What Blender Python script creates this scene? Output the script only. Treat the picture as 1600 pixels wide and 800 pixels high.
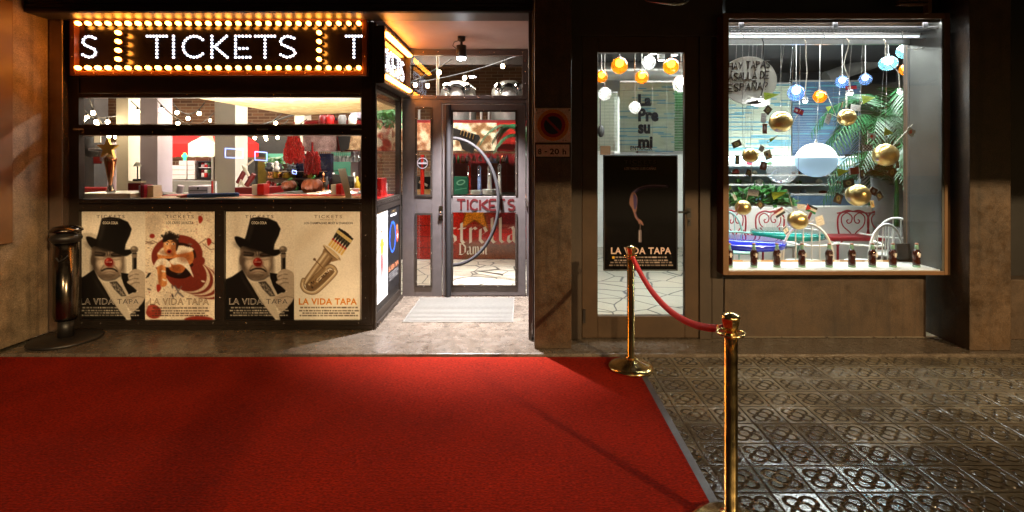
import bpy, bmesh, math, random
import numpy as np
from mathutils import Vector, Matrix, noise as mnoise
R = math.radians
random.seed(7)
for o in list(bpy.data.objects): bpy.data.objects.remove(o)
SC = bpy.context.scene
COL = SC.collection
# ---------------------------------------------------------------- camera, world, light, exposure
F, H, CX, CY = 792.0, 1.5, 815.0, 250.0          # focal length in photo pixels, eye height, vanishing point
cam = bpy.data.cameras.new('camera'); camo = bpy.data.objects.new('camera', cam); COL.objects.link(camo)
camo.location = (0, 0, H); camo.rotation_euler = (R(90), 0, 0)
cam.sensor_width = 36; cam.lens = 36*F/1600
cam.shift_x = -(CX-800)/1600; cam.shift_y = -(400-CY)/1600
cam.clip_start = .05; cam.clip_end = 400
SC.camera = camo
W = bpy.data.worlds.new('World'); SC.world = W; W.use_nodes = True
wn = W.node_tree
sky = wn.nodes.new('ShaderNodeTexSky'); sky.sky_type = 'NISHITA'; sky.sun_disc = False
sky.sun_elevation = R(4); sky.sun_rotation = R(140)
wn.links.new(sky.outputs[0], wn.nodes['Background'].inputs[0]); wn.nodes['Background'].inputs[1].default_value = .007
SC.view_settings.view_transform = 'Standard'; SC.view_settings.look = 'None'
SC.view_settings.exposure = 0; SC.view_settings.gamma = 1
SC.render.engine = 'CYCLES'
SC.cycles.use_denoising = True
SC.cycles.max_bounces = 10; SC.cycles.transparent_max_bounces = 16; SC.cycles.sample_clamp_indirect = 6; SC.cycles.caustics_reflective = False
STREET = dict(loc=(8.6, -8.2, 6.0), power=9500, color=(1, .70, .36))
STREET2 = dict(loc=(1.2, -11.0, 7.5), power=5200, color=(1, .68, .36))
def lamp(kind, name, loc, power, color, parent=None, radius=.05, target=None, cone=None, blend=.5):
    d = bpy.data.lights.new(name, kind); d.energy = power; d.color = color
    if kind in ('POINT', 'SPOT'): d.shadow_soft_size = radius
    if cone: d.spot_size = R(cone); d.spot_blend = blend
    o = bpy.data.objects.new(name, d); COL.objects.link(o)
    o.location = loc
    if target is not None: o.rotation_euler = (Vector(target)-Vector(loc)).to_track_quat('-Z', 'Y').to_euler()
    return o
# ---------------------------------------------------------------- pixel -> place
def X(px, d): return (px-CX)*d/F
def Z(py, d): return H-(py-CY)*d/F
def P(px, py, d): return (X(px, d), d, Z(py, d))
def S(n, d): return n*d/F                        # n photo pixels at distance d in metres
PLAT = .027
def lin(c):
    return tuple((v/12.92 if v <= .04045 else ((v+.055)/1.055)**2.4) for v in c)
def rgb(r, g, b): return lin((r/255, g/255, b/255))
# ---------------------------------------------------------------- materials
def nmat(name):
    m = bpy.data.materials.new(name); m.use_nodes = True
    nt = m.node_tree; return m, nt, nt.nodes['Principled BSDF']
def N(nt, kind, **kw):
    n = nt.nodes.new(kind)
    for k, v in kw.items(): setattr(n, k, v)
    return n
def L(nt, a, b): nt.links.new(a, b)
def pmat(name, col, rough=.5, metal=0, var=.18, scale=9, bump=0, bscale=60, spec=.5, coat=0, rvar=0.0, stretch=None):
    m, nt, b = nmat(name)
    b.inputs['Base Color'].default_value = (*col, 1); b.inputs['Roughness'].default_value = rough; b.inputs['Metallic'].default_value = metal
    b.inputs['Specular IOR Level'].default_value = spec; b.inputs['Coat Weight'].default_value = coat
    g = N(nt, 'ShaderNodeNewGeometry'); vec = g.outputs['Position']
    if stretch:
        mp = N(nt, 'ShaderNodeMapping'); mp.inputs['Scale'].default_value = stretch; L(nt, vec, mp.inputs[0]); vec = mp.outputs[0]
    if var or rvar:
        n = N(nt, 'ShaderNodeTexNoise'); n.inputs['Scale'].default_value = scale; n.inputs['Detail'].default_value = 6; n.inputs['Roughness'].default_value = .65
        L(nt, vec, n.inputs['Vector'])
        if var:
            mr = N(nt, 'ShaderNodeMapRange'); mr.inputs[1].default_value = .3; mr.inputs[2].default_value = .7
            mr.inputs[3].default_value = 1-var; mr.inputs[4].default_value = 1+var; L(nt, n.outputs[0], mr.inputs[0])
            mx = N(nt, 'ShaderNodeVectorMath', operation='SCALE'); mx.inputs[0].default_value = col; L(nt, mr.outputs[0], mx.inputs['Scale'])
            L(nt, mx.outputs[0], b.inputs['Base Color'])
        if rvar:
            mr2 = N(nt, 'ShaderNodeMapRange'); mr2.inputs[1].default_value = .3; mr2.inputs[2].default_value = .7
            mr2.inputs[3].default_value = max(.02, rough-rvar); mr2.inputs[4].default_value = min(1, rough+rvar); L(nt, n.outputs[0], mr2.inputs[0]); L(nt, mr2.outputs[0], b.inputs['Roughness'])
    if bump:
        n2 = N(nt, 'ShaderNodeTexNoise'); n2.inputs['Scale'].default_value = bscale; n2.inputs['Detail'].default_value = 4; L(nt, vec, n2.inputs['Vector'])
        bp = N(nt, 'ShaderNodeBump'); bp.inputs['Strength'].default_value = bump; bp.inputs['Distance'].default_value = .004
        L(nt, n2.outputs[0], bp.inputs['Height']); L(nt, bp.outputs[0], b.inputs['Normal'])
    return m
def emat(name, col, st, vary=0):
    m, nt, b = nmat(name); b.inputs['Base Color'].default_value = (*col, 1)
    b.inputs['Emission Color'].default_value = (*col, 1); b.inputs['Emission Strength'].default_value = st
    if vary:
        oi = N(nt, 'ShaderNodeObjectInfo'); mr = N(nt, 'ShaderNodeMapRange'); mr.inputs[3].default_value = st*(1-vary); mr.inputs[4].default_value = st*(1+vary); L(nt, oi.outputs['Random'], mr.inputs[0]); L(nt, mr.outputs[0], b.inputs['Emission Strength'])
    return m
def glassmat(name, tint=(1, 1, 1), ior=1.5, rough=0.0, milk=0):
    m, nt, b = nmat(name); nt.nodes.remove(b)
    t = N(nt, 'ShaderNodeBsdfTransparent'); t.inputs[0].default_value = (*tint, 1)
    g = N(nt, 'ShaderNodeBsdfGlossy'); g.inputs['Roughness'].default_value = rough
    fr = N(nt, 'ShaderNodeFresnel'); ge = N(nt, 'ShaderNodeNewGeometry'); mr = N(nt, 'ShaderNodeMapRange'); mr.inputs[3].default_value = ior; mr.inputs[4].default_value = 1/ior; L(nt, ge.outputs['Backfacing'], mr.inputs[0]); L(nt, mr.outputs[0], fr.inputs[0])
    mx = N(nt, 'ShaderNodeMixShader'); L(nt, fr.outputs[0], mx.inputs[0]); L(nt, t.outputs[0], mx.inputs[1]); L(nt, g.outputs[0], mx.inputs[2])
    out = mx.outputs[0]
    if milk:
        tr = N(nt, 'ShaderNodeBsdfTranslucent'); tr.inputs[0].default_value = (*tint, 1); m2 = N(nt, 'ShaderNodeMixShader'); m2.inputs[0].default_value = milk
        L(nt, out, m2.inputs[1]); L(nt, tr.outputs[0], m2.inputs[2]); out = m2.outputs[0]
    L(nt, out, nt.nodes['Material Output'].inputs[0]); return m
def printmat(name, rough=.45, spec=.4):
    m, nt, b = nmat(name); a = N(nt, 'ShaderNodeAttribute'); a.attribute_name = 'Col'
    L(nt, a.outputs['Color'], b.inputs['Base Color']); b.inputs['Roughness'].default_value = rough; b.inputs['Specular IOR Level'].default_value = spec
    return m
def stone_mat(name, col, rough, speck, sc=1.0, amp=1.0):              # speckled stone with stains and splash dirt of its own
    m, nt, b = nmat(name); g = N(nt, 'ShaderNodeNewGeometry'); P0 = g.outputs['Position']
    def noise(scale, det, rgh=.6): n = N(nt, 'ShaderNodeTexNoise'); n.inputs['Scale'].default_value = scale; n.inputs['Detail'].default_value = det; n.inputs['Roughness'].default_value = rgh; L(nt, P0, n.inputs['Vector']); return n
    def ramp(src, a, b_, va, vb): r = N(nt, 'ShaderNodeMapRange'); r.inputs[1].default_value = a; r.inputs[2].default_value = b_; r.inputs[3].default_value = va; r.inputs[4].default_value = vb; L(nt, src, r.inputs[0]); return r.outputs[0]
    def mul(x, y): q = N(nt, 'ShaderNodeMath', operation='MULTIPLY'); L(nt, x, q.inputs[0]); L(nt, y, q.inputs[1]); return q.outputs[0]
    big, mid, fine = noise(1.7*sc, 7, .7), noise(9*sc, 6), noise(120, 3)
    f = mul(mul(ramp(big.outputs[0], .35, .65, 1-.38*amp, 1+.35*amp), ramp(mid.outputs[0], .3, .7, 1-.22*amp, 1+.2*amp)), ramp(fine.outputs[0], .3, .7, 1-speck, 1+speck))
    mp = N(nt, 'ShaderNodeMapping'); mp.inputs['Scale'].default_value = (14, 14, .8); L(nt, P0, mp.inputs[0]); st = N(nt, 'ShaderNodeTexNoise'); st.inputs['Scale'].default_value = 1; st.inputs['Detail'].default_value = 5; L(nt, mp.outputs[0], st.inputs['Vector']); f = mul(f, ramp(st.outputs[0], .52, .68, 1, .62))
    v = N(nt, 'ShaderNodeVectorMath', operation='SCALE'); v.inputs[0].default_value = col; L(nt, f, v.inputs['Scale'])
    vo = N(nt, 'ShaderNodeTexVoronoi'); vo.inputs['Scale'].default_value = 95; L(nt, P0, vo.inputs['Vector']); mx = N(nt, 'ShaderNodeMix', data_type='RGBA'); L(nt, ramp(vo.outputs['Distance'], .10, .16, .75, 0), mx.inputs['Factor']); L(nt, v.outputs[0], mx.inputs['A']); mx.inputs['B'].default_value = (col[0]*2.6, col[1]*2.6, col[2]*2.5, 1)
    L(nt, mx.outputs['Result'], b.inputs['Base Color']); L(nt, ramp(mid.outputs[0], .3, .7, max(.05, rough-.14), rough+.12), b.inputs['Roughness'])
    bp = N(nt, 'ShaderNodeBump'); bp.inputs['Strength'].default_value = .4; bp.inputs['Distance'].default_value = .003; L(nt, fine.outputs[0], bp.inputs['Height']); L(nt, bp.outputs[0], b.inputs['Normal'])
    return m
M = {}
# ---------------------------------------------------------------- objects
OFF = {}
def tag(o, label=None, cat=None, group=None, kind=None):
    if label: o['label'] = label
    if cat: o['category'] = cat
    if group: o['group'] = group
    if kind: o['kind'] = kind
    return o
def thing(name, label, cat, loc=(0, 0, 0), group=None):
    o = bpy.data.objects.new(name, None); COL.objects.link(o); o.location = loc; o.empty_display_size = .1
    OFF[o.name] = Vector(loc); return tag(o, label, cat, group)
class MB:
    def __init__(s): s.v = []; s.f = []; s.m = []; s.sm = []; s.c = []; s.col = None
    def add(s, vs, fs, mi=0, smooth=False):
        b = len(s.v); s.v.extend([tuple(p) for p in vs]); s.c.extend([s.col or (1, 1, 1)]*len(vs))
        for f in fs: s.f.append([i+b for i in f]); s.m.append(mi); s.sm.append(smooth)
        return s
    def box(s, x0, x1, y0, y1, z0, z1, mi=0):
        x0, x1 = sorted((x0, x1)); y0, y1 = sorted((y0, y1)); z0, z1 = sorted((z0, z1))
        v = [(x, y, z) for x in (x0, x1) for y in (y0, y1) for z in (z0, z1)]
        return s.add(v, [(0, 1, 3, 2), (4, 6, 7, 5), (0, 4, 5, 1), (2, 3, 7, 6), (0, 2, 6, 4), (1, 5, 7, 3)], mi)
    def pbox(s, px0, px1, py0, py1, d0, d1, mi=0):     # a box given by its front face in photo pixels
        return s.box(X(px0, d0), X(px1, d0), d0, d1, Z(py1, d0), Z(py0, d0), mi)
    def quad(s, a, b, c, d, mi=0): return s.add([a, b, c, d], [(0, 1, 2, 3)], mi)
    def tube(s, pts, r, seg=8, mi=0, caps=True, smooth=True):
        pts = [Vector(p) for p in pts]; n = len(pts); rs = r if isinstance(r, (list, tuple)) else [r]*n
        vs = []; fs = []; up = None
        for i, p in enumerate(pts):
            t = (pts[min(i+1, n-1)]-pts[max(i-1, 0)])
            if t.length < 1e-9: t = Vector((0, 0, 1))
            t.normalize()
            if up is None:
                up = t.orthogonal().normalized()
            else:
                up = (up-t*up.dot(t)); up = up.normalized() if up.length > 1e-6 else t.orthogonal().normalized()
            w = t.cross(up)
            for k in range(seg):
                a = 2*math.pi*k/seg; vs.append(p+(up*math.cos(a)+w*math.sin(a))*rs[i])
        for i in range(n-1):
            for k in range(seg): fs.append((i*seg+k, i*seg+(k+1) % seg, (i+1)*seg+(k+1) % seg, (i+1)*seg+k))
        s.add(vs, fs, mi, smooth)
        if caps: s.add(vs[:seg], [tuple(range(seg))[::-1]], mi); s.add(vs[-seg:], [tuple(range(seg))], mi)
        return s
    def lathe(s, prof, c=(0, 0, 0), seg=24, mi=0, axis='z', smooth=True, lean=(0, 0)):
        vs = []; fs = []; n = len(prof)
        for (r, h) in prof:
            for k in range(seg):
                a = 2*math.pi*k/seg; u, w = r*math.cos(a), r*math.sin(a)
                if axis == 'z': vs.append((c[0]+u+lean[0]*h, c[1]+w+lean[1]*h, c[2]+h))
                elif axis == 'y': vs.append((c[0]+u, c[1]+h, c[2]+w))
                else: vs.append((c[0]+h, c[1]+u, c[2]+w))
        for i in range(n-1):
            for k in range(seg): fs.append((i*seg+k, i*seg+(k+1) % seg, (i+1)*seg+(k+1) % seg, (i+1)*seg+k))
        fs.append(tuple(range(seg))[::-1]); fs.append(tuple((n-1)*seg+k for k in range(seg)))
        return s.add(vs, fs, mi, smooth)
    def ball(s, c, r, seg=20, rings=12, mi=0, sc=(1, 1, 1), rot=None):
        vs = []; fs = []
        for i in range(1, rings):
            th = math.pi*i/rings
            for k in range(seg):
                a = 2*math.pi*k/seg; vs.append(Vector((r*sc[0]*math.sin(th)*math.cos(a), r*sc[1]*math.sin(th)*math.sin(a), r*sc[2]*math.cos(th))))
        vs.append(Vector((0, 0, r*sc[2]))); vs.append(Vector((0, 0, -r*sc[2])))
        if rot: vs = [rot @ v for v in vs]
        vs = [v+Vector(c) for v in vs]
        for i in range(rings-2):
            for k in range(seg): fs.append((i*seg+k, (i+1)*seg+k, (i+1)*seg+(k+1) % seg, i*seg+(k+1) % seg))
        t, b = len(vs)-2, len(vs)-1
        for k in range(seg):
            fs.append((t, k, (k+1) % seg)); fs.append((b, (rings-2)*seg+(k+1) % seg, (rings-2)*seg+k))
        return s.add(vs, fs, mi, True)
    def prism(s, poly, d0, d1, mi=0):                  # polygon of (x, z), extruded along y
        n = len(poly); v = [(x, d0, z) for x, z in poly]+[(x, d1, z) for x, z in poly]
        return s.add(v, [tuple(range(n)), tuple(range(2*n-1, n-1, -1))]+[(i, i+n, (i+1) % n+n, (i+1) % n) for i in range(n)], mi)
    def slab(s, poly, z0, z1, mi=0):                   # polygon of (x, y), extruded along z
        n = len(poly); v = [(x, y, z0) for x, y in poly]+[(x, y, z1) for x, y in poly]
        return s.add(v, [tuple(range(n))[::-1], tuple(range(n, 2*n))]+[(i, (i+1) % n, (i+1) % n+n, i+n) for i in range(n)], mi)
    def frame(s, px0, px1, py0, py1, w, d0, d1, mi=0, sides='lrtb'):   # a picture-frame of four bars, w photo pixels wide, outside its opening
        wl, wr, wt, wb = [w if k in sides else 0 for k in 'lrtb']
        if wt: s.pbox(px0-wl, px1+wr, py0-wt, py0, d0, d1, mi)
        if wb: s.pbox(px0-wl, px1+wr, py1, py1+wb, d0, d1, mi)
        if wl: s.pbox(px0-wl, px0, py0, py1, d0, d1, mi)
        if wr: s.pbox(px1, px1+wr, py0, py1, d0, d1, mi)
        return s
    def rivets(s, pts, r=.006, mi=0):
        for p in pts: s.ball(p, r, 8, 6, mi, (1, .6, 1))
        return s
    def build(s, name, mats, parent=None, bevel=0, loc=None):
        me = bpy.data.meshes.new(name)
        off = OFF[parent.name] if parent is not None else Vector(loc) if loc is not None else Vector((0, 0, 0))
        if parent is None and loc is None and s.v:
            a = np.array(s.v); off = Vector(((a[:, 0].min()+a[:, 0].max())/2, (a[:, 1].min()+a[:, 1].max())/2, a[:, 2].min()))
        me.from_pydata([Vector(p)-off for p in s.v], [], s.f)
        mats = mats if isinstance(mats, (list, tuple)) else [mats]
        for m in mats: me.materials.append(M[m] if isinstance(m, str) else m)
        me.polygons.foreach_set('material_index', s.m); me.polygons.foreach_set('use_smooth', s.sm)
        if any(c != (1, 1, 1) for c in s.c):
            at = me.color_attributes.new('Col', 'FLOAT_COLOR', 'POINT')
            at.data.foreach_set('color', np.array([(*c, 1) for c in s.c], dtype=np.float32).ravel())
        bm = bmesh.new(); bm.from_mesh(me); bmesh.ops.recalc_face_normals(bm, faces=bm.faces); bm.to_mesh(me); bm.free()
        me.update()
        o = bpy.data.objects.new(name, me); COL.objects.link(o)
        if parent is not None: o.parent = parent
        else: o.location = off
        OFF[o.name] = off
        if bevel:
            b = o.modifiers.new('bevel', 'BEVEL'); b.width = bevel; b.segments = 2; b.limit_method = 'ANGLE'; b.angle_limit = R(50)
        return o
def solo(mb, name, mats, label, cat, group=None, bevel=0, kind=None):
    return tag(mb.build(name, mats, None, bevel), label, cat, group, kind)
def struct(mb, name, mats, bevel=0): return tag(mb.build(name, mats, None, bevel), kind='structure')
def copy_tree(o, parent=None):
    c = o.copy(); COL.objects.link(c); c.parent = parent
    for ch in o.children: copy_tree(ch, c)
    return c
# ---------------------------------------------------------------- lettering
_txt = {}
def txt2d(s, bold=0.0, spacing=1.0):
    k = (s, bold, spacing)
    if k not in _txt:
        cu = bpy.data.curves.new('lettering', 'FONT'); cu.body = s; cu.offset = bold; cu.resolution_u = 3; cu.space_character = spacing
        ob = bpy.data.objects.new('lettering', cu); COL.objects.link(ob)
        dg = bpy.context.evaluated_depsgraph_get(); me = bpy.data.meshes.new_from_object(ob.evaluated_get(dg))
        v = np.array([(p.co.x, p.co.y) for p in me.vertices]); f = [tuple(p.vertices) for p in me.polygons]
        bpy.data.objects.remove(ob); bpy.data.meshes.remove(me); bpy.data.curves.remove(cu)
        lo, hi = v.min(0), v.max(0); v = (v-lo)/(hi-lo); v[:, 1] = 1-v[:, 1]
        _txt[k] = (v, f)
    return _txt[k]
GL = {   # stroke letters in a unit box, y down
 'T': [[(0, 0), (1, 0)], [(.5, 0), (.5, 1)]], 'I': [[(.5, 0), (.5, 1)]],
 'C': [[(.5+.5*math.cos(R(a)), .5+.5*math.sin(R(a))) for a in range(-42, -319, -12)]],
 'K': [[(0, 0), (0, 1)], [(.95, 0), (.18, .5)], [(.18, .5), (1, 1)]],
 'E': [[(0, 0), (0, 1)], [(0, 0), (1, 0)], [(0, .58), (.8, .58)], [(0, 1), (1, 1)]],
 'S': [[(.93, .1), (.6, 0), (.25, .05), (.08, .22), (.15, .38), (.5, .5), (.88, .62), (1, .8), (.82, .96), (.45, 1), (.1, .88)]],
 'H': [[(0, 0), (0, 1)], [(1, 0), (1, 1)], [(0, .5), (1, .48)]], 'A': [[(0, 1), (.5, 0), (1, 1)], [(.2, .65), (.8, .62)]],
 'Y': [[(0, 0), (.5, .5)], [(1, 0), (.35, 1)]], 'P': [[(0, 1), (.05, 0), (.8, .08), (.9, .35), (.05, .52)]], 'M': [[(0, 1), (.1, 0), (.5, .7), (.9, 0), (1, 1)]],
 'L': [[(0, 0), (0, 1), (.9, 1)]], 'D': [[(0, 0), (0, 1), (.6, .92), (1, .5), (.6, .06), (0, 0)]], 'N': [[(0, 1), (0, 0), (1, 1), (1, 0)]],
 'Á': [[(0, 1), (.5, 0), (1, 1)], [(.2, .65), (.8, .62)], [(.5, -.15), (.75, -.35)]], 'Ñ': [[(0, 1), (0, 0), (1, 1), (1, 0)], [(.2, -.15), (.45, -.28), (.6, -.16), (.9, -.28)]],
 '?': [[(.1, .2), (.4, 0), (.8, .15), (.75, .4), (.45, .55), (.45, .72)], [(.45, .95), (.46, 1)]],
}
def resample(pts, step):
    pts = [np.array(p, float) for p in pts]; seg = [np.linalg.norm(b-a) for a, b in zip(pts, pts[1:])]; tot = sum(seg); n = max(1, round(tot/step)); out = []
    for i in range(n+1):
        t = tot*i/n; k = 0
        while k < len(seg)-1 and t > seg[k]: t -= seg[k]; k += 1
        out.append(pts[k]+(pts[k+1]-pts[k])*min(1, t/max(seg[k], 1e-9)))
    return out
def smooth(pts, n=6, closed=True):
    p = [np.array(q, float) for q in pts]; m = len(p); out = []
    for i in range(m if closed else m-1):
        a, b, c, d = (p[(i-1) % m], p[i], p[(i+1) % m], p[(i+2) % m]) if closed else (p[max(i-1, 0)], p[i], p[i+1], p[min(i+2, m-1)])
        for k in range(n):
            t = k/n; out.append(tuple(.5*((2*b)+(c-a)*t+(2*a-5*b+4*c-d)*t*t+(3*b-a-3*c+d)*t**3)))
    if not closed: out.append(tuple(p[-1]))
    return out
# ---------------------------------------------------------------- printed things: a picture painted cell by cell on a fine sheet
class Print:
    def __init__(s, x0, y0, x1, y1, step, bg, seed=1):
        s.b = (x0, y0, x1, y1); s.nx = int(round((x1-x0)/step)); s.ny = int(round((y1-y0)/step))
        s.X, s.Y = np.meshgrid(np.linspace(x0, x1, s.nx+1), np.linspace(y0, y1, s.ny+1)); s.step = step
        s.C = np.ones((s.ny+1, s.nx+1, 3))*(np.array(bg)/255.); s.T = []; s.rng = np.random.default_rng(seed)
    def mixin(s, a, col, alpha=1): a = np.clip(a, 0, 1)[..., None]*alpha; s.C = s.C*(1-a)+(np.array(col)/255.)*a; return s
    def sd(s, pts, closed=True):
        d = np.full(s.X.shape, 1e9); ins = np.zeros(s.X.shape, bool); n = len(pts)
        for i in range(n if closed else n-1):
            (ax, ay), (bx, by) = pts[i], pts[(i+1) % n]; ex, ey = bx-ax, by-ay; l2 = ex*ex+ey*ey+1e-12
            t = np.clip(((s.X-ax)*ex+(s.Y-ay)*ey)/l2, 0, 1); d = np.minimum(d, np.hypot(s.X-ax-t*ex, s.Y-ay-t*ey))
            if closed:
                c = (ay > s.Y) != (by > s.Y)
                with np.errstate(divide='ignore', invalid='ignore'): ins ^= c & (s.X < (bx-ax)*(s.Y-ay)/(by-ay+1e-12)+ax)
        return np.where(ins, -d, d) if closed else d
    def poly(s, pts, col, alpha=1, soft=None, curve=False, noise=0):
        if curve: pts = smooth(pts)
        soft = soft or s.step; d = s.sd(pts)
        if noise: d = d+s.rng.normal(0, noise, d.shape)
        return s.mixin(.5-d/soft, col, alpha)
    def ell(s, cx, cy, rx, ry, col, rot=0, alpha=1, soft=None):
        soft = soft or s.step; a = R(rot); u = (s.X-cx)*math.cos(a)+(s.Y-cy)*math.sin(a); v = -(s.X-cx)*math.sin(a)+(s.Y-cy)*math.cos(a)
        r = np.sqrt((u/rx)**2+(v/ry)**2); return s.mixin(.5-(r-1)*min(rx, ry)/soft, col, alpha)
    def line(s, pts, w, col, alpha=1, soft=None, curve=False):
        if curve: pts = smooth(pts, closed=False)
        return s.mixin(.5-(s.sd(pts, False)-w/2)/(soft or s.step), col, alpha)
    def nib(s, pts, nx, ny, col, curve=False):
        if curve: pts = smooth(pts, 5, False)
        for (ax, ay), (bx, by) in zip(pts, pts[1:]):
            q = [(ax-nx, ay-ny), (ax+nx, ay+ny), (bx+nx, by+ny), (bx-nx, by-ny)]; s.poly(q, col)
        return s
    def grain(s, amt, blur=0):
        n = s.rng.normal(0, 1, s.X.shape)
        for _ in range(blur): n = (n+np.roll(n, 1, 0)+np.roll(n, -1, 0)+np.roll(n, 1, 1)+np.roll(n, -1, 1))/5*1.7
        s.C = np.clip(s.C*(1+amt*n[..., None]), 0, 1); return s
    def soften(s, n):
        for _ in range(n): q = np.pad(s.C, ((1, 1), (1, 1), (0, 0)), 'edge'); s.C = (2*s.C+q[:-2, 1:-1]+q[2:, 1:-1]+q[1:-1, :-2]+q[1:-1, 2:])/6
        return s
    def letters(s, st, x0, x1, y0, y1, col, bold=0, spacing=1.0, lift=1.0): s.T.append((st, x0, x1, y0, y1, col, bold, spacing, lift)); return s
    def dashes(s, x0, x1, y0, y1, col, seed=3):         # fine print too small to read
        r = random.Random(seed); x = x0
        while x < x1:
            w = r.uniform(.02, .09)*(x1-x0); e = min(x+w, x1); s.poly([(x, y0), (e, y0), (e, y1), (x, y1)], col, r.uniform(.55, .95)); x = e+.012*(x1-x0)*r.uniform(.6, 1.6)
        return s
    def mesh(s, O, U, V, back=.004):
        O, U, V = Vector(O), Vector(U), Vector(V); n = U.cross(V).normalized(); mb = MB()
        fx = (s.X-s.b[0])/(s.b[2]-s.b[0]); fy = (s.Y-s.b[1])/(s.b[3]-s.b[1])
        p = np.array(O)+fx[..., None]*np.array(U)+fy[..., None]*np.array(V)
        lc = np.where(s.C <= .04045, s.C/12.92, ((np.clip(s.C, 0, 1)+.055)/1.055)**2.4)
        w = s.nx+1; mb.v = [tuple(q) for q in p.reshape(-1, 3)]; mb.c = [tuple(q) for q in lc.reshape(-1, 3)]
        mb.f = [[j*w+i, j*w+i+1, (j+1)*w+i+1, (j+1)*w+i] for j in range(s.ny) for i in range(s.nx)]
        if back:                                        # the sheet's own thickness
            a = [O, O+U, O+U+V, O+V]; e = n*back; mb.col = tuple(lc[0, 0]); mb.add([*a, *[q+e for q in a]], [(4, 5, 6, 7), (0, 1, 5, 4), (1, 2, 6, 5), (2, 3, 7, 6), (3, 0, 4, 7)])
        for (st, x0, x1, y0, y1, col, bold, sp, lift) in s.T:
            v, f = txt2d(st, bold, sp); mb.col = tuple(lin(tuple(c/255 for c in col)))
            tx = (x0+v[:, 0]*(x1-x0)-s.b[0])/(s.b[2]-s.b[0]); ty = (y0+v[:, 1]*(y1-y0)-s.b[1])/(s.b[3]-s.b[1])
            mb.add([O+U*a+V*b-n*.0007*lift for a, b in zip(tx, ty)], f)
        mb.m = [0]*len(mb.f); mb.sm = [False]*len(mb.f); return mb
    def front(s, px0, px1, py0, py1, d, back=.004):     # facing the street at distance d
        return s.mesh(P(px0, py0, d), (X(px1, d)-X(px0, d), 0, 0), (0, 0, Z(py1, d)-Z(py0, d)), back)
# ================================================================ materials of the place
M['frame'] = pmat('dark_bronze_metal', rgb(52, 44, 38), .42, .55, .15, 14, .15, 90)
M['frame_light'] = pmat('grey_steel_frame', rgb(92, 84, 82), .42, .6, .12, 10, .06, 80)
M['black'] = pmat('black_paint', rgb(24, 21, 19), .45, 0, .2, 12)
M['rivet'] = pmat('rivet_steel', rgb(190, 180, 168), .25, 1, 0)
M['stone'] = stone_mat('speckled_brown_stone', rgb(64, 48, 32), .5, .35)
M['stone_grey'] = stone_mat('rough_grey_brown_stone', rgb(124, 106, 84), .5, .4, 1.3)
M['ink'] = pmat('matt_black_ink', rgb(10, 10, 12), .9, 0, 0, spec=.1)
M['stone_fine'] = stone_mat('flamed_granite', rgb(68, 51, 34), .45, .4, 1.6)
M['panel_brown'] = pmat('brown_panel', rgb(104, 74, 46), .4, 0, .1, 5)
M['pilaster'] = pmat('brushed_pilaster', rgb(150, 130, 116), .25, .85, .08, 6)
M['dark_wall'] = pmat('dark_cladding', rgb(54, 42, 30), .55, 0, .2, 6, .2, 50)
M['door_wood'] = pmat('brown_door_metal', rgb(66, 48, 30), .5, .2, .2, 5, .1, 70)
M['soffit'] = pmat('soffit_board', rgb(170, 150, 146), .6, 0, .06, 4)
M['threshold'] = stone_mat('polished_speckled_stone', rgb(88, 78, 68), .26, .45, 1.0, .35)
M['brass'] = pmat('polished_brass', (.80, .58, .24), .17, 1, .10, 14, rvar=.06)
M['rope'] = pmat('red_rope_velvet', rgb(196, 26, 20), .75, 0, .12, 40, .4, 160)
M['steel'] = pmat('brushed_steel', rgb(196, 192, 186), .28, .75, .08, 20)
M['chrome'] = pmat('chrome', rgb(215, 215, 215), .1, 1, 0)
M['white'] = pmat('white_paint', rgb(232, 230, 222), .5, 0, .04, 5)
M['cream'] = pmat('cream_paint', rgb(235, 226, 208), .55, 0, .05, 5)
M['lilac'] = pmat('lilac_paint', rgb(205, 192, 208), .55, 0, .04, 5)
M['grey'] = pmat('mid_grey', rgb(128, 124, 120), .5, 0, .08, 8)
M['dark_grey'] = pmat('dark_grey', rgb(58, 56, 56), .55, 0, .15, 8)
M['ceil_dark'] = pmat('dark_ceiling', rgb(52, 46, 44), .7, 0, .2, 4)
M['red'] = pmat('red_paint', rgb(196, 22, 18), .45, 0, .1, 8)
M['dark_red'] = pmat('dark_red_paint', rgb(120, 14, 16), .4, 0, .15, 8)
M['red_cloth'] = pmat('red_awning_cloth', rgb(200, 20, 20), .7, 0, .1, 6)
M['white_cloth'] = pmat('white_awning_cloth', rgb(236, 228, 210), .75, 0, .06, 6)
M['wood'] = pmat('pale_wood', rgb(216, 168, 108), .4, 0, .2, 5, stretch=(.4, 6, 6))
M['gold'] = pmat('gold_leaf', (.88, .62, .24), .28, 1, .16, 18, .3, 60)
M['glass'] = glassmat('window_glass')
M['globe_clear'] = glassmat('clear_globe_glass', (.97, .98, .98), 1.45, 0, .14)
M['globe_amber'] = glassmat('amber_globe_glass', (.95, .42, .04), 1.45, 0, .16)
M['globe_blue'] = glassmat('blue_globe_glass', (.30, .52, .98), 1.45, 0, .14)
M['globe_teal'] = glassmat('teal_globe_glass', (.40, .82, .95), 1.45, 0, .14)
M['bulb_amber'] = emat('lit_amber_bulb', (1, .62, .22), 34, .25)
M['bulb_amber'].node_tree.nodes['Principled BSDF'].inputs['Emission Color'].default_value = (1, .31, .035, 1)
M['led'] = emat('lit_white_led', (.74, .82, 1), 4)
M['bulb_warm'] = emat('lit_warm_bulb', (1, .78, .46), 70)
M['bulb_white'] = emat('lit_white_bulb', (1, .97, .92), 22)
M['tube_white'] = emat('lit_ceiling_panel', (.91, 1, .97), 58)
M['tube_bar'] = emat('lit_bar_panel', (1, .97, .92), 95); M['tube_warm'] = emat('lit_warm_panel', (1, .90, .74), 75)
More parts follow.
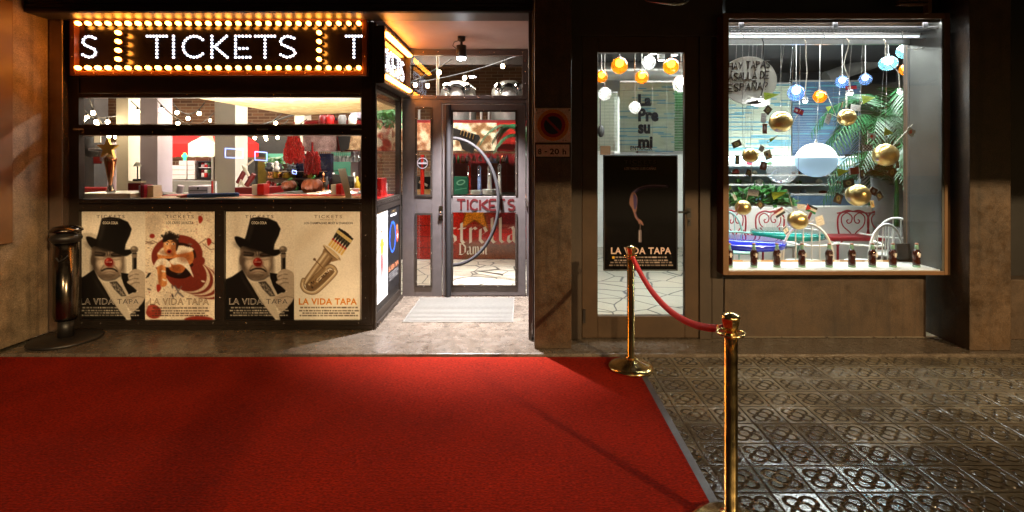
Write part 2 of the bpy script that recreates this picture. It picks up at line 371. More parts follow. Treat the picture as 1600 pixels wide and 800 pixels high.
M['print'] = printmat('printed_paper'); M['print_gloss'] = printmat('printed_gloss', .12, .5); M['enamel'] = printmat('sign_enamel', .35)
M['star_gold'] = pmat('star_gold_paint', rgb(236, 186, 80), .3, .35, .1, 30); M['leaf'] = pmat('green_leaf', rgb(40, 98, 34), .4, 0, .4, 12)
M['leaf_dark'] = pmat('dark_palm_leaf', rgb(22, 74, 36), .4, 0, .4, 10)

# carpet: a ribbed red runner
def carpet_mat():
    m, nt, b = nmat('red_ribbed_carpet'); g = N(nt, 'ShaderNodeNewGeometry')
    mp = N(nt, 'ShaderNodeMapping'); mp.inputs['Scale'].default_value = (18, 160, 1); L(nt, g.outputs['Position'], mp.inputs[0])
    n1 = N(nt, 'ShaderNodeTexNoise'); n1.inputs['Scale'].default_value = 1; n1.inputs['Detail'].default_value = 3; L(nt, mp.outputs[0], n1.inputs['Vector'])
    n2 = N(nt, 'ShaderNodeTexNoise'); n2.inputs['Scale'].default_value = 1.6; n2.inputs['Detail'].default_value = 5; L(nt, g.outputs['Position'], n2.inputs['Vector'])
    n3 = N(nt, 'ShaderNodeTexNoise'); n3.inputs['Scale'].default_value = 220; L(nt, g.outputs['Position'], n3.inputs['Vector'])
    a = N(nt, 'ShaderNodeMath', operation='MULTIPLY_ADD'); a.inputs[1].default_value = .55; L(nt, n1.outputs[0], a.inputs[0]); 
    c = N(nt, 'ShaderNodeMath', operation='MULTIPLY_ADD'); c.inputs[1].default_value = .35; c.inputs[2].default_value = .05; L(nt, n2.outputs[0], c.inputs[0]); L(nt, c.outputs[0], a.inputs[2])
    r = N(nt, 'ShaderNodeValToRGB'); r.color_ramp.elements[0].position = .3; r.color_ramp.elements[0].color = (.08, .004, .0014, 1); r.color_ramp.elements[1].position = .72; r.color_ramp.elements[1].color = (.25, .0125, .0035, 1)
    L(nt, a.outputs[0], r.inputs[0])
    ck = N(nt, 'ShaderNodeTexNoise'); ck.inputs['Scale'].default_value = 1; ck.inputs['Detail'].default_value = 2; mq = N(nt, 'ShaderNodeMapping'); mq.inputs['Scale'].default_value = (60, 230, 1); L(nt, g.outputs['Position'], mq.inputs[0]); L(nt, mq.outputs[0], ck.inputs['Vector'])
    cr = N(nt, 'ShaderNodeMapRange'); cr.inputs[1].default_value = .3; cr.inputs[2].default_value = .7; cr.inputs[3].default_value = .45; cr.inputs[4].default_value = 1.5; L(nt, ck.outputs[0], cr.inputs[0])
    sc = N(nt, 'ShaderNodeVectorMath', operation='SCALE'); L(nt, r.outputs[0], sc.inputs[0]); L(nt, cr.outputs[0], sc.inputs['Scale']); L(nt, sc.outputs[0], b.inputs['Base Color'])
    b.inputs['Roughness'].default_value = .9; b.inputs['Specular IOR Level'].default_value = .06
    w = N(nt, 'ShaderNodeTexWave', wave_type='BANDS', bands_direction='Y'); w.inputs['Scale'].default_value = 32; w.inputs['Distortion'].default_value = .6; L(nt, g.outputs['Position'], w.inputs['Vector'])
    s = N(nt, 'ShaderNodeMath', operation='ADD'); L(nt, w.outputs[1], s.inputs[0]); L(nt, n3.outputs[0], s.inputs[1])
    s2 = N(nt, 'ShaderNodeMath', operation='ADD'); L(nt, s.outputs[0], s2.inputs[0]); L(nt, n1.outputs[0], s2.inputs[1])
    rp = N(nt, 'ShaderNodeTexNoise'); rp.inputs['Scale'].default_value = 2.4; rp.inputs['Detail'].default_value = 2; L(nt, g.outputs['Position'], rp.inputs['Vector']); s3 = N(nt, 'ShaderNodeMath', operation='MULTIPLY_ADD'); s3.inputs[1].default_value = 14; L(nt, rp.outputs[0], s3.inputs[0]); L(nt, s2.outputs[0], s3.inputs[2]); s2 = s3
    bp = N(nt, 'ShaderNodeBump'); bp.inputs['Strength'].default_value = .5; bp.inputs['Distance'].default_value = .005; L(nt, s2.outputs[0], bp.inputs['Height']); L(nt, bp.outputs[0], b.inputs['Normal'])
    return m
M['carpet'] = carpet_mat()

# wet hydraulic paving tiles, 20 cm, each with a four-petalled flower in relief
def tile_mat():
    m, nt, b = nmat('wet_flower_paving_tile'); g = N(nt, 'ShaderNodeNewGeometry')
    def math_(op, a, b_=None, c=None):
        n = N(nt, 'ShaderNodeMath', operation=op)
        for i, v in enumerate((a, b_, c)):
            if v is None: continue
            if isinstance(v, (int, float)): n.inputs[i].default_value = v
            else: L(nt, v, n.inputs[i])
        return n.outputs[0]
    sp = N(nt, 'ShaderNodeSeparateXYZ'); L(nt, g.outputs['Position'], sp.inputs[0])
    ux = math_('MULTIPLY_ADD', sp.outputs[0], 5, .38); uy = math_('MULTIPLY_ADD', sp.outputs[1], 5, .57)
    fx = math_('SUBTRACT', math_('FRACT', ux), .5); fy = math_('SUBTRACT', math_('FRACT', uy), .5)
    def ring(cx, cy, r, w):                           # 1 on a circular groove
        d = math_('SQRT', math_('ADD', math_('POWER', math_('SUBTRACT', fx, cx), 2), math_('POWER', math_('SUBTRACT', fy, cy), 2)))
        q = math_('DIVIDE', math_('ABSOLUTE', math_('SUBTRACT', d, r)), w)
        return d, math_('SUBTRACT', 1, math_('SMOOTH_MIN', q, 1, .3))
    dc, rc = ring(0, 0, .165, .046)
    inside_c = math_('GREATER_THAN', dc, .165)
    pet = None
    for k in range(4):
        cx, cy = .255*math.cos(R(45+90*k)), .255*math.sin(R(45+90*k)); _, q = ring(cx, cy, .165, .046)
        pet = q if pet is None else math_('MAXIMUM', pet, q)
    pet = math_('MULTIPLY', pet, inside_c)
    flower = math_('MAXIMUM', pet, rc)
    ex = math_('SUBTRACT', .5, math_('ABSOLUTE', fx)); ey = math_('SUBTRACT', .5, math_('ABSOLUTE', fy)); e = math_('MINIMUM', ex, ey)
    joint = math_('SUBTRACT', 1, math_('SMOOTH_MIN', math_('DIVIDE', e, .030), 1, .4))
    groove = math_('MAXIMUM', flower, joint)
    cell = N(nt, 'ShaderNodeTexWhiteNoise', noise_dimensions='2D'); cb = N(nt, 'ShaderNodeCombineXYZ'); L(nt, math_('FLOOR', ux), cb.inputs[0]); L(nt, math_('FLOOR', uy), cb.inputs[1]); L(nt, cb.outputs[0], cell.inputs['Vector'])
    n1 = N(nt, 'ShaderNodeTexNoise'); n1.inputs['Scale'].default_value = 3.5; n1.inputs['Detail'].default_value = 6; L(nt, g.outputs['Position'], n1.inputs['Vector'])
    n2 = N(nt, 'ShaderNodeTexNoise'); n2.inputs['Scale'].default_value = 70; n2.inputs['Detail'].default_value = 5; L(nt, g.outputs['Position'], n2.inputs['Vector'])
    base = N(nt, 'ShaderNodeMix', data_type='RGBA'); base.inputs['A'].default_value = (*rgb(42, 37, 30), 1); base.inputs['B'].default_value = (*rgb(86, 78, 62), 1)
    f = math_('ADD', math_('MULTIPLY', cell.outputs[0], .42), math_('ADD', math_('MULTIPLY', n1.outputs[0], .5), math_('MULTIPLY', n2.outputs[0], .3))); f = math_('SUBTRACT', f, .12)
    L(nt, f, base.inputs['Factor'])
    wm = math_('ADD', sp.outputs[1], math_('MULTIPLY', math_('SUBTRACT', n1.outputs[0], .5), 1.6)); wm = math_('ADD', wm, math_('MULTIPLY', sp.outputs[0], .05)); dry_lit = N(nt, 'ShaderNodeMapRange', interpolation_type='SMOOTHSTEP'); dry_lit.inputs[1].default_value = 2.5; dry_lit.inputs[2].default_value = 3.4; L(nt, wm, dry_lit.inputs[0]); dry_lit = dry_lit.outputs[0]  # paler near the facade: drier tiles, plus the light there put into the colour
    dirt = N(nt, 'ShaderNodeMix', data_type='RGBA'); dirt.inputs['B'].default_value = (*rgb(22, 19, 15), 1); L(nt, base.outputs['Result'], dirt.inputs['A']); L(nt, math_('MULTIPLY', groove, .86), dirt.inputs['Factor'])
    dsc = N(nt, 'ShaderNodeVectorMath', operation='SCALE'); L(nt, dirt.outputs['Result'], dsc.inputs[0]); L(nt, math_('MULTIPLY_ADD', dry_lit, 1.7, .5), dsc.inputs['Scale']); L(nt, dsc.outputs[0], b.inputs['Base Color'])
    rr = math_('ADD', math_('MULTIPLY', n1.outputs[0], .46), math_('MULTIPLY', cell.outputs[0], .04)); rr = math_('SUBTRACT', rr, .13)
    rr = math_('ADD', rr, math_('MULTIPLY', dry_lit, .12)); L(nt, rr, b.inputs['Roughness']); b.inputs['Specular IOR Level'].default_value = .85
    tsep = N(nt, 'ShaderNodeSeparateColor'); L(nt, cell.outputs['Color'], tsep.inputs[0]); tilt = math_('ADD', math_('MULTIPLY', math_('MULTIPLY', math_('SUBTRACT', tsep.outputs[0], .5), fx), 1.1), math_('MULTIPLY', math_('MULTIPLY', math_('SUBTRACT', tsep.outputs[1], .5), fy), 1.1))
    rn = N(nt, 'ShaderNodeTexNoise'); rn.inputs['Scale'].default_value = 11; rn.inputs['Detail'].default_value = 4; L(nt, g.outputs['Position'], rn.inputs['Vector']); wear = N(nt, 'ShaderNodeMapRange'); wear.inputs[1].default_value = .35; wear.inputs[2].default_value = .65; wear.inputs[3].default_value = .45; wear.inputs[4].default_value = 1.05; L(nt, rn.outputs[0], wear.inputs[0])
    relief = math_('MULTIPLY', math_('MAXIMUM', flower, math_('MULTIPLY', joint, .62)), wear.outputs[0])
    h = math_('ADD', math_('MULTIPLY', relief, -1), math_('MULTIPLY', n2.outputs[0], .10)); h = math_('ADD', h, math_('MULTIPLY', n1.outputs[0], .8)); h = math_('ADD', h, tilt)
    bp = N(nt, 'ShaderNodeBump'); bp.inputs['Strength'].default_value = .9; bp.inputs['Distance'].default_value = .017; L(nt, h, bp.inputs['Height']); L(nt, bp.outputs[0], b.inputs['Normal'])
    return m
M['tile'] = tile_mat()
def paving_mat():                                     # white crazy paving inside both rooms
    m, nt, b = nmat('white_crazy_paving'); g = N(nt, 'ShaderNodeNewGeometry')
    nz = N(nt, 'ShaderNodeTexNoise'); nz.inputs['Scale'].default_value = 2; L(nt, g.outputs['Position'], nz.inputs['Vector'])
    mx = N(nt, 'ShaderNodeVectorMath', operation='MULTIPLY_ADD'); mx.inputs[1].default_value = (.16, .16, 0); L(nt, nz.outputs['Color'], mx.inputs[0]); L(nt, g.outputs['Position'], mx.inputs[2])
    v = N(nt, 'ShaderNodeTexVoronoi', feature='DISTANCE_TO_EDGE'); v.inputs['Scale'].default_value = 3.1; L(nt, mx.outputs[0], v.inputs['Vector'])
    r = N(nt, 'ShaderNodeValToRGB'); r.color_ramp.elements[0].position = .012; r.color_ramp.elements[0].color = (*rgb(40, 36, 30), 1); r.color_ramp.elements[1].position = .034; r.color_ramp.elements[1].color = (*rgb(186, 178, 160), 1)
    L(nt, v.outputs['Distance'], r.inputs[0]); L(nt, r.outputs[0], b.inputs['Base Color']); b.inputs['Roughness'].default_value = .35
    return m
M['paving'] = paving_mat()
def brick_mat(name, c1, c2, mortar):
    m, nt, b = nmat(name); g = N(nt, 'ShaderNodeNewGeometry'); mp = N(nt, 'ShaderNodeMapping'); mp.inputs['Rotation'].default_value = (R(90), 0, 0); L(nt, g.outputs['Position'], mp.inputs[0])
    br = N(nt, 'ShaderNodeTexBrick'); br.inputs['Scale'].default_value = 1; br.inputs['Brick Width'].default_value = .26; br.inputs['Row Height'].default_value = .07; br.inputs['Mortar Size'].default_value = .006
    br.inputs['Color1'].default_value = (*c1, 1); br.inputs['Color2'].default_value = (*c2, 1); br.inputs['Mortar'].default_value = (*mortar, 1); L(nt, mp.outputs[0], br.inputs['Vector'])
    L(nt, br.outputs['Color'], b.inputs['Base Color']); b.inputs['Roughness'].default_value = .85
    bp = N(nt, 'ShaderNodeBump'); bp.inputs['Distance'].default_value = .01; bp.inputs['Strength'].default_value = .5; L(nt, br.outputs['Color'], bp.inputs['Height']); L(nt, bp.outputs[0], b.inputs['Normal'])
    return m
M['brick'] = brick_mat('old_brick', rgb(128, 88, 60), rgb(96, 62, 42), rgb(150, 128, 104))
def osb_mat():
    m, nt, b = nmat('strand_board'); g = N(nt, 'ShaderNodeNewGeometry')
    v = N(nt, 'ShaderNodeTexVoronoi'); v.inputs['Scale'].default_value = 16; L(nt, g.outputs['Position'], v.inputs['Vector'])
    r = N(nt, 'ShaderNodeValToRGB'); r.color_ramp.elements[0].color = (*rgb(222, 186, 124), 1); r.color_ramp.elements[1].color = (*rgb(244, 222, 172), 1); s = N(nt, 'ShaderNodeSeparateColor'); L(nt, v.outputs['Color'], s.inputs[0]); L(nt, s.outputs[0], r.inputs[0])
    L(nt, r.outputs[0], b.inputs['Base Color']); b.inputs['Roughness'].default_value = .6; return m
M['osb'] = osb_mat()

# ================================================================ ground
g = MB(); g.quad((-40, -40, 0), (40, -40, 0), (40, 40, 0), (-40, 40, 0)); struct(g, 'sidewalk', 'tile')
M['asphalt'] = pmat('wet_asphalt', (.05, .048, .045), .35, 0, .3, 40, .5, 200)
g = MB(); g.quad((-40, -14, .004), (40, -14, .004), (40, -4.2, .004), (-40, -4.2, .004)); struct(g, 'road', 'asphalt')
KF, DW, PR, SW = 4.40, 5.477, 3.955, 4.167            # distances of booth front, entrance door, pier, shop wall
KX = X(583, KF)                                       # the booth's side plane
# threshold: low polished step along the whole front, rounded nose
g = MB(); nose = [(3.85+.012*(1-math.sin(R(a))), PLAT-.012*(1-math.cos(R(a)))) for a in range(90, -1, -30)]
prof = [(3.85, 0)]+[(3.862-.012*math.cos(R(a)), PLAT-.012+.012*math.sin(R(a))) for a in (0, 30, 60, 90)]+[(5.52, PLAT), (5.52, 0)]
xs = (X(2, 3.86), 7.5); v = [(x, y, z) for x in xs for y, z in prof]; n = len(prof)
g.add(v, [tuple(range(n)), tuple(range(2*n-1, n-1, -1))]+[(i, i+n, (i+1) % n+n, (i+1) % n) for i in range(n)])
struct(g, 'pavement_threshold', 'threshold')
FZ = PLAT+.004
g = MB(); g.quad((-11, 5.53, FZ), (.2, 5.53, FZ), (.2, 12, FZ), (-11, 12, FZ)); g.quad((-11, KF+.2, FZ), (KX-.15, KF+.2, FZ), (KX-.15, 5.53, FZ), (-11, 5.53, FZ)); struct(g, 'bar_floor', 'paving')
g = MB(); g.quad((.42, SW+.03, FZ), (8, SW+.03, FZ), (8, 11, FZ), (.42, 11, FZ)); struct(g, 'shop_floor', 'paving')
# carpet with a bevelled dark rubber border on its right
car = thing('carpet', 'long red ribbed carpet rolled out over the pavement', 'carpet', (-1.4, 2, 0))
xr = lambda y: X(1005, 3.44)+(3.44-y)*(X(1112, 2.184)-X(1005, 3.44))/(3.44-2.184)
g = MB(); g.slab([(-6, -.5), (xr(-.5), -.5), (xr(3.835), 3.835), (-6, 3.835)], .001, .010); g.build('pile', 'carpet', car)
g = MB(); g.slab([(xr(-.5)+.001, -.5), (xr(-.5)+.04, -.5), (xr(3.835)+.04, 3.835), (xr(3.835)+.001, 3.835)], .001, .008)
M['rubber'] = pmat('dark_rubber_edge', rgb(62, 60, 66), .5, 0, .2, 30, .3, 90); g.build('edging', 'rubber', car)
# grating mat let into the entrance floor
g = MB(); x0, x1 = X(632, 4.62), X(800, 4.62)
for k in range(20): y = 4.60+k*.041; g.box(x0, x1, y, y+.027, PLAT+.001, PLAT+.006)
g.box(x0-.012, x0-.001, 4.59, 5.42, PLAT+.001, PLAT+.008); g.box(x1+.001, x1+.012, 4.59, 5.42, PLAT+.001, PLAT+.008)
M['mat_metal'] = pmat('ribbed_aluminium_mat', rgb(100, 97, 91), .4, .1, .15, 30)
solo(g, 'entrance_mat', 'mat_metal', 'pale ribbed metal mat set in the floor before the glass entrance door', 'door mat')

# ================================================================ walls and piers
def pier(name, x0, x1, d0, d1, mat, label, z1=3.3, z0=PLAT, bevel=.006):
    g = MB(); g.box(x0, x1, d0, d1, z0, z1); return solo(g, name, mat, label, 'pillar', None, bevel)
XL = X(0, 3.93)
pier('stone_pillar', -6, XL, 3.83, 4.33, 'stone_grey', 'speckled brown stone pillar at the far left end of the shop front')
pier('metal_pilaster', XL-.1, X(97, 4.335), 4.335, 4.5, 'pilaster', 'narrow brushed metal pilaster between the left stone pillar and the booth')
g = MB(); zb = Z(383, 3.9); cv = [(-.10, zb+.12), (-.06, zb+.04), (.0, zb)]
prof = [(3.72, 3.2), (3.72, zb+.10), (3.76, zb+.03), (3.83, zb), (4.0, zb), (4.0, 3.2)]
g.add([(x, y, z) for x in (-5, XL+.035) for y, z in prof], [tuple(range(6)), tuple(range(11, 5, -1))]+[(i, i+6, (i+1) % 6+6, (i+1) % 6) for i in range(6)])
solo(g, 'wall_panel', 'panel_brown', 'plain brown panel with rounded lower edge, fixed on the left stone pillar', 'panel', bevel=.008)
pier('stone_pillar', X(835, PR), X(893, PR), PR, 4.6, 'stone_fine', 'narrow brown granite pillar carrying the no parking sign')
pier('stone_pillar', X(1515, 3.915), X(1580, 3.915), 3.915, 4.6, 'stone_fine', 'brown granite pillar right of the display window')
# recess: right reveal and its steel edge
g = MB(); g.box(.075, X(835, PR)-.001, 4.61, 5.6, PLAT, 3.2); solo(g, 'reveal_wall', 'dark_wall', 'dark wall lining the right side of the entrance recess', 'wall')
g = MB(); g.box(X(826, 4.15), X(831, 4.15), 4.15, 4.30, PLAT, 3.2); g.tube([(X(833, 4.1), 4.12, Z(527, 4.1)), (X(833, 4.1), 4.12, 3.0)], .008, 8)
solo(g, 'shutter_guide', 'frame_light', 'slim vertical steel shutter guide at the edge of the entrance recess', 'shutter guide')
# shop front right of the pier
g = MB(); g.box(X(893, PR)+.001, X(1130, SW), SW+.01, SW+.2, Z(56, SW), 3.3); g.box(X(893, SW)-.02, X(909, SW), SW-.004, SW+.2, PLAT, Z(56, SW)-.001); g.box(X(1093, SW), X(1112, SW), SW-.004, SW+.2, PLAT, Z(56, SW)-.001); g.box(X(1114, SW), X(1132, SW), SW+.02, SW+.2, PLAT, Z(56, SW)-.001)
solo(g, 'door_surround', 'dark_wall', 'dark brown surround framing the shop door', 'door surround', bevel=.004)
g = MB(); g.box(X(1132, 4.21)+.001, X(1447, 4.21), 4.21, 4.43, PLAT, Z(429, 4.21)); solo(g, 'plinth_wall', 'stone', 'speckled brown stone wall under the lit display window', 'wall', bevel=.004)
g = MB(); g.box(X(1447, 4.4), X(1600, 4.4), 4.46, 4.6, PLAT, 3.3); g.box(X(1449, 4.35), X(1454, 4.35), 4.35, 4.44, PLAT, 3.3); g.box(X(1132, 4.2), X(1447, 4.4), 4.18, 4.42, Z(16, 4.05), 3.3)
solo(g, 'dark_wall', 'black', 'black recessed wall with a thin upright strip beside the display window', 'wall')
g = MB(); g.box(X(1581, 3.93), 7.5, 4.16, 4.4, PLAT, Z(437, 4.16)); solo(g, 'plinth_wall', 'stone', 'low stone wall at the far right end of the shop front', 'wall', bevel=.004)
g = MB(); g.box(X(1581, 3.93), 7.5, 4.3, 4.4, Z(437, 4.16)+.001, 3.3); solo(g, 'shop_glazing', 'black', 'dark unlit shop window behind the far right stone wall', 'window')
# roller shutter box over booth and entrance
g = MB(); zf = Z(19, 4.12); g.box(-4.2, X(833, 4.12), 4.14, 4.38, zf, 3.3)
for k in range(9): z = zf+.004+k*.034; g.box(-4.2, X(833, 4.12), 4.12, 4.139, z, z+.027)
solo(g, 'shutter_box', 'black', 'black ridged roller shutter box above the marquee sign and entrance', 'shutter box')
g = MB(); g.box(KX+.001, .074, 4.385, 5.6, zf+.003, zf+.05); struct(g, 'entrance_ceiling', 'soffit')
# unseen awning shaped so its edge shades the wall tops from the street lamp
aw = thing('awning', 'wide dark awning out of view, shaped to shade the wall tops', 'awning', (0, 2.3, 2.6))
g = MB(); ya, za, yb, zb_ = .55, 2.64, 4.1, 3.22
g.add([(x, y, z) for x in (-12, 14) for y, z in ((ya, za), (yb, zb_), (yb, zb_+.02), (ya, za+.02))], [(0, 1, 2, 3), (7, 6, 5, 4), (0, 4, 5, 1), (1, 5, 6, 2), (2, 6, 7, 3), (3, 7, 4, 0)]); g.build('canvas', 'black', aw)
g = MB(); g.tube([(-12, ya, za), (14, ya, za)], .03, 8)
for x in range(-12, 15, 3): g.tube([(x, ya, za-.015), (x, yb, zb_-.015)], .015, 8)
g.build('frame', 'black', aw)
g = MB(); g.box(-14, 14, 4.12, 4.6, 3.31, 6); solo(g, 'upper_wall', 'dark_wall', 'upper wall of the building above the shop fronts', 'wall')
# small things high on the wall
g = MB(); pts = [P(988, -14, 4.0), P(1012, 2, 3.95), P(1030, 4, 3.9), P(1052, 6.5, 3.9), P(1060, 7, 3.9), P(1068, 5, 3.9), P(1078, -4, 4.0)]
g.tube(pts, [.008, .009, .010, .012, .014, .018, .022], 8); g.ball(P(1052, 5, 3.9), .012, 8, 6); solo(g, 'lamp_bracket', 'chrome', 'bent chrome bracket peeping in at the top above the shop door', 'bracket')
g = MB(); d = 3.98
for py in (-12, -6, 0, 5): g.pbox(1406, 1450, py, py+1.8, d, d+.05)
g.pbox(1450, 1456, -14, 19, d, d+.05); solo(g, 'louvre_grille', 'panel_brown', 'brown louvred grille above the top right corner of the display window', 'grille')
# ================================================================ rooms behind the glass
g = MB(); g.box(-11, .3, 11.0, 11.2, 0, 3.6); solo(g, 'brick_wall', 'brick', 'old brick wall at the very back of the bar', 'wall')
g = MB(); g.box(-11, -10.8, 4.6, 10.99, FZ, 3.6); solo(g, 'side_wall', 'dark_grey', 'dark side wall at the left end of the bar room', 'wall')
g = MB(); g.box(.2, .38, 5.61, 10.99, FZ, 3.6); solo(g, 'party_wall', 'dark_grey', 'wall between the bar and the neighbouring shop', 'wall')
g = MB(); g.box(-11, .38, KF+.25, 11.2, 3.61, 3.7); struct(g, 'bar_ceiling', 'ceil_dark')
for (y, z) in ((7.0, 3.3), (9.3, 3.25)):
    g = MB(); g.box(-10.7, .19, y, y+.22, z, 3.6); solo(g, 'ceiling_beam', 'ceil_dark', f'dark beam under the bar ceiling, the {"nearer" if y < 8 else "farther"} of two', 'beam')
g = MB(); g.box(.4, 8, 10.6, 10.8, 0, 3.2); solo(g, 'back_wall', 'white', 'pale back wall of the small shop', 'wall')
g = MB(); g.box(6.2, 6.4, 4.62, 10.59, FZ, 3.2); solo(g, 'side_wall', 'grey', 'grey right hand wall inside the small shop', 'wall')
g = MB(); g.box(.4, 6.4, SW+.3, 10.8, 2.95, 3.05); struct(g, 'shop_ceiling', 'dark_grey')
# ================================================================ ticket booth
bo = thing('ticket_booth', 'dark metal ticket booth with wide window, under the lit marquee sign', 'booth', (X(340, KF), KF, PLAT))
D0, D1 = KF, KF+.06
g = MB()
g.pbox(101, 123, 20, 514, D0, D1); g.pbox(565, 579, 20, 514, D0, D1); g.pbox(123, 565, 146, 152, D0, D1); g.pbox(123, 565, 195, 201, D0, D1); g.pbox(123, 565, 203, 211, D0+.008, D1); g.pbox(123, 565, 201, 203, D0+.02, D1)
g.pbox(123, 565, 311, 318, D0, D1); g.pbox(123, 565, 319, 329, D0-.006, D1); g.pbox(123, 565, 501, 509, D0, D1); g.pbox(101, 583, 509.5, 514.6, D0-.012, D1); g.pbox(337, 350, 329, 501, D0, D1)
for py in (148.5, 207, 314.5, 324.5): g.rivets([P(px, py, D0-.007 if py > 320 else D0) for px in range(130, 566, 27)], .005, 1)
for px0, px1 in ((123, 337), (350, 565)): g.rivets([P(px, 505, D0) for px in np.linspace(px0+5, px1-5, 8)], .005, 1)
for px in (112, 343.5, 571): g.rivets([P(px, py, D0) for py in np.linspace(335, 497, 6)], .005, 1)
for px in (112, 571): g.rivets([P(px, py, D0) for py in np.linspace(215, 305, 4)], .005, 1)
for px in (122, 266, 410, 556): g.pbox(px-8, px+8, 200.6, 203.2, D0-.003, D0+.02, 1)
g.frame(124.5, 563.5, 153.5, 193.5, 1.2, D0+.045, D0+.058, 2); g.frame(124.5, 563.5, 212.5, 309.5, 1.2, D0+.045, D0+.058, 2); g.build('window_frame', ['frame', 'rivet', 'white'], bo, .002)  # white trim paints the frame's inner edges as lit from inside
g = MB(); g.pbox(123, 565, 119, 145.5, D0+.012, D1, 0); g.build('fascia_band', 'dark_wall', bo)
g = MB(); g.pbox(123, 565, 152, 195, D0+.03, D0+.034); g.build('transom_pane', 'glass', bo)
g = MB(); g.pbox(123, 565, 211, 311, D0+.03, D0+.034); g.build('pane', 'glass', bo)
g = MB(); g.box(X(579, KF)+.001, KX, D0-.004, D0+.075, PLAT, zf-.002); g.box(X(583, KF)-.05, X(587, KF), D0+.002, D0+.04, PLAT, zf-.002); g.build('corner_post', 'frame', bo, .003)
g = MB(); g.pbox(123, 565, 329, 501, D0+.035, D1); g.build('poster_board', 'black', bo)
# side towards the entrance
sx0, sx1 = KX-.05, KX
g = MB(); zt, zb = 2.13, 1.135
def sbar(d0, d1, z0, z1, pr=0): g.box(sx0, sx1+pr, d0, d1, z0, z1)
sbar(4.477, 4.52, PLAT, zf-.002); sbar(5.37, 5.43, PLAT, zf-.002); sbar(4.521, 5.369, zt, zt+.05); sbar(4.521, 5.369, zb-.05, zb); sbar(4.521, 5.369, zb-.105, zb-.056, .004); sbar(4.521, 5.369, PLAT, .13); sbar(4.478, 5.42, PLAT, .06, .02)
g.rivets([(KX+.002, y, z) for y in np.linspace(4.55, 5.34, 9) for z in (zt+.025, zb-.025)], .005, 1); g.rivets([(KX+.002, 5.40, z) for z in np.linspace(.2, 2.1, 11)], .005, 1); g.rivets([(KX+.022, y, .045) for y in np.linspace(4.55, 5.34, 7)], .005, 1)
g.build('side_frame', ['frame', 'rivet'], bo, .002)
g = MB(); g.box(sx0+.02, sx0+.024, 4.52, 5.37, zb, zt); g.build('side_pane', 'glass', bo)
g = MB(); g.box(sx0+.015, sx1-.012, 4.521, 5.369, .131, zb-.106); g.build('side_board', 'black', bo)
g = MB(); g.box(sx0, sx1, 4.52, 5.43, zt+.051, zf-.002); g.build('side_upper_panel', 'dark_wall', bo)
# ---------------------------------------------------------------- marquee signs
M['sign_back'] = pmat('glossy_dark_red_board', rgb(15, 11, 13), .2, 0, .1, 5, spec=.6)
M['sign_frame'] = pmat('copper_sign_frame', rgb(120, 66, 34), .35, .6, .12, 8)
def bulb_mesh(mb, c, axis, r=.0195, l=.030):
    rot = Vector((0, 0, 1)).rotation_difference(Vector(axis)).to_matrix(); mb.ball(c, r, 12, 8, 0, (1, 1, l/r), rot)
    a = Vector(axis).normalized(); mb.tube([Vector(c)-a*l*.8, Vector(c)-a*(l+.012)], .014, 8, 1)
sg = thing('marquee_sign', 'long lit marquee sign with white dotted lettering and amber bulbs, facing the street', 'sign', (X(340, KF), KF, Z(119, KF)))
g = MB(); g.frame(116, 566, 31, 111, 7, 4.335, 4.398, 0); g.rivets([P(px, py, 4.335) for px in range(117, 570, 30) for py in (27.5, 114.5)], .005, 1); g.rivets([P(px, py, 4.335) for px in (112, 570) for py in (58, 88)], .005, 1); g.build('frame', ['sign_frame', 'rivet'], sg, .003)
g = MB(); g.pbox(116, 566, 31, 111, 4.385, 4.398); g.build('backboard', 'sign_back', sg)
M['channel'] = pmat('orange_bulb_channel', rgb(238, 204, 150), .5, 0, .1, 8)
g = MB(); g.pbox(116, 566, 31.2, 43, 4.381, 4.3845); g.pbox(116, 566, 99, 110.8, 4.381, 4.3845); g.pbox(177, 192, 43.2, 98.8, 4.381, 4.3845); g.pbox(491, 506, 43.2, 98.8, 4.381, 4.3845); g.build('bulb_channel', 'channel', sg)
bm0 = MB(); OFFB = (0, 0, 0); bulb_mesh(bm0, (0, 0, 0), (0, -1, 0))
bulbme = bm0.build('bulb', ['bulb_amber', 'sign_frame'], sg)
spots = [(121.8+15.67*i, py) for i in range(29) for py in (36.5, 106)]+[(px, py) for px in (184.5, 498.5) for py in (51, 64.8, 78.6, 92.4)]
for i, (px, py) in enumerate(spots):
    o = bulbme if i == 0 else bulbme.copy()
    if i: COL.objects.link(o); o.parent = sg
    o.location = Vector(P(px, py, 4.322))
# the bulb mesh was written relative to the sign, so undo that offset once
for v in bulbme.data.vertices: v.co += OFF[sg.name]
for i, o in enumerate([c for c in sg.children if c.name.startswith('bulb')]): o.location = o.location-OFF[sg.name]
def dots(mb, strokes, to_world, step, r, sc):
    done = []
    for st in strokes:
        for p in resample(st, step):
            if all(np.hypot(*(p-q)) > step*.6 for q in done): done.append(p); mb.ball(to_world(p), r, 10, 6, 0, sc)
for ch, x0, x1 in (('S', 127, 150), ('T', 230, 260), ('I', 266, 276), ('C', 286, 321), ('K', 331, 355), ('E', 368, 390.5), ('T', 399, 429), ('S', 436, 461), ('T', 541, 565)):
    mb = MB(); st = [[(x0+(x1-x0)*a, 56.5+33*b) for a, b in s] for s in GL[ch]]
    dots(mb, st, lambda p: P(p[0], p[1], 4.380), 5.3, .0110, (1, .7, 1)); mb.build('letter', 'led', sg)
SX = -1.19
ss = thing('marquee_sign', 'lit marquee sign seen edge on inside the entrance recess, beside the ceiling spotlight', 'sign', (SX, 4.9, 2.17))
g = MB(); x0, x1 = KX+.002, SX; za, zc = 2.17, 2.67
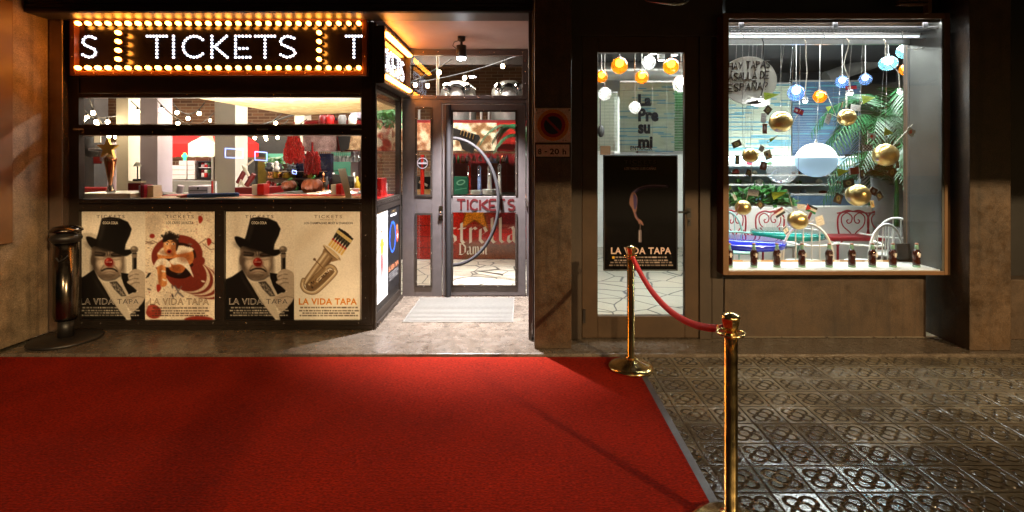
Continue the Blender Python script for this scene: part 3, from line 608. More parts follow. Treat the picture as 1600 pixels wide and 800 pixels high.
g.box(x0, x1, 4.405, 4.43, za, zc); g.box(x0, x1, 5.42, 5.445, za, zc); g.box(x0, x1, 4.431, 5.419, za, za+.03); g.box(x0, x1, 4.431, 5.419, zc-.03, zc)
g.rivets([(SX+.001, y, z) for y in np.linspace(4.44, 5.41, 8) for z in (za+.015, zc-.015)], .005, 1); g.build('frame', ['frame', 'rivet'], ss, .003)
g = MB(); g.box(SX-.06, SX-.05, 4.431, 5.419, za+.031, zc-.031); g.build('backboard', 'sign_back', ss)
b1 = MB(); bulb_mesh(b1, (0, 0, 0), (1, 0, 0)); bme = b1.build('bulb', ['bulb_amber', 'sign_frame'], ss)
for v in bme.data.vertices: v.co += OFF[ss.name]
first = True
for z in (2.61, 2.235):
    for y in np.linspace(4.46, 5.39, 17):
        o = bme if first else bme.copy()
        if not first: COL.objects.link(o); o.parent = ss
        first = False; o.location = Vector((SX-.004, y, z))-OFF[ss.name]
for ch, y0, y1 in (('C', 4.47, 4.62), ('K', 4.67, 4.80), ('E', 4.86, 4.97), ('T', 5.01, 5.15), ('S', 5.19, 5.31)):
    mb = MB(); st = [[(y0+(y1-y0)*a, 2.515-.19*b) for a, b in s] for s in GL[ch]]
    dots(mb, st, lambda p: (SX-.045, p[0], p[1]), .028, .010, (.7, 1, 1)); mb.build('letter', 'led', ss)

# ================================================================ posters
INK = (14, 12, 11)
def credits(p, x0, x1, ys, col, h=9):
    for i, y in enumerate(ys): p.dashes(x0+(0, -8, 16, -4)[i % 4], x1-(0, -8, 16, -4)[i % 4], y, y+h, col, 11+i)
def heading(p, sponsor, sx0, sx1, c1, c2, x0=160, x1=355):
    p.letters('TICKETS', x0, x1, 49, 71, c1, .0, 1.35); p.letters('PRESENTA A', x0+42, x1-38, 78, 86, c1, 0, 1.3); p.letters(sponsor, sx0, sx1, 94, 113, c2, .012)
def hollow(p, x0, x1, y0, y1, outer, inner):
    p.letters('LA VIDA TAPA', x0, x1, y0, y1, outer, .022, 1.1, 1); p.letters('LA VIDA TAPA', x0+3, x1-3, y0+4, y1-4, inner, -.006, 1.13, 2)
def paint_man():
    p = Print(18, 25, 498, 778, 3.4, (244, 236, 222), 3)
    p.poly([(80, 25), (130, 25), (110, 420), (60, 420)], (236, 226, 210), .8, 30)
    p.poly([(135, 268), (250, 288), (346, 322), (348, 372), (340, 425), (318, 466), (275, 494), (225, 494), (176, 472), (146, 432), (131, 390), (128, 330)], (164, 146, 128), curve=True)
    p.ell(129, 362, 11, 36, (130, 112, 96)); p.ell(236, 280, 120, 34, (30, 25, 22), 12, .95, 34)
    p.ell(148, 390, 26, 100, (60, 50, 44), 0, .8, 34); p.ell(344, 410, 16, 80, (84, 72, 62), 0, .75, 26); p.ell(232, 470, 80, 26, (80, 66, 56), 0, .75, 26)
    p.ell(186, 386, 26, 30, (220, 204, 186), 0, .75, 26); p.ell(304, 390, 28, 34, (226, 210, 192), 0, .75, 28); p.ell(248, 448, 34, 14, (206, 190, 172), 0, .7, 16); p.ell(250, 318, 26, 16, (190, 174, 158), 0, .6, 16)
    for cx, cy, a, t in ((186, 326, 8, 1), (296, 330, -6, -1)):
        p.ell(cx, cy, 46, 19, (62, 50, 44), a, .85, 18); p.line([(cx-32, cy+1+t), (cx, cy+5), (cx+30, cy+1-t)], 9, (12, 9, 8), 1, 4); p.line([(cx-34, cy-14+5*t*-1), (cx, cy-16), (cx+34, cy-14+5*t)], 9, (34, 27, 24), .95, 5)
        p.ell(cx, cy+18, 32, 7, (202, 186, 168), a, .75, 8); p.line([(cx-28, cy+27), (cx, cy+32), (cx+26, cy+26)], 5, (108, 92, 80), .7, 6)
    p.line([(232, 296), (238, 330)], 6, (44, 36, 32), .9, 5); p.line([(254, 298), (250, 330)], 6, (44, 36, 32), .9, 5)
    p.line([(210, 400), (190, 428), (184, 452)], 7, (92, 76, 66), .8, 8, True); p.line([(284, 402), (306, 430), (310, 456)], 7, (96, 80, 70), .8, 8, True)
    p.line([(196, 436), (222, 424), (250, 421), (282, 426), (302, 440)], 10, (22, 14, 13), 1, 5, True); p.line([(212, 450), (250, 443), (290, 450)], 7, (110, 88, 78), .8, 7, True); p.line([(222, 464), (250, 458), (280, 465)], 6, (90, 74, 64), .7, 6, True)
    p.line([(176, 478), (225, 502), (290, 494), (322, 470)], 12, (60, 50, 44), .85, 14, True)
    p.ell(245, 376, 30, 30, (150, 32, 26)); p.ell(255, 388, 26, 24, (96, 10, 8), 0, .7, 24); p.ell(234, 362, 9, 7, (240, 140, 120), 0, .7, 8)
    p.letters('Coca-Cola', 224, 268, 369, 379, (232, 190, 178), 0)
    p.poly([(166, 470), (205, 512), (262, 520), (322, 478), (340, 500), (386, 602), (352, 640), (402, 778), (345, 756), (250, 640), (190, 540)], (208, 198, 182)); p.poly([(205, 512), (252, 600), (345, 756), (300, 730), (220, 600)], (170, 158, 142), .7, 10)
    p.poly([(248, 514), (300, 508), (336, 552), (368, 612), (332, 614), (284, 566)], (62, 56, 52)); rr = random.Random(4)
    for _ in range(46): t = rr.random(); cx = 270+t*78+rr.uniform(-22, 22)*(1-.4*t); cy = 520+t*84+rr.uniform(-6, 8); p.ell(cx, cy, 4, 4, (180, 170, 156), 0, .7, 4)
    p.poly([(18, 498), (70, 476), (122, 440), (140, 428), (168, 482), (205, 540), (262, 640), (350, 752), (372, 778), (18, 778)], INK); p.poly([(330, 450), (392, 458), (440, 470), (470, 560), (420, 585), (384, 602), (352, 540), (334, 488)], INK); p.poly([(440, 700), (498, 610), (498, 778), (402, 778), (392, 740)], INK)
    p.poly([(118, 446), (150, 520), (230, 640), (300, 720)], (40, 36, 34), .7, 10)
    p.poly([(196, 72), (250, 62), (318, 70), (378, 97), (405, 146), (392, 190), (364, 250), (354, 300), (250, 272), (148, 240), (166, 190), (182, 128)], INK); p.poly([(86, 206), (106, 197), (152, 214), (222, 244), (300, 276), (356, 290), (396, 288), (412, 300), (396, 320), (348, 334), (250, 294), (150, 266), (126, 276), (98, 240)], INK, curve=True); p.poly([(200, 82), (230, 75), (214, 150), (190, 225), (172, 222)], (44, 40, 38), .7, 14); p.line([(345, 262), (378, 170), (388, 140)], 5, (50, 46, 44), .5, 8)
    p.line([(424, 320), (424, 575)], 30, (20, 18, 17)); p.line([(416, 340), (416, 430)], 5, (150, 138, 124), .8, 5); p.ell(423, 332, 19, 16, (128, 114, 100)); p.line([(408, 318), (440, 318)], 6, (40, 34, 30)); p.ell(422, 289, 27, 24, (112, 100, 88)); p.ell(416, 280, 12, 8, (196, 182, 164), 0, .8, 8); p.line([(400, 300), (444, 300)], 5, (50, 44, 40), .8)
    hand = (186, 172, 156)
    p.poly([(378, 470), (396, 440), (430, 424), (472, 436), (498, 470), (498, 600), (452, 582), (410, 545), (372, 518), (384, 500)], hand, curve=True)
    for a, b_ in (((388, 478), (452, 462)), ((380, 505), (450, 492)), ((398, 532), (458, 520))): p.line([a, ((a[0]+b_[0])/2, b_[1]-2), b_], 5, (92, 78, 68), .85, 5, True)
    for c in ((400, 488), (396, 515), (414, 456)): p.ell(*c, 16, 7, (214, 200, 184), -12, .7, 8)
    p.poly([(352, 636), (392, 604), (452, 580), (498, 594), (490, 640), (452, 690), (412, 722), (386, 700)], hand, curve=True); p.line([(372, 640), (440, 616), (486, 622)], 5, (100, 86, 76), .7, 6, True); p.ell(440, 650, 40, 22, (206, 192, 176), -30, .5, 20)
    p.soften(1); p.grain(.035, 1); heading(p, 'COCA COLA', 204, 308, (88, 78, 74), (236, 226, 208)); hollow(p, 50, 456, 628, 670, (206, 196, 184), (50, 46, 46)); credits(p, 62, 452, (688, 708, 724, 741), (206, 196, 180)); return p
def paint_spiral():
    p = Print(18, 25, 498, 778, 3.4, (236, 222, 202), 5); rr = random.Random(8)
    p.C *= (1+.06*np.sin(p.X/37)*np.cos(p.Y/53))[..., None]
    for _ in range(420):
        cx, cy = rr.uniform(18, 498), rr.uniform(25, 640); p.ell(cx, cy, rr.uniform(1.5, 4.5), rr.uniform(1.5, 3), rr.choice([(120, 84, 62), (160, 120, 90), (70, 48, 40), (140, 40, 32)]), rr.uniform(0, 180), rr.uniform(.4, .9), 3)
    p.ell(80, 115, 60, 70, (206, 190, 172), 0, .7, 20)
    for pts in ([(18, 248), (70, 228), (140, 262)], [(380, 255), (440, 215), (498, 250)], [(420, 250), (470, 290), (498, 284)], [(18, 232), (80, 246), (40, 250)]): p.line(pts, 5, (84, 56, 44), .8)
    red, pale = (122, 46, 34), (222, 204, 182)
    for k in range(7, -1, -1): p.ell(300+k*17, 455+k*9, 150+k*6, 120-k*2, pale if k % 2 else red, 24, 1)
    p.ell(238, 330, 178, 142, red, -8); p.ell(245, 345, 128, 104, (40, 18, 14), -8); p.ell(262, 455, 128, 66, red, 8); p.ell(245, 440, 96, 50, (30, 14, 12), 6)
    p.poly([(100, 320), (150, 270), (250, 262), (340, 290), (352, 370), (300, 400), (250, 352), (180, 352), (120, 350)], (206, 128, 70), curve=True); p.poly([(105, 318), (140, 276), (170, 300), (200, 330), (150, 330)], (236, 226, 210), curve=True, noise=2); p.poly([(255, 262), (345, 280), (340, 302), (260, 320), (230, 312)], (236, 226, 210), curve=True, noise=2)
    p.poly([(100, 360), (150, 350), (162, 470), (168, 530), (140, 548), (112, 520)], (212, 138, 78), curve=True); p.poly([(180, 370), (262, 346), (300, 400), (266, 452), (190, 430)], (196, 116, 62), curve=True)
    p.poly([(76, 420), (96, 366), (140, 350), (180, 368), (196, 405), (165, 412), (130, 396)], (240, 232, 218), curve=True); p.poly([(188, 366), (240, 344), (300, 352), (340, 440), (352, 482), (312, 430), (262, 392), (212, 396)], (240, 232, 218), curve=True)
    p.ell(190, 258, 46, 72, (222, 160, 104), 6); p.poly([(138, 238), (150, 186), (200, 176), (244, 210), (248, 262), (232, 300), (226, 240), (190, 222), (152, 236)], (28, 20, 18), curve=True); p.ell(216, 275, 20, 50, (130, 70, 40), 8, .6, 18); p.ell(176, 268, 12, 30, (244, 196, 146), 0, .6, 14); p.ell(196, 322, 22, 12, (120, 66, 38), 0, .6, 12); p.ell(122, 470, 12, 80, (130, 72, 40), 6, .6, 16); p.ell(150, 440, 10, 70, (240, 180, 124), 4, .5, 12); p.ell(292, 340, 46, 40, (120, 62, 34), 0, .55, 30); p.ell(230, 420, 40, 26, (112, 56, 30), 10, .6, 24); p.ell(150, 312, 34, 16, (120, 66, 38), 20, .5, 16)
    for c in ((140, 196), (165, 182), (190, 170), (220, 186), (246, 196), (238, 218)): p.ell(*c, 15, 9, (42, 34, 30), rr.uniform(0, 90)); p.ell(c[0]+3, c[1]-3, 5, 4, (186, 172, 150), 0, .8, 4)
    for cx in (168, 212): p.ell(cx, 250, 12, 6, (240, 232, 222)); p.ell(cx+2, 250, 5, 5, INK); p.line([(cx-16, 236), (cx, 230), (cx+15, 238)], 5, (44, 28, 22))
    p.line([(190, 252), (184, 276)], 4, (170, 100, 62), .7, 5); p.ell(184, 302, 17, 15, (150, 24, 24)); p.ell(184, 304, 9, 8, (34, 10, 10))
    for c in ((400, 80), (460, 235), (110, 556)): p.poly([(c[0]-14, c[1]-18), (c[0]+6, c[1]-24), (c[0]+18, c[1]+4), (c[0]-6, c[1]+28)], (160, 48, 32), curve=True)
    p.ell(66, 195, 18, 16, (146, 40, 30)); p.ell(390, 372, 44, 34, red, -20)
    for c, a in (((145, 440), 10), ((150, 500), 20), ((252, 458), -20), ((330, 252), 6), ((206, 545), 80), ((208, 610), 70), ((420, 510), 15), ((45, 565), 20), ((190, 396), 80), ((270, 575), 30)): p.ell(*c, 15, 6, rr.choice([(70, 60, 58), (240, 232, 218), (110, 96, 90)]), a)
    p.ell(75, 720, 56, 48, (150, 56, 42), 20); p.ell(60, 700, 22, 16, (230, 120, 100), 20, .5, 20); p.ell(390, 775, 100, 24, (140, 48, 36)); p.poly([(18, 490), (40, 452), (60, 450), (40, 480)], INK); p.poly([(18, 660), (50, 640), (18, 740)], (190, 176, 160))
    p.line([(225, 540), (250, 590), (280, 615)], 12, (96, 90, 96), .8); p.line([(270, 545), (225, 610)], 9, (120, 112, 112), .8)
    p.soften(1); p.grain(.05, 1); heading(p, 'LOS CAFES LAVAZZA', 164, 352, (110, 90, 80), (34, 26, 22)); hollow(p, 50, 460, 628, 672, (52, 30, 22), (216, 190, 160)); credits(p, 70, 452, (690, 710, 727, 743), (70, 48, 38)); return p
def paint_tuba():
    p = Print(20, 25, 502, 778, 3.4, (248, 242, 230), 9)
    p.poly([(20, 200), (300, 25), (420, 25), (20, 330)], (228, 216, 196), .5, 60)
    q = lambda t, u: (285+(112-285)*t+u*.80, 300+(525-300)*t+u*.60)           # along the tube, across it
    p.poly([(240, 285), (336, 352), (296, 372), (262, 392), (150, 560), (84, 520), (80, 505), (205, 330), (220, 300)], (150, 124, 92), curve=True)
    p.line([(240, 318), (150, 440), (96, 520)], 16, (240, 226, 196), .9, 12, True); p.line([(282, 352), (200, 460), (130, 560)], 12, (84, 62, 42), .85, 12, True); p.line([(262, 336), (180, 448), (118, 530)], 9, (206, 186, 152), .8, 8, True)
    p.line([(84, 500), (76, 540), (100, 576), (150, 588), (195, 566), (300, 462), (306, 430), (284, 408), (252, 412), (170, 478), (120, 530), (118, 552), (142, 562), (180, 540), (282, 446)], 30, (120, 96, 68), 1, 4, True)
    p.line([(84, 500), (76, 540), (100, 576), (150, 588), (195, 566), (300, 462), (306, 430), (284, 408), (252, 412), (170, 478)], 18, (196, 174, 138), 1, 6, True); p.line([(78, 520), (90, 564), (140, 584), (190, 562), (300, 456), (302, 432)], 6, (248, 238, 216), .9, 5, True)
    p.line([(232, 420), (180, 470), (130, 524)], 18, (150, 124, 90), 1, 4, True); rr = random.Random(2)
    for i in range(24): t = i/23; c = (132+t*130+rr.uniform(-16, 16), 540-t*104+rr.uniform(-14, 14)); p.ell(*c, 8, 6, rr.choice([(60, 42, 30), (222, 204, 168), (150, 120, 84), (96, 72, 48)]), 40)
    p.line([(248, 432), (180, 498)], 8, (230, 214, 180), .9); p.line([(260, 446), (196, 512)], 8, (80, 58, 40), .8)
    p.line([(162, 358), (190, 385), (222, 420)], 6, (120, 92, 62)); p.ell(162, 357, 10, 9, (110, 84, 58))
    p.ell(284, 312, 76, 17, (112, 88, 62), 40); p.ell(284, 306, 68, 12, (214, 190, 150), 40); p.line([(228, 256), (282, 318), (342, 366)], 7, (236, 220, 188), .8, 5, True)
    ax = np.array((.56, -.83)); ay = np.array((.80, .60))
    for k in range(6):
        b0 = np.array((276, 244))+ay*(k*21); P_ = lambda u, w: tuple(b0+ax*u+ay*w)
        p.poly([P_(-22, -7), P_(28, -7), P_(28, 8), P_(-22, 8)], (222, 182, 84)); p.line([P_(-20, -2), P_(26, -2)], 4, (248, 224, 150), .8, 4); p.ell(*P_(32, 0), 9, 9, (168, 44, 22)); p.poly([P_(38, -5), P_(58, -10), P_(128-abs(k-2.5)*3, -11), P_(128-abs(k-2.5)*3, 11), P_(58, 10), P_(38, 6)], (26, 24, 18)); p.poly([P_(82, -11), P_(106, -11), P_(106, 11), P_(82, 11)], (224, 204, 140)); p.line([P_(60, -5), P_(78, -5)], 3, (150, 150, 120), .8)
    p.grain(.02, 1); heading(p, 'LOS CHAMPAGNES MOËT & CHANDON', 90, 430, (128, 106, 84), (40, 32, 28)); p.letters('LA VIDA TAPA', 52, 460, 627, 672, (222, 140, 14), .026, 1.08); credits(p, 62, 466, (687, 709, 726, 743), (74, 58, 46)); return p
def paint_harlequin():
    p = Print(0, 0, 240, 480, 3, (238, 238, 238), 3); red, gold, skin = (196, 24, 20), (224, 160, 50), (226, 176, 140)
    p.poly([(92, 205), (128, 205), (134, 300), (146, 380), (134, 384), (116, 300), (104, 384), (92, 384), (88, 300)], red); p.poly([(84, 150), (136, 150), (140, 215), (112, 235), (82, 215)], gold, curve=True); p.line([(110, 150), (112, 230)], 12, red)
    p.line([(88, 158), (50, 190), (42, 150)], 12, gold, curve=True); p.line([(134, 158), (160, 190), (176, 150)], 12, gold, curve=True); p.ell(110, 126, 15, 20, skin); p.ell(110, 108, 17, 10, (200, 60, 30)); p.ell(42, 142, 8, 8, skin); p.ell(178, 142, 8, 8, skin)
    for c in ((40, 110), (86, 62), (170, 48)): p.ell(*c, 9, 10, (130, 160, 70))
    p.letters('TICKETS', 70, 170, 14, 26, (150, 150, 156), 0, 1.3); p.dashes(50, 190, 36, 46, (70, 70, 76)); p.letters('LA VIDA TAPA', 16, 226, 388, 416, (226, 130, 30), .02, 1.08); credits(p, 24, 216, (426, 436, 446), (110, 110, 110), 5); return p
def paint_ring():
    p = Print(0, 0, 240, 480, 3, (18, 17, 20), 3)
    p.ell(120, 170, 66, 92, (40, 40, 46), 0, .8, 20)
    for k in range(16):
        a0 = k*22.5; p.line([(100+60*math.cos(R(a0+t)), 170+86*math.sin(R(a0+t))) for t in (0, 5, 10, 15)], 13, (30, 90, 230))
    p.ell(196, 130, 14, 22, (210, 120, 70)); p.poly([(182, 150), (216, 146), (224, 200), (190, 214)], (190, 70, 50), curve=True, noise=2); p.ell(206, 180, 12, 14, (240, 220, 200), 20)
    p.letters('TICKETS', 70, 170, 14, 26, (150, 120, 70), 0, 1.3); p.poly([(56, 36), (184, 36), (184, 48), (56, 48)], (226, 226, 226)); p.letters('LA VIDA TAPA', 16, 226, 330, 360, (206, 130, 90), .02, 1.08); credits(p, 24, 216, (372, 384, 396, 408), (190, 190, 190), 6); return p
def paint_arm():
    p = Print(28, 35, 512, 772, 3.2, (12, 11, 12), 6); pale, viol = (136, 100, 92), (76, 64, 102)
    p.line([(450, 232), (390, 228), (320, 232), (260, 246), (224, 272), (206, 310)], 22, viol, .9, 8, True); p.line([(440, 226), (330, 224), (262, 238), (222, 268)], 5, (190, 170, 190), .7, 5, True)
    p.poly([(206, 280), (228, 268), (246, 300), (246, 350), (240, 392), (224, 400), (210, 370), (194, 340)], pale, curve=True); p.poly([(222, 282), (242, 300), (244, 350), (230, 392), (222, 340)], viol, curve=True)
    p.line([(226, 385), (240, 430), (266, 462)], 15, pale, 1, 5, True); p.line([(232, 400), (250, 440), (262, 456)], 5, viol, .8, 4, True); p.poly([(254, 446), (274, 452), (290, 480), (282, 484), (268, 470), (262, 476), (256, 470)], pale, curve=True)
    p.line([(268, 474), (266, 520)], 5, (110, 92, 92)); p.poly([(256, 515), (276, 515), (276, 594), (256, 594)], (120, 110, 116)); p.line([(262, 520), (262, 590)], 4, (190, 180, 184), .8)
    p.letters('TICKETS', 160, 372, 58, 82, (66, 60, 62), 0, 1.35); p.letters('PRESENTA A', 210, 322, 88, 96, (90, 82, 82), 0, 1.3); p.letters('LOS VINOS LUIS CAÑAS', 160, 374, 102, 122, (190, 176, 170), .01); p.letters('LA VIDA TAPA', 70, 476, 628, 672, (206, 178, 168), .024, 1.1)
    p.poly([(78, 686), (94, 686), (94, 702), (78, 702)], (226, 180, 60)); credits(p, 100, 446, (688, 708), (190, 172, 162)); credits(p, 66, 480, (722, 740), (170, 152, 142)); return p
PAPER = 'posters on the front of the ticket booth'
dP = KF+.030
def poster(p, px0, px1, py0, py1, d, label, group=PAPER, m='print'): return solo(p.front(px0, px1, py0, py1, d), 'poster', m, label, 'poster', group)
poster(paint_man(), 119, 226.8, 330.5, 500, dP, 'poster of a man in a top hat with red nose, partly behind the steel bollard')
poster(paint_spiral(), 227, 335, 330.5, 500, dP, 'poster of a woman in white gloves leaning out of a red and white striped spiral')
poster(paint_man(), 351, 459.6, 330.5, 500, dP, 'poster of a man in a top hat with red nose, beside the tuba poster')
poster(paint_tuba(), 459.8, 567, 330.5, 500, dP, 'cream poster of a tuba with champagne bottles in its bell')
xs = KX-.006
def side_poster(p, d0, d1, z0, z1, label): return solo(p.mesh((xs, d0, z1), (0, d1-d0, 0), (0, 0, z0-z1), .004), 'poster', 'print', label, 'poster', 'posters on the side of the booth')
side_poster(paint_harlequin(), 4.53, 4.90, .2, 1.02, 'white poster of a juggler in red trousers on the booth side')
side_poster(paint_ring(), 4.905, 5.355, .2, 1.02, 'black poster with a bright blue dashed ring, on the booth side')

# ================================================================ entrance door and its surround
ds = thing('door_surround', 'grey steel entrance surround with narrow side light and riveted transom window', 'door frame', (X(725, DW), DW, PLAT))
g = MB(); a, b_ = DW, DW+.06
g.pbox(628.6, 650, 155, 463, a, b_); g.pbox(674, 690, 155, 463, a, b_); g.pbox(650, 674, 155, 167, a, b_); g.pbox(650, 674, 306, 333, a, b_); g.pbox(650, 674, 448, 463, a, b_)
g.pbox(690.5, 822, 155, 162, a+.004, b_); g.pbox(628.6, 825, 77, 86, a, b_); g.pbox(628.6, 825, 149, 154.6, a-.01, b_); g.pbox(628.6, 634, 86, 149, a, b_); g.pbox(816, 825, 86, 149, a, b_); g.pbox(822.5, 828, 155, 463, a, b_); g.build('frame', 'frame_light', ds, .002)
g = MB(); g.frame(651.5, 672.5, 171, 304, 3, a-.012, a-.001, 0); g.frame(651.5, 672.5, 336, 446, 3, a-.012, a-.001, 0)
g.rivets([P(px, py, a-.012) for px in (650, 674) for py in (185, 214, 242, 270, 298, 350, 372, 396, 420, 440)]+[P(662, py, a-.012) for py in (169, 448)], .006, 1); g.rivets([P(px, 81, a) for px in range(640, 824, 22)], .007, 1); g.rivets([P(px, 152, a-.01) for px in range(638, 822, 22)], .007, 1); g.rivets([P(821, py, a) for py in (95, 112, 130)], .007, 1); g.build('glazing_trim', ['frame', 'rivet'], ds)
g = MB(); g.pbox(651, 673, 170, 305, a+.02, a+.026); g.pbox(651, 673, 335, 447, a+.02, a+.026); g.build('side_pane', 'glass', ds)
g = MB(); g.pbox(634, 816, 86, 149, a+.02, a+.026); g.build('transom_pane', 'glass', ds)
gd = thing('glass_door', 'grey steel glass door with a big half round tube handle and red lettering on its middle rail', 'door', (X(755, DW), DW, PLAT))
g = MB(); a = DW-.006
g.pbox(691.5, 706, 163, 462, a, a+.05); g.pbox(806, 821.5, 163, 462, a, a+.05); g.pbox(706, 806, 163, 172, a, a+.05); g.pbox(706, 806, 307, 332, a+.004, a+.05); g.pbox(706, 806, 448, 462, a, a+.05); g.build('frame', 'frame_light', gd, .002)
g = MB(); g.frame(708, 805, 175, 305, 3, a-.012, a-.001, 0, 'lrt'); g.frame(708, 805, 334, 446, 3, a-.012, a-.001, 0, 'lrb')
g.rivets([P(px, py, a-.012) for px in (706.3, 806.6) for py in (196, 222, 246, 271, 296, 345, 370, 394, 420, 440)]+[P(px, 447.5, a-.012) for px in (726, 752, 778)]+[P(px, 173, a-.012) for px in (728, 756, 782)], .006, 1); g.build('glazing_trim', ['frame', 'rivet'], gd)
g = MB(); g.pbox(706, 806, 172, 307, a+.02, a+.026); g.pbox(706, 806, 332, 448, a+.02, a+.026); g.build('pane', 'glass', gd)
g = MB(); dh = a-.05; g.tube([P(706+73*math.sin(t), 315-99*math.cos(t), dh) for t in np.linspace(.03, math.pi-.03, 40)], .018, 10); g.tube([P(701, 164, dh), P(701, 463, dh)], .026, 12)
for py in (213, 417): g.tube([P(703, py, dh), P(703, py, a)], .012, 8)
g.build('handle', pmat('dark_tube_steel', rgb(34, 31, 31), .75, 0, .1, 9, spec=.2), gd)
g = MB(); g.lathe([(.022, 0), (.024, -.012), (.016, -.03), (.0, -.03)], P(689, 333, a), 16, 0, 'y'); g.pbox(686, 692, 322, 344, a-.004, a-.001, 0); g.build('lock', 'chrome', gd)
M['faded_red'] = pmat('faded_red_letters', rgb(52, 7, 7), .9, 0, .3, 60, spec=.1)
for ch, x0, x1, py0, py1 in (('T', 714, 727, 312, 328), ('I', 728, 734, 312, 328), ('C', 735, 748, 312, 328), ('K', 750, 763, 312, 328), ('E', 765, 775, 312, 328), ('T', 777, 789, 312, 328), ('S', 793, 804, 312, 328)):
    mb = MB(); k = 0
    for s in GL[ch]:
        q = [P(x0+(x1-x0)*u, py0+(py1-py0)*v_, a-.0005-.0004*k) for u, v_ in s]; k += 1; w = .011
        for (p0, p1) in zip(q, q[1:]):
            p0, p1 = Vector(p0), Vector(p1); t = (p1-p0).normalized(); n_ = Vector((-t.z, 0, t.x))*w; k += .2
            e = Vector((0, -.0003*k, 0)); mb.quad(p0-n_+e, p0+n_+e, p1+n_+e, p1-n_+e)
    mb.build('letter', 'faded_red', gd)
g = MB(); g.tube([P(822, 314, a-.03), P(823.5, 322, a-.04)], .012, 8); g.pbox(820.5, 824, 310, 324, a-.03, a-.008, 0); g.build('latch', 'chrome', gd)
# ceiling spotlight in the recess
sp = thing('ceiling_spotlight', 'black ceiling spotlight with a bright white lens over the entrance', 'spotlight', P(720, 57, 4.95))
d = 4.95; x = X(721, d); g = MB(); g.lathe([(.038, 0), (.038, -.035), (.02, -.05)], (x, d, zf+.003), 20); g.tube([(x, d, zf-.04), (x, d, zf-.085)], .012, 8); g.tube([(x-.01, d, zf-.03), (x-.07, d, zf-.05), (x-.085, d, zf-.085), (x-.05, d, zf-.115), (x-.02, d, zf-.10)], .004, 6); g.build('mount', 'black', sp)
g = MB(); g.lathe([(.0, -.082), (.048, -.085), (.052, -.20), (.050, -.20)], (x, d, zf), 24); g.build('housing', 'black', sp)
M['spot_lens'] = emat('lit_spot_lens', (.95, .96, 1), 90)
g = MB(); g.lathe([(.0, -.201), (.044, -.203), (.038, -.222), (.0, -.228)], (x, d, zf), 24); g.build('lens', 'spot_lens', sp)
lamp('SPOT', 'spot_light', (x, d, zf-.245), 2700, (.96, .95, 1), radius=.035, target=(x+.22, d+.10, 0), cone=86, blend=1)

# ================================================================ no parking sign on the pier
np_ = Print(836, 169, 892, 222.5, .42, (226, 222, 214), 4); c = (864, 195.5)
np_.ell(*c, 24.5, 24.5, (206, 140, 24)); np_.ell(*c, 19.2, 19.2, (150, 24, 14)); np_.ell(*c, 14.2, 14.2, (18, 16, 34)); np_.line([(853.5, 185), (874.5, 206)], 3.6, (150, 30, 14)); np_.grain(.05, 2)
for q in ((838.5, 172), (889.5, 172)): np_.ell(*q, .9, 1.2, (40, 34, 30))
for q in ((880, 219), (884, 219.5)): np_.ell(*q, 1.2, .7, (90, 80, 70), 0, .7)
np_.line([(838, 178), (843, 175.5), (850, 174)], .5, (90, 82, 74), .6)
solo(np_.front(836, 892, 169, 222.5, PR-.012, .010), 'no_parking_sign', 'enamel', 'square plate with a round no parking symbol on the granite pillar', 'sign')
hp = Print(836, 224, 891.5, 246.5, .5, (18, 16, 15), 4); hp.poly([(837.6, 225.8), (890, 225.8), (890, 244.8), (837.6, 244.8)], (230, 226, 218)); hp.grain(.04, 2)
hp.letters('8', 840.5, 846, 232.3, 241.3, INK, .02); hp.letters('-', 851, 854.6, 236, 237.8, INK, .02); hp.letters('20', 859, 873.5, 232.3, 241.3, INK, .02); hp.letters('h', 879, 884.6, 232.3, 241.3, INK, .02)
solo(hp.front(836, 891.5, 224, 246.5, PR-.012, .010), 'hours_plate', 'enamel', 'small white plate with black border giving the hours, below the no parking symbol', 'sign')

# ================================================================ shop door
sd = thing('glass_door', 'brown framed full length glass door of the small shop, a black poster hanging on it', 'door', (X(1000, SW), SW, PLAT))
a = SW+.012; g = MB(); g.pbox(909.5, 934, 57, 528, a, a+.055); g.pbox(1070, 1092.5, 57, 528, a, a+.055); g.pbox(934, 1070, 57, 82, a, a+.055); g.pbox(934, 1070, 494, 528, a, a+.055); g.build('frame', 'door_wood', sd, .004)
g = MB(); g.pbox(934, 1070, 82, 494, a+.025, a+.031); g.build('pane', 'glass', sd)
g = MB(); g.pbox(1073.5, 1080, 325, 340, a-.006, a-.001); g.tube([P(1076.5, 331, a), P(1076.5, 331, a-.05), P(1060, 331.5, a-.055)], .009, 8); g.pbox(1075, 1079.5, 342, 353, a-.006, a-.001); g.ball(P(1077, 346, a-.006), .008, 8, 6); g.build('handle', 'black', sd)
g = MB(); g.pbox(911, 915, 484, 505, a-.018, a-.001); g.build('hinge', 'black', sd)
mb = MB(); v_, f_ = txt2d('ENTRADA', .02, 1.05); mb.add([P(985+34*u, 228+7*w, a+.022) for u, w in v_], f_); pts = [(992, 237.5), (997, 235.5), (997, 236.9), (1012, 236.9), (1012, 238.1), (997, 238.1), (997, 239.5)]; mb.prism([(X(p, a+.022), Z(q, a+.022)) for p, q in pts], a+.0205, a+.022)
M['maroon'] = pmat('maroon_vinyl', rgb(84, 12, 16), .5, 0, 0); mb.build('lettering', 'maroon', sd)
po = thing('poster', 'black framed poster of a bare arm, hung on the shop door', 'poster', P(1001, 423, SW-.01))
g = MB(); a = SW-.022; g.pbox(943, 1059, 242, 423, a+.004, a+.03, 0); g.frame(945, 1057, 244.5, 421, 2.2, a-.006, a+.003); g.build('frame', 'black', po, .003)
o = paint_arm().front(945, 1057, 244.5, 421, a, .003).build('sheet', 'print_gloss', po)

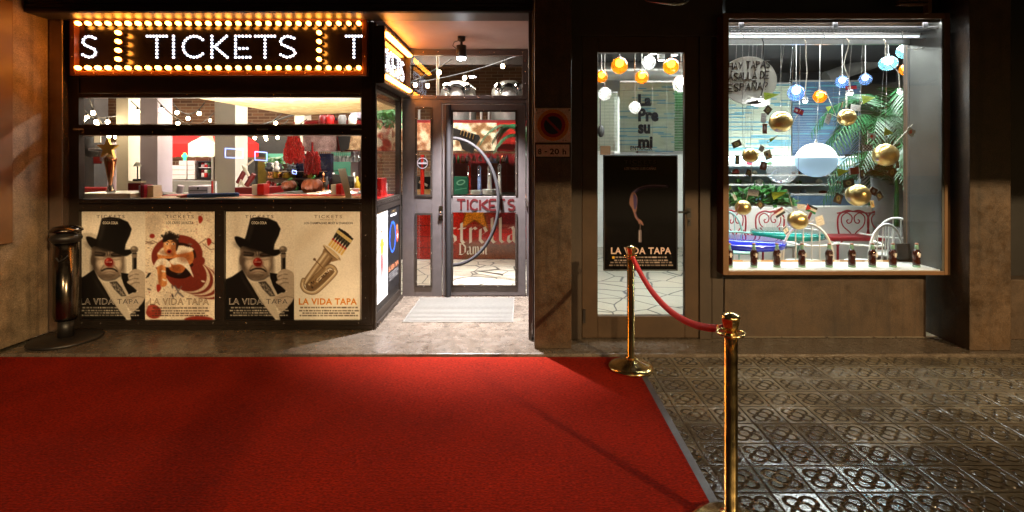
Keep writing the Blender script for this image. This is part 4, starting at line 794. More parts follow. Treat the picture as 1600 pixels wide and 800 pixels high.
# ================================================================ display window (a box standing out of the wall)
BF, BB = 4.05, 4.435
dw = thing('display_window', 'deep box shaped display window, brightly lit, with a grey metal frame', 'display window', (X(1305, BF), BF, Z(430, BF)))
x0, x1 = X(1130, BF), X(1485, BF); z0, z1 = Z(430, BF), Z(20, BF); t = S(9, BF)
M['box_metal'] = pmat('satin_grey_metal', rgb(92, 92, 88), .36, .6, .1, 5, rvar=.08)
M['box_brown'] = pmat('brown_coated_metal', rgb(110, 80, 52), .45, .2, .12, 8)
g = MB(); g.box(x0, x0+t, BF, BB+.02, z0, z1); g.box(x1-t, x1, BF, BB+.02, z0, z1); g.box(x0+t, x1-t, BF, BB+.02, z0, z0+S(6, BF)); g.box(x0+t, x1-t, BF, BB+.02, z1-S(9, BF), z1); g.build('frame', 'box_brown', dw, .003)
g = MB(); g.box(x1-t-.004, x1-t-.001, BF+.03, BB, z0+S(6, BF), z1-S(9, BF)); g.box(x1-t-.02, x1-t-.001, BF+.002, BF+.02, z0+S(6, BF), z1-S(9, BF)); g.build('side_panel', 'box_metal', dw)
M['sill_white'] = pmat('white_sill', rgb(214, 214, 206), .4, 0, .06, 5)
g = MB(); g.box(x0+t, x1-t-.006, BF+.02, BB+.015, z0+S(6, BF)+.001, z0+S(6, BF)+.006); g.build('sill', 'sill_white', dw)
g = MB(); zt = z1-S(9, BF)-.004
for k in range(58): xx = x0+t+.01+k*.0305; g.box(xx, xx+.016, BF+.05, BF+.22, zt-.052, zt-.048)
for k in range(4): g.box(x0+t, x1-t-.006, BF+.05+k*.055, BF+.056+k*.055, zt-.050, zt-.044)
for xx in (1158, 1306, 1448): g.box(X(xx, BF), X(xx, BF)+.035, BF+.03, BF+.045, zt-.06, zt)
g.build('grating', 'dark_grey', dw)
M['tube_soft'] = emat('lit_soft_strip', (.86, .97, 1), 1.3); M['tube_cool'] = emat('lit_cool_strip', (.92, .98, 1), 110)
g = MB(); g.box(x0+t, X(1452, BF+.3), BF+.25, BF+.28, zt-.085, zt-.07); g.build('light_strip', 'tube_soft', dw)
g = MB(); g.box(x0+t+.02, x1-t-.03, BF+.023, BF+.042, zt-.016, zt-.006); g.build('front_fill_strip', 'tube_cool', dw)  # hidden strip added to brighten the things in the box
g = MB(); g.box(x0+t+.001, x1-t-.022, BF+.015, BF+.020, zt-.022, zt+.003); g.build('strip_shield', 'dark_grey', dw)  # added lip keeping that strip out of view
g = MB(); g.box(x0+t, X(1455, BF+.3), BF+.235, BF+.30, zt-.069, zt-.05); g.box(x0+t, x1-t-.006, BB-.03, BB, zt-.12, zt); zr = zt-.105; g.tube([(x0+t, BF+.2, zr), (X(1446, BF+.2), BF+.2, zr)], .006, 8)
for xx in (1162, 1288, 1410): g.tube([(X(xx, BF+.2), BF+.2, zr), (X(xx, BF+.2), BF+.2, zt-.045)], .004, 6)
g.tube([(X(1446, BF+.2), BF+.2, zr), (X(1450, BF+.2), BF+.2, zr-.04), (X(1445, BF+.2), BF+.21, zr-.075), (X(1436, BF+.2), BF+.25, zr-.085), (X(1432, BF+.2), BF+.3, zr-.06)], .005, 6)
g.build('lamp_rail', 'steel', dw)
g = MB(); g.box(X(1418, BB)-.0, x1-t-.006, BB-.02, BB, z0+S(6, BF)+.007, zt-.12); g.box(X(1398, BB), X(1418, BB)-.001, BB-.02, BB, z0+.04, Z(380, BB)); g.box(x0+t, X(1418, BB)-.002, BB-.02, BB, z0+.04, Z(408.5, BB)); g.build('inner_frame', 'dark_grey', dw)
g = MB(); xx = x0+t
for k in range(16): w = .05+.055*((k*7) % 4); g.box(xx, min(xx+w, X(1398, BB)), BB-.03, BB-.021, z0+.05, Z(409, BB), k % 2); xx += w
g.build('timber_strip', ['cream', 'wood'], dw)
g = MB(); g.box(x0+t, x1-t-.02, BF+.008, BF+.014, z0+S(6, BF), zt); g.build('pane', 'glass', dw)
for px in (1256.5, 1273.5): pass

# ================================================================ on the pavement
def stanchion(px, d, label):
    x = X(px, d); s = thing('rope_stanchion', label, 'stanchion', (x, d, .010 if d > 3 else .008), 'brass stanchions of the rope barrier'); c = (x, d, .010 if d > 3 else .008)
    g = MB(); g.lathe([(.0, 0), (.158, 0), (.160, .012), (.150, .022), (.125, .034), (.055, .062), (.040, .075), (.0, .075)], c, 48); g.build('base', 'brass', s)
    g = MB(); g.lathe([(.042, .076), (.040, .084), (.026, .088), (.026, .785), (.0, .785)], c, 28); g.build('pole', 'brass', s)
    g = MB(); g.lathe([(.026, .786), (.029, .787), (.029, .797), (.025, .800), (.025, .806), (.036, .856), (.038, .860), (.036, .868), (.030, .872), (.012, .880), (.0, .881)], c, 28); g.build('cap', 'brass', s)
    g = MB(); cz = c[2]+.800
    g.tube([(x+.052*math.cos(a), d+.052*math.sin(a), cz) for a in np.linspace(0, 2*math.pi, 33)], .0045, 8)
    for a in (0, math.pi/2, math.pi, 1.5*math.pi): g.tube([(x+.026*math.cos(a), d+.026*math.sin(a), cz), (x+.052*math.cos(a), d+.052*math.sin(a), cz)], .004, 6)
    g.build('ring', 'brass', s); return Vector((x, d, cz))
A = stanchion(985.5, 3.63, 'tall brass stanchion standing on the corner of the carpet before the shop door'); B = stanchion(1142, 2.03, 'tall brass stanchion nearest the viewer, its base cut off by the bottom edge')
rp = thing('barrier_rope', 'red velvet rope sagging between two brass stanchions', 'rope', (A+B)/2)
dirv = (B-A).normalized(); a0, b0 = A+dirv*.06, B-dirv*.055; pts = []
for i in range(33): t = i/32; p = a0.lerp(b0, t); p.z -= .135*4*t*(1-t)*(1+.0*t); pts.append(p)
g = MB(); g.tube(pts, .0165, 14); g.build('cord', 'rope', rp)
for e, p, q in (('hook', A, pts[1]), ('hook', B, pts[-2])):
    g = MB(); v_ = (q-p).normalized(); g.tube([p+v_*.045, p+v_*.075+Vector((0, 0, .004)), p.lerp(q, .9)], [.006, .016, .020], 12); g.ball(p+v_*.05, .012, 10, 8); g.build(e, 'brass', rp)
bd = thing('steel_bollard', 'brushed steel ashtray bollard with black domed top and round base by the left pillar', 'bollard', (X(101, 4.14), 4.14, PLAT))
x, d = X(103, 4.14), 4.14; c = (x, d, PLAT)
g = MB(); g.lathe([(.0, 0), (.235, 0), (.245, .012), (.235, .026), (.06, .034), (.0, .034)], c, 48); g.build('base', 'black', bd)
g = MB(); g.lathe([(.052, .035), (.052, .17), (.0, .17)], c, 24); g.build('foot', 'black', bd); g = MB(); g.lathe([(.0, .80), (.085, .80), (.104, .825), (.106, .84), (.098, .86), (.06, .875), (.06, .885), (.0, .885)], c, 32); g.build('collar', 'black', bd)
M['bollard_steel'] = pmat('weathered_steel_tube', rgb(96, 88, 78), .22, 1, .18, 9, stretch=(1, 1, .3), rvar=.1)
g = MB(); g.lathe([(.0, .172), (.07, .172), (.080, .19), (.083, .205), (.083, .795), (.0, .795)], c, 40); g.tube([(x+.0, d-.085, PLAT+.69), (x+.02, d-.087, PLAT+.66), (x+.05, d-.076, PLAT+.675), (x+.07, d-.06, PLAT+.70)], .006, 8, 1); g.build('tube', ['bollard_steel', 'black'], bd)
g = MB(); g.lathe([(.062, .886), (.10, .887), (.112, .895), (.108, .91), (.08, .928), (.04, .938), (.0, .94)], c, 36); g.build('dome', 'bollard_steel', bd)
# unseen plane tree added at the kerb behind the viewer to shade the carpet
tr = thing('shadow_tree', 'unseen plane tree added at the kerb, its trunk shading the carpet', 'tree', (-.75, -1.6, 0)); rr = random.Random(31)
M['bark'] = pmat('plane_bark', rgb(120, 104, 80), .8, 0, .35, 7, .4, 40)
g = MB(); T0 = Vector((-.75, -1.6, 0)); g.tube([T0, T0+Vector((.02, 0, .8)), T0+Vector((-.03, 0, 1.7)), T0+Vector((.02, .02, 2.8)), T0+Vector((0, 0, 4.2))], [.20, .16, .145, .13, .08], 14); tips = []
for k in range(9):
    a = k*2.4; b0 = T0+Vector((0, 0, 2.6+.2*k)); e = b0+Vector((math.cos(a)*1.2, math.sin(a)*1.2, 1.1)); g.tube([b0, b0.lerp(e, .5)+Vector((0, 0, .15)), e], [.06, .04, .015], 8); tips.append(e)
g.build('trunk', 'bark', tr)
g = MB()
for k in range(1500):
    e = rr.choice(tips)+Vector((rr.gauss(0, .45), rr.gauss(0, .45), rr.gauss(.1, .35))); u = Vector((rr.uniform(-1, 1), rr.uniform(-1, 1), rr.uniform(-1, .4))).normalized()*.09; w = u.orthogonal().normalized()*.07; g.add([e-u, e+w, e+u, e-w], [(0, 1, 2, 3)])
g.build('crown', 'leaf_dark', tr)
# street lamps behind the viewer: their light crosses the pavement under the overhang
for i, s in enumerate((STREET, STREET2)):
    x, y, z = s['loc']; st = thing('street_lamp', ('tall street lamp down the road to the right', 'tall street lamp straight across the road')[i], 'street lamp', (x, y, 0))
    g = MB(); g.tube([(x, y-.9, 0), (x, y-.9, z-.6), (x, y-.9, z+.1), (x, y-.6, z+.28), (x, y-.2, z+.25)], [.09, .06, .05, .045, .04], 12); g.build('pole', 'black', st)
    g = MB(); g.lathe([(.0, .34), (.10, .32), (.22, .16), (.23, .13)], (x, y, z), 24); g.build('hood', 'black', st)
    g = MB(); g.ball((x, y, z+.16), .09, 16, 10); g.build('lens', 'bulb_warm', st)
    lamp('POINT', 'street_light', (x, y, z), s['power'], s['color'], radius=(.13, .22)[i])
# ================================================================ inside the bar, seen through the booth window and the entrance door
def panel_lamp(x0, x1, y0, y1, z, m, label, cat='ceiling lamp'):
    t = thing('ceiling_lamp', label, cat, ((x0+x1)/2, (y0+y1)/2, z), 'flat lamps under the ceilings')
    g = MB(); g.box(x0-.03, x1+.03, y0-.03, y1+.03, z+.012, z+.06); g.build('housing', 'white', t)
    g = MB(); g.box(x0, x1, y0, y1, z, z+.011); g.build('diffuser', m, t)
panel_lamp(-5.6, -3.4, 7.7, 7.9, 3.5, 'tube_warm', 'long flat lamp on the bar ceiling before the market stall')
panel_lamp(-7.4, -5.8, 8.2, 8.6, 3.5, 'tube_warm', 'flat lamp at the left end of the bar ceiling')
panel_lamp(-2.6, -.2, 6.4, 6.7, 3.5, 'tube_bar', 'long flat lamp on the bar ceiling in front of the drinks bar')
panel_lamp(-2.4, -.6, 8.7, 8.9, 3.5, 'tube_warm', 'flat lamp on the bar ceiling over the steel tanks')
# booth interior: strand board soffit, counter
g = MB(); zs = 1.5+98*4.5/792; Q = lambda px, d: (X(px, d), d)
poly = [Q(303, 4.52), Q(465, 6.39), Q(565, 5.88), (KX-.07, 5.52), (KX-.07, 4.52)]; g.slab(poly, zs, zs+.03); solo(g, 'strand_board_soffit', 'osb', 'bright pale strand board canopy with a pointed far edge inside the booth', 'canopy')
# uplight that makes that board glow: an unseen strip added behind the window rail
t = thing('fill_strip', 'slim unseen strip lamp added along the booth window rail, shining up at the board', 'strip lamp', (X(440, 4.5), 4.5, Z(207, 4.5)))
g = MB(); g.pbox(310, 560, 207.5, 210, 4.475, 4.50); g.build('housing', 'black', t); g = MB(); g.pbox(312, 558, 206.6, 207.4, 4.476, 4.499); M['tube_fill'] = emat('lit_fill_tube', (1, .92, .78), 190); g.build('tube', 'tube_fill', t)
ct = thing('booth_counter', 'pale wooden serving counter with red top edge inside the booth window', 'counter', (X(380, 4.7), 4.7, 1.0))
zc = Z(309.5, 4.47); g = MB(); g.box(X(206, 4.47), X(546, 4.47), 4.47, 5.0, zc-.035, zc-.006); g.build('top', 'wood', ct); g = MB(); g.box(X(206, 4.47), X(546, 4.47)-.05, 4.80, 5.0, zc-.0055, zc); g.build('lining', 'red', ct)
g = MB(); g.box(X(206, 4.47), X(546, 4.47), 4.52, 4.95, FZ, zc-.036); g.build('cabinet', 'dark_grey', ct)
t = thing('fill_strip', 'long unseen tray lamp added behind the booth counter, shining up at the board', 'strip lamp', (-2.6, 5.2, 1.0)); g = MB(); g.box(X(215, 4.6), KX-.4, 5.08, 5.3, 1.0, 1.03); g.build('housing', 'white', t); g = MB(); g.box(X(215, 4.6)+.02, KX-.42, 5.1, 5.28, 1.031, 1.04); M['tray_fill'] = emat('lit_tray_fill', (1, .90, .70), 26); g.build('diffuser', 'tray_fill', t)  # hidden tray added to brighten the board from below
ct2 = thing('side_counter', 'red counter ledge with a white rim inside the booth side window', 'counter', (KX-.2, 4.95, 1.0)); g = MB(); g.box(KX-.35, KX-.06, 4.6, 5.35, 1.10, 1.14); g.build('top', 'red', ct2)
# stainless drip counter and beer tower at the left
t = thing('drip_tray', 'stainless steel drip counter under the golden star beer tower', 'drip tray', (X(164, 4.5), 4.6, zc)); g = MB(); g.box(X(116, 4.5), X(205, 4.5), 4.49, 4.9, zc-.10, Z(302, 4.5)); g.build('tray', 'steel', t, .006)
M['tap_red'] = pmat('red_enamel', rgb(190, 34, 20), .2, 0, .05, 8, coat=.6); M['copper'] = pmat('polished_copper', (.42, .17, .07), .2, 1, .08, 8)
d = 4.68; t = thing('beer_tower', 'tapering chrome and copper beer tower topped by a golden star', 'beer tap', P(172, 302, d)); x = X(173, d)
zt, zb = Z(247, d), Z(302, d)
g = MB(); g.lathe([(.0, 0), (.045, 0), (.03, .03), (.016, .10), (.034, zt-zb-.06), (.045, zt-zb), (.0, zt-zb)], (x, d, zb), 24); g.build('column', 'chrome', t)
g = MB(); g.lathe([(.0, .0), (.012, .01), (.046, .22), (.050, .25), (.03, .27), (.0, .27)], (x+.02, d-.03, Z(290, d)), 20); g.build('cone', 'copper', t)
g = MB(); g.ball((x+.025, d-.035, Z(246, d)), .034, 16, 10); g.build('globe', 'gold', t)
g = MB(); s = [( (.10 if k % 2 == 0 else .042)*math.sin(k*math.pi/5)+X(174, d), (.10 if k % 2 == 0 else .042)*math.cos(k*math.pi/5)+Z(232, d)) for k in range(10)]; g.prism(s, d-.05, d-.02); g.build('star', 'star_gold', t)
g = MB(); g.tube([P(169, 236, d), P(156, 238, d-.03)], .016, 10); g.tube([P(158, 238, d-.03), P(158, 252, d-.03)], [.014, .009], 10); g.tube([P(162, 234, d-.03), P(152, 234, d-.05), P(139, 233.5, d-.06)], [.008, .016, .012], 10); g.build('tap', pmat('tap_white_steel', rgb(215, 220, 235), .2, .3, .05), t)
# columns
def column(px0, px1, d, m, label, dep=.3):
    g = MB(); g.box(X(px0, d), X(px1, d), d, d+dep, FZ, 3.6); return solo(g, 'column', m, label, 'column')
column(181.5, 200.5, 7.4, 'cream', 'slim cream column behind the beer tower'); column(219, 246, 7.0, 'lilac', 'pale lilac column left of the market stall'); column(335.5, 367.5, 6.6, 'cream', 'broad cream column right of the market stall'); column(460, 475, 8.6, 'cream', 'thin pale column behind the red chili bunch')
column(127, 147, 8.8, 'dark_grey', 'dark column at the far left of the bar room')
column(548, 560, 7.9, 'lilac', 'thin pale column at the right end of the booth window')
# market stall
d = 9.0; ms = thing('market_stall', 'indoor market stall with a red and white striped awning', 'market stall', P(290, 320, d))
k0 = [(201, 219, 1), (219, 246, 1), (246, 294, 0), (294, 336, 1), (336, 404, 0)]; gr, gw = MB(), MB()
for px0, px1, w in k0:
    mb = gw if w else gr; n = 6; yb = 244.5
    pts = [P(px0, 224.5, d)]+[P(px1, 224.5, d)]+[(X(px1+(px0-px1)*i/n, d), d, Z(yb+(1.2 if i % 2 else 0), d)) for i in range(n+1)]
    mb.prism([(p[0], p[2]) for p in pts], d, d+.012)
    for s0, s1 in ((0, .5), (.5, 1)):
        a, b_ = px0+(px1-px0)*s0, px0+(px1-px0)*s1
    tp = lambda px: P(px+ (40 if px < 330 else -34)*0.9, 205, d+.8)
    mb.add([P(px0, 224.4, d), P(px1, 224.4, d), tp(px1), tp(px0)], [(0, 1, 2, 3)])
gr.build('red_cloth', 'red_cloth', ms); gw.build('white_cloth', 'white_cloth', ms)
g = MB(); g.pbox(203, 330, 283, 330, d+.1, d+.7); g.build('counter', 'grey', ms)
g = MB(); 
for px in (203, 332): g.tube([P(px, 330, d+.05), P(px, 226, d+.05)], .022, 8)
g.build('pole', 'steel', ms)
g = MB(); g.pbox(203, 334, 236, 283, d+.9, d+.95); g.build('back_panel', 'brick', ms); g = MB(); g.pbox(206, 330, 240.5, 242, d+.15, d+.2); M['stall_fill'] = emat('lit_stall_fill', (1, .97, .9), 34); g.build('lamp', 'stall_fill', ms)  # hidden tube added under the valance to brighten the tubs
# white tubs, fridge, scales on the stall
k = 0
for px, n in ((268, 3), (279.5, 4), (293, 4)):
    for j in range(n):
        py1 = 280-j*7.4; g = MB(); g.pbox(px, px+11.5, py1-6.8, py1, d+.55, d+.80); row = ('left', 'middle', 'right')[(268, 279.5, 293).index(px)]
        solo(g, 'white_tub', 'white', f'white tub on the stall counter, number {j+1} from the bottom of the {row} stack', 'tub', 'stacked white tubs on the stall', .004)
fr = thing('drinks_fridge', 'small dark open drinks cooler with rows of cans on the stall', 'fridge', P(319, 280, d)); g = MB(); a = d+.5
g.pbox(307, 333, 251, 253, a, a+.3); g.pbox(307, 333, 277, 280, a, a+.3); g.pbox(307, 309, 253, 277, a, a+.3); g.pbox(331, 333, 253, 277, a, a+.3); g.pbox(309, 331, 253, 277, a+.29, a+.3); g.build('cabinet', 'black', fr); g = MB(); g.pbox(309, 331, 261.5, 262.3, a+.02, a+.28); g.build('shelf', 'white', fr)
for i in range(4):
    for j, (py0, py1) in enumerate(((254, 261), (265, 277))):
        g = MB(); h = Z(py0, a)-Z(py1, a); c = (X(311.5+i*5.3, a), a+.1, Z(py1, a)); g.lathe([(0, 0), (.024, 0), (.026, .01), (.026, h*.55), (.025, h*.56)], c, 12, 0); g.lathe([(.0255, h*.56), (.026, h*.9), (.02, h*.98), (0, h*.98)], c, 12, 1)
        solo(g, 'drink_can', [('white', 'dark_red'), ('red', 'white'), ('dark_grey', 'leaf'), ('red', 'dark_red')][i], f'drink can in the stall cooler, {("upper", "lower")[j]} shelf, number {i+1} from the left', 'can', 'cans in the drinks cooler')
t = thing('scale_box', 'pale blue display box on the counter behind the blue braided rope', 'box', P(309, 303, 6.6)); g = MB(); g.pbox(294, 325, 290.5, 303, 6.6, 6.9); g.build('body', 'lilac', t, .01); g = MB(); g.pbox(296, 323, 297, 298, 6.59, 6.599); g.pbox(308, 310, 292.5, 296, 6.59, 6.599); g.build('trim', 'dark_grey', t)
g = MB(); g.pbox(203, 335, 303, 340, 6.55, 6.95); solo(g, 'low_counter', 'grey', 'low grey counter carrying the pale blue box', 'counter')
g = MB(); g.pbox(330, 336, 283, 302, 6.50, 6.54, 0); g.pbox(330, 332, 283, 302, 6.49, 6.499, 1); solo(g, 'menu_card', ['white', 'red'], 'small white card with a red edge by the broad cream column', 'card')
g = MB(); g.tube([P(280, 303, 6.7), P(283, 290, 6.7)], .04, 12); solo(g, 'paper_roll', 'lilac', 'pale paper roll standing on the low grey counter', 'paper roll')
g = MB(); M['neon_green'] = emat('lit_green_sign', (.05, 1, .35), 2.2); c = P(288, 245, 8.8); g.pbox(286.3, 289.7, 239, 251, 8.8, 8.82); g.pbox(284, 292, 242, 245.5, 8.785, 8.799); solo(g, 'green_light_sign', 'neon_green', 'small glowing green sign hung under the stall awning', 'lit sign')
# left: dark red bench, lamp, napkin holders
t = thing('bench', 'dark red upholstered bench at the far left of the bar room', 'bench', P(145, 310, 8.0)); g = MB(); g.pbox(118, 166, 293, 312, 8.1, 8.3); g.build('backrest', 'dark_red', t, .02); g = MB(); g.pbox(118, 166, 312, 322, 7.6, 8.09); g.build('seat', 'dark_red', t, .02)
t = thing('wall_lamp', 'round black wall lamp on the dark side of the brick wall', 'wall lamp', P(138, 230, 8.6)); g = MB(); g.lathe([(.0, 0), (.16, .02), (.18, .1), (.0, .12)], P(138, 230, 8.6), 20, 0, 'y'); g.build('shade', 'black', t)
g = MB(); g.pbox(168, 181, 222, 300, 8.2, 8.3); solo(g, 'wall_board', 'lilac', 'pale upright board behind the beer tower', 'board')
t = thing('side_table', 'dark table with a small black plant pot left of the lilac column', 'table', P(210, 310, 6.9)); g = MB(); g.pbox(199, 220, 283, 286, 6.9, 7.3); g.build('top', 'cream', t); g = MB(); g.pbox(200, 219, 286.2, 330, 6.93, 7.27); g.build('cabinet', 'dark_red', t)
t = thing('table_lamp', 'thin dark desk lamp on the side table left of the lilac column', 'lamp', P(215, 283, 6.85)); g = MB(); g.tube([P(215, 283, 6.95), P(215, 258, 6.95)], .008, 6); g.lathe([(0, 0), (.05, .0), (.045, .03), (0, .03)], P(214, 283, 6.95), 12); g.build('stem', 'black', t); g = MB(); g.lathe([(.05, 0), (.02, .06), (0, .06)], P(215, 260, 6.95), 12); g.build('shade', 'white', t)
def napkin_box(pxl, pxm, pxr, py0, py1, d, ma, mb_, label):
    t = thing('napkin_holder', label, 'napkin holder', P((pxl+pxr)/2, py1, d)); g = MB(); g.pbox(pxl, pxm, py0+1, py1, d, d+.10); g.build('side', ma, t, .003); g = MB(); g.pbox(pxm+.1, pxr, py0, py1, d-.012, d+.10); g.build('front', mb_, t, .003)
M['magenta'] = pmat('magenta_card', rgb(170, 18, 60), .4, 0, .1)
napkin_box(216.5, 219, 225, 289, 309, 4.62, 'lilac', 'magenta', 'magenta and white napkin holder beside the cream box'); napkin_box(226, 228, 239.5, 290, 308.5, 4.66, 'cream', 'cream', 'cream cardboard box on the counter, left of the blue rope')
napkin_box(393.5, 401.5, 412, 287.5, 304.5, 4.8, 'white', 'red', 'red and white napkin holder left of the smaller pumpkin'); napkin_box(517, 525, 533, 287.5, 304, 4.8, 'white', 'red', 'red and white napkin holder beside the leaning board')
# blue braided rope on the counter with a red tip
t = thing('braided_rope', 'thick blue braided rope with red end lying on the counter', 'rope', P(330, 306, 4.6)); M['rope_blue'] = pmat('blue_rope', rgb(70, 110, 200), .6, 0, .1, 30)
for ph in (0, 2.1, 4.2):
    g = MB(); n = 90; pts = []
    for i in range(n+1): u = i/n; x = X(294+78*u, 4.6); a = u*70+ph; pts.append((x, 4.6+.011*math.cos(a), Z(306.5-2.5*u, 4.6)+.011*math.sin(a)))
    g.tube(pts, .0105, 6); g.build('strand', 'rope_blue', t)
g = MB(); g.tube([P(283, 307.5, 4.6), P(293.8, 306.5, 4.6)], [.012, .02], 10, 0); g.tube([P(276, 307, 4.6), P(283, 307.4, 4.6)], [.004, .011], 8, 1); g.build('tip', ['red', 'wood'], t)
# right half of the booth window
def neon(px0, px1, py0, py1, d, label):  # glowing frames put inside for neon signs mirrored in the glass
    g = MB(); g.tube([P(px0, py0, d), P(px1, py0+1.5, d), P(px1, py1, d), P(px0, py1-1, d), P(px0, py0, d)], .0065, 8); solo(g, 'neon_frame', 'neon_blue', label, 'neon sign', 'neon rectangles seen in the glass')
M['neon_blue'] = emat('lit_blue_neon', (.30, .42, 1), 2.4)
neon(352, 379.5, 232, 247, 6.2, 'blue neon reflection overlapping the broad cream column'); neon(398.5, 417, 237, 251, 6.4, 'blue neon reflection below the red end of the awning'); neon(457, 463, 266, 272, 6.5, 'tiny blue neon square left of the larger pumpkin')
def pumpkin(px, py, d, r, label):
    t = thing('pumpkin', label, 'pumpkin', P(px, py+12, d)); g = MB(); vs = []; fs = []; sg, rn = 60, 14; c = Vector(P(px, py, d))
    for i in range(rn+1):
        th = math.pi*i/rn
        for k in range(sg):
            a = 2*math.pi*k/sg; rr_ = r*(.90+.10*abs(math.cos(5*a)))*math.sin(th)**.8; vs.append(c+Vector((rr_*math.cos(a), rr_*math.sin(a), r*.78*math.cos(th)*(1-.12*math.exp(-(th/.5)**2)))))
    for i in range(rn):
        for k in range(sg): fs.append((i*sg+k, (i+1)*sg+k, (i+1)*sg+(k+1) % sg, i*sg+(k+1) % sg))
    g.add(vs, fs, 0, True); g.build('body', 'pumpkin', t); g = MB(); g.tube([c+Vector((0, 0, r*.62)), c+Vector((.01, 0, r*.8)), c+Vector((.03, 0, r*.98))], [.022, .014, .012], 8); g.build('stem', 'leaf', t)
M['pumpkin'] = pmat('brown_orange_rind', rgb(104, 46, 18), .5, 0, .3, 12)
pumpkin(451.5, 290, 5.6, S(11.5, 5.6), 'small orange pumpkin right of the red napkin holder'); pumpkin(488, 291, 5.6, S(16.5, 5.6), 'large brown pumpkin on the counter between the dark posts')
g = MB(); g.pbox(425, 560, 302.5, 306, 5.4, 5.9); g.pbox(430, 555, 306.2, 380, 5.45, 5.85); solo(g, 'back_counter', 'dark_grey', 'dark inner counter carrying the pumpkins', 'counter')
def chili(px0, px1, py0, py1, d, n, label, taper=.35, sd=1):
    rr = random.Random(sd); g = MB(); cx, w = (px0+px1)/2, (px1-px0)/2
    for i in range(n):
        v_ = rr.random(); wd = w*(taper+(1-taper)*min(1, v_*1.6))*(1 if v_ < .8 else 1-.9*(v_-.8)); u = rr.uniform(-1, 1); px = cx+u*wd; py = py0+(py1-py0)*v_; dd = d+rr.uniform(-.10, .10)
        p = Vector(P(px, py, dd)); l = rr.uniform(.035, .06); e = Vector((rr.uniform(-.35, .35), rr.uniform(-.35, .1), -1)).normalized()*l; g.tube([p, p+e*.5+Vector((rr.uniform(-.01, .01), 0, 0)), p+e], [.010, .009, .002], 5)
    g.tube([P(cx, py0-14, d), P(cx, py0+3, d)], .012, 6); solo(g, 'chili_garland', 'chili', label, 'chili bunch', 'dried chili bunches in the bar')
M['chili'] = pmat('dried_chili', rgb(140, 12, 8), .3, 0, .6, 60)
chili(444, 475, 205, 250, 6.0, 1000, 'big bright bunch of red chilies hanging left of the hide panel'); chili(476, 500, 236, 268, 6.3, 420, 'darker bunch of red chilies under the hide panel', .7, 4)
for px0, px1, label in ((462, 474, 'dark post left of the large pumpkin'), (499, 517, 'dark post right of the large pumpkin')):
    g = MB(); g.pbox(px0, px1, 240, 304, 7.0, 7.1); solo(g, 'dark_post', 'dark_navy', label, 'post') if 'dark_navy' in M else (M.__setitem__('dark_navy', pmat('dark_navy', rgb(20, 22, 44), .25, 0, .2)), solo(g, 'dark_post', 'dark_navy', label, 'post'))
M['teal'] = pmat('teal_wall_paint', rgb(90, 170, 150), .5, 0, .06, 3); g = MB(); g.pbox(517, 552, 238, 310, 8.4, 8.5); solo(g, 'teal_panel', 'teal', 'teal painted wall panel behind the till', 'panel')
g = MB(); g.pbox(415, 460, 240, 262, 8.4, 8.5); solo(g, 'green_board', 'teal', 'teal board above the kiosk of green and white stripes', 'panel')
t = thing('till', 'dark till screen on the counter behind the leaning board', 'till', P(532, 302, 5.7)); g = MB(); g.prism([(X(519, 5.7), Z(302, 5.7)), (X(519, 5.7), Z(272, 5.7)), (X(552, 5.7), Z(276, 5.7)), (X(552, 5.7), Z(302, 5.7))], 5.7, 5.74); g.build('screen', 'black', t, .004); g = MB(); g.pbox(514, 520, 278, 303, 5.72, 5.95); g.build('body', 'dark_navy', t)
g = MB(); g.add([P(528, 264, 4.66), P(540, 263, 4.66), P(550.5, 311, 4.58), P(541, 311, 4.58), P(528, 264, 4.675), P(540, 263, 4.675), P(550.5, 311, 4.595), P(541, 311, 4.595)], [(0, 1, 2, 3), (7, 6, 5, 4), (0, 4, 5, 1), (1, 5, 6, 2), (2, 6, 7, 3), (3, 7, 4, 0)]); solo(g, 'leaning_board', 'cream', 'plain cream board leaning at the right end of the booth counter', 'board')
for i, (px, w) in enumerate(((492, 26), (505, 22), (514, 18))):
    g = MB(); g.lathe([(0, 0), (S(w*.3, 5.2), 0), (S(w*.5, 5.2), .018), (S(w*.48, 5.2), .018), (0, .006)], P(px, 304-i*2, 5.2), 24); solo(g, 'white_tray', 'white', ('lowest and widest white dish before the large pumpkin', 'middle white dish before the large pumpkin', 'smallest white dish, next to the red napkin holder')[i], 'dish', 'white dishes on the counter')
g = MB(); g.lathe([(0, 0), (.03, 0), (.055, .05), (.05, .05), (.028, .008), (0, .008)], P(553, 302, 5.2), 20); solo(g, 'white_bowl', 'white', 'small white bowl right of the leaning board', 'bowl')
# green and white kiosk, toy figures, letters
t = thing('striped_kiosk', 'little kiosk with a green and white striped awning deep in the bar', 'kiosk', P(445, 300, 7.6)); ga, gb = MB(), MB(); M['green_cloth'] = pmat('green_awning_cloth', rgb(28, 110, 78), .7, 0, .1)
for i, (px0, px1) in enumerate(zip((428, 434, 440, 446, 452), (434, 440, 446, 452, 458))):
    (gb if i % 2 else ga).add([P(px0-1.5, 258, 7.9), P(px1-1.5, 258, 7.9), P(px1+1.5, 271, 7.55), P(px0+1.5, 271, 7.55)], [(0, 1, 2, 3)])
ga.build('white_cloth', 'white_cloth', t); gb.build('green_cloth', 'green_cloth', t); M['yellow'] = pmat('yellow_paint', rgb(220, 180, 50), .5, 0, .3, 8); g = MB(); g.pbox(430, 460, 273, 300, 7.7, 7.75); g.build('back_panel', 'yellow', t); g = MB(); g.tube([P(430, 271, 7.6), P(430, 303, 7.6)], .02, 8); g.build('pole', 'white', t)
rr = random.Random(21); cols = ['red', 'yellow', 'leaf', 'cream', 'dark_red', 'copper', 'white', 'dark_grey']
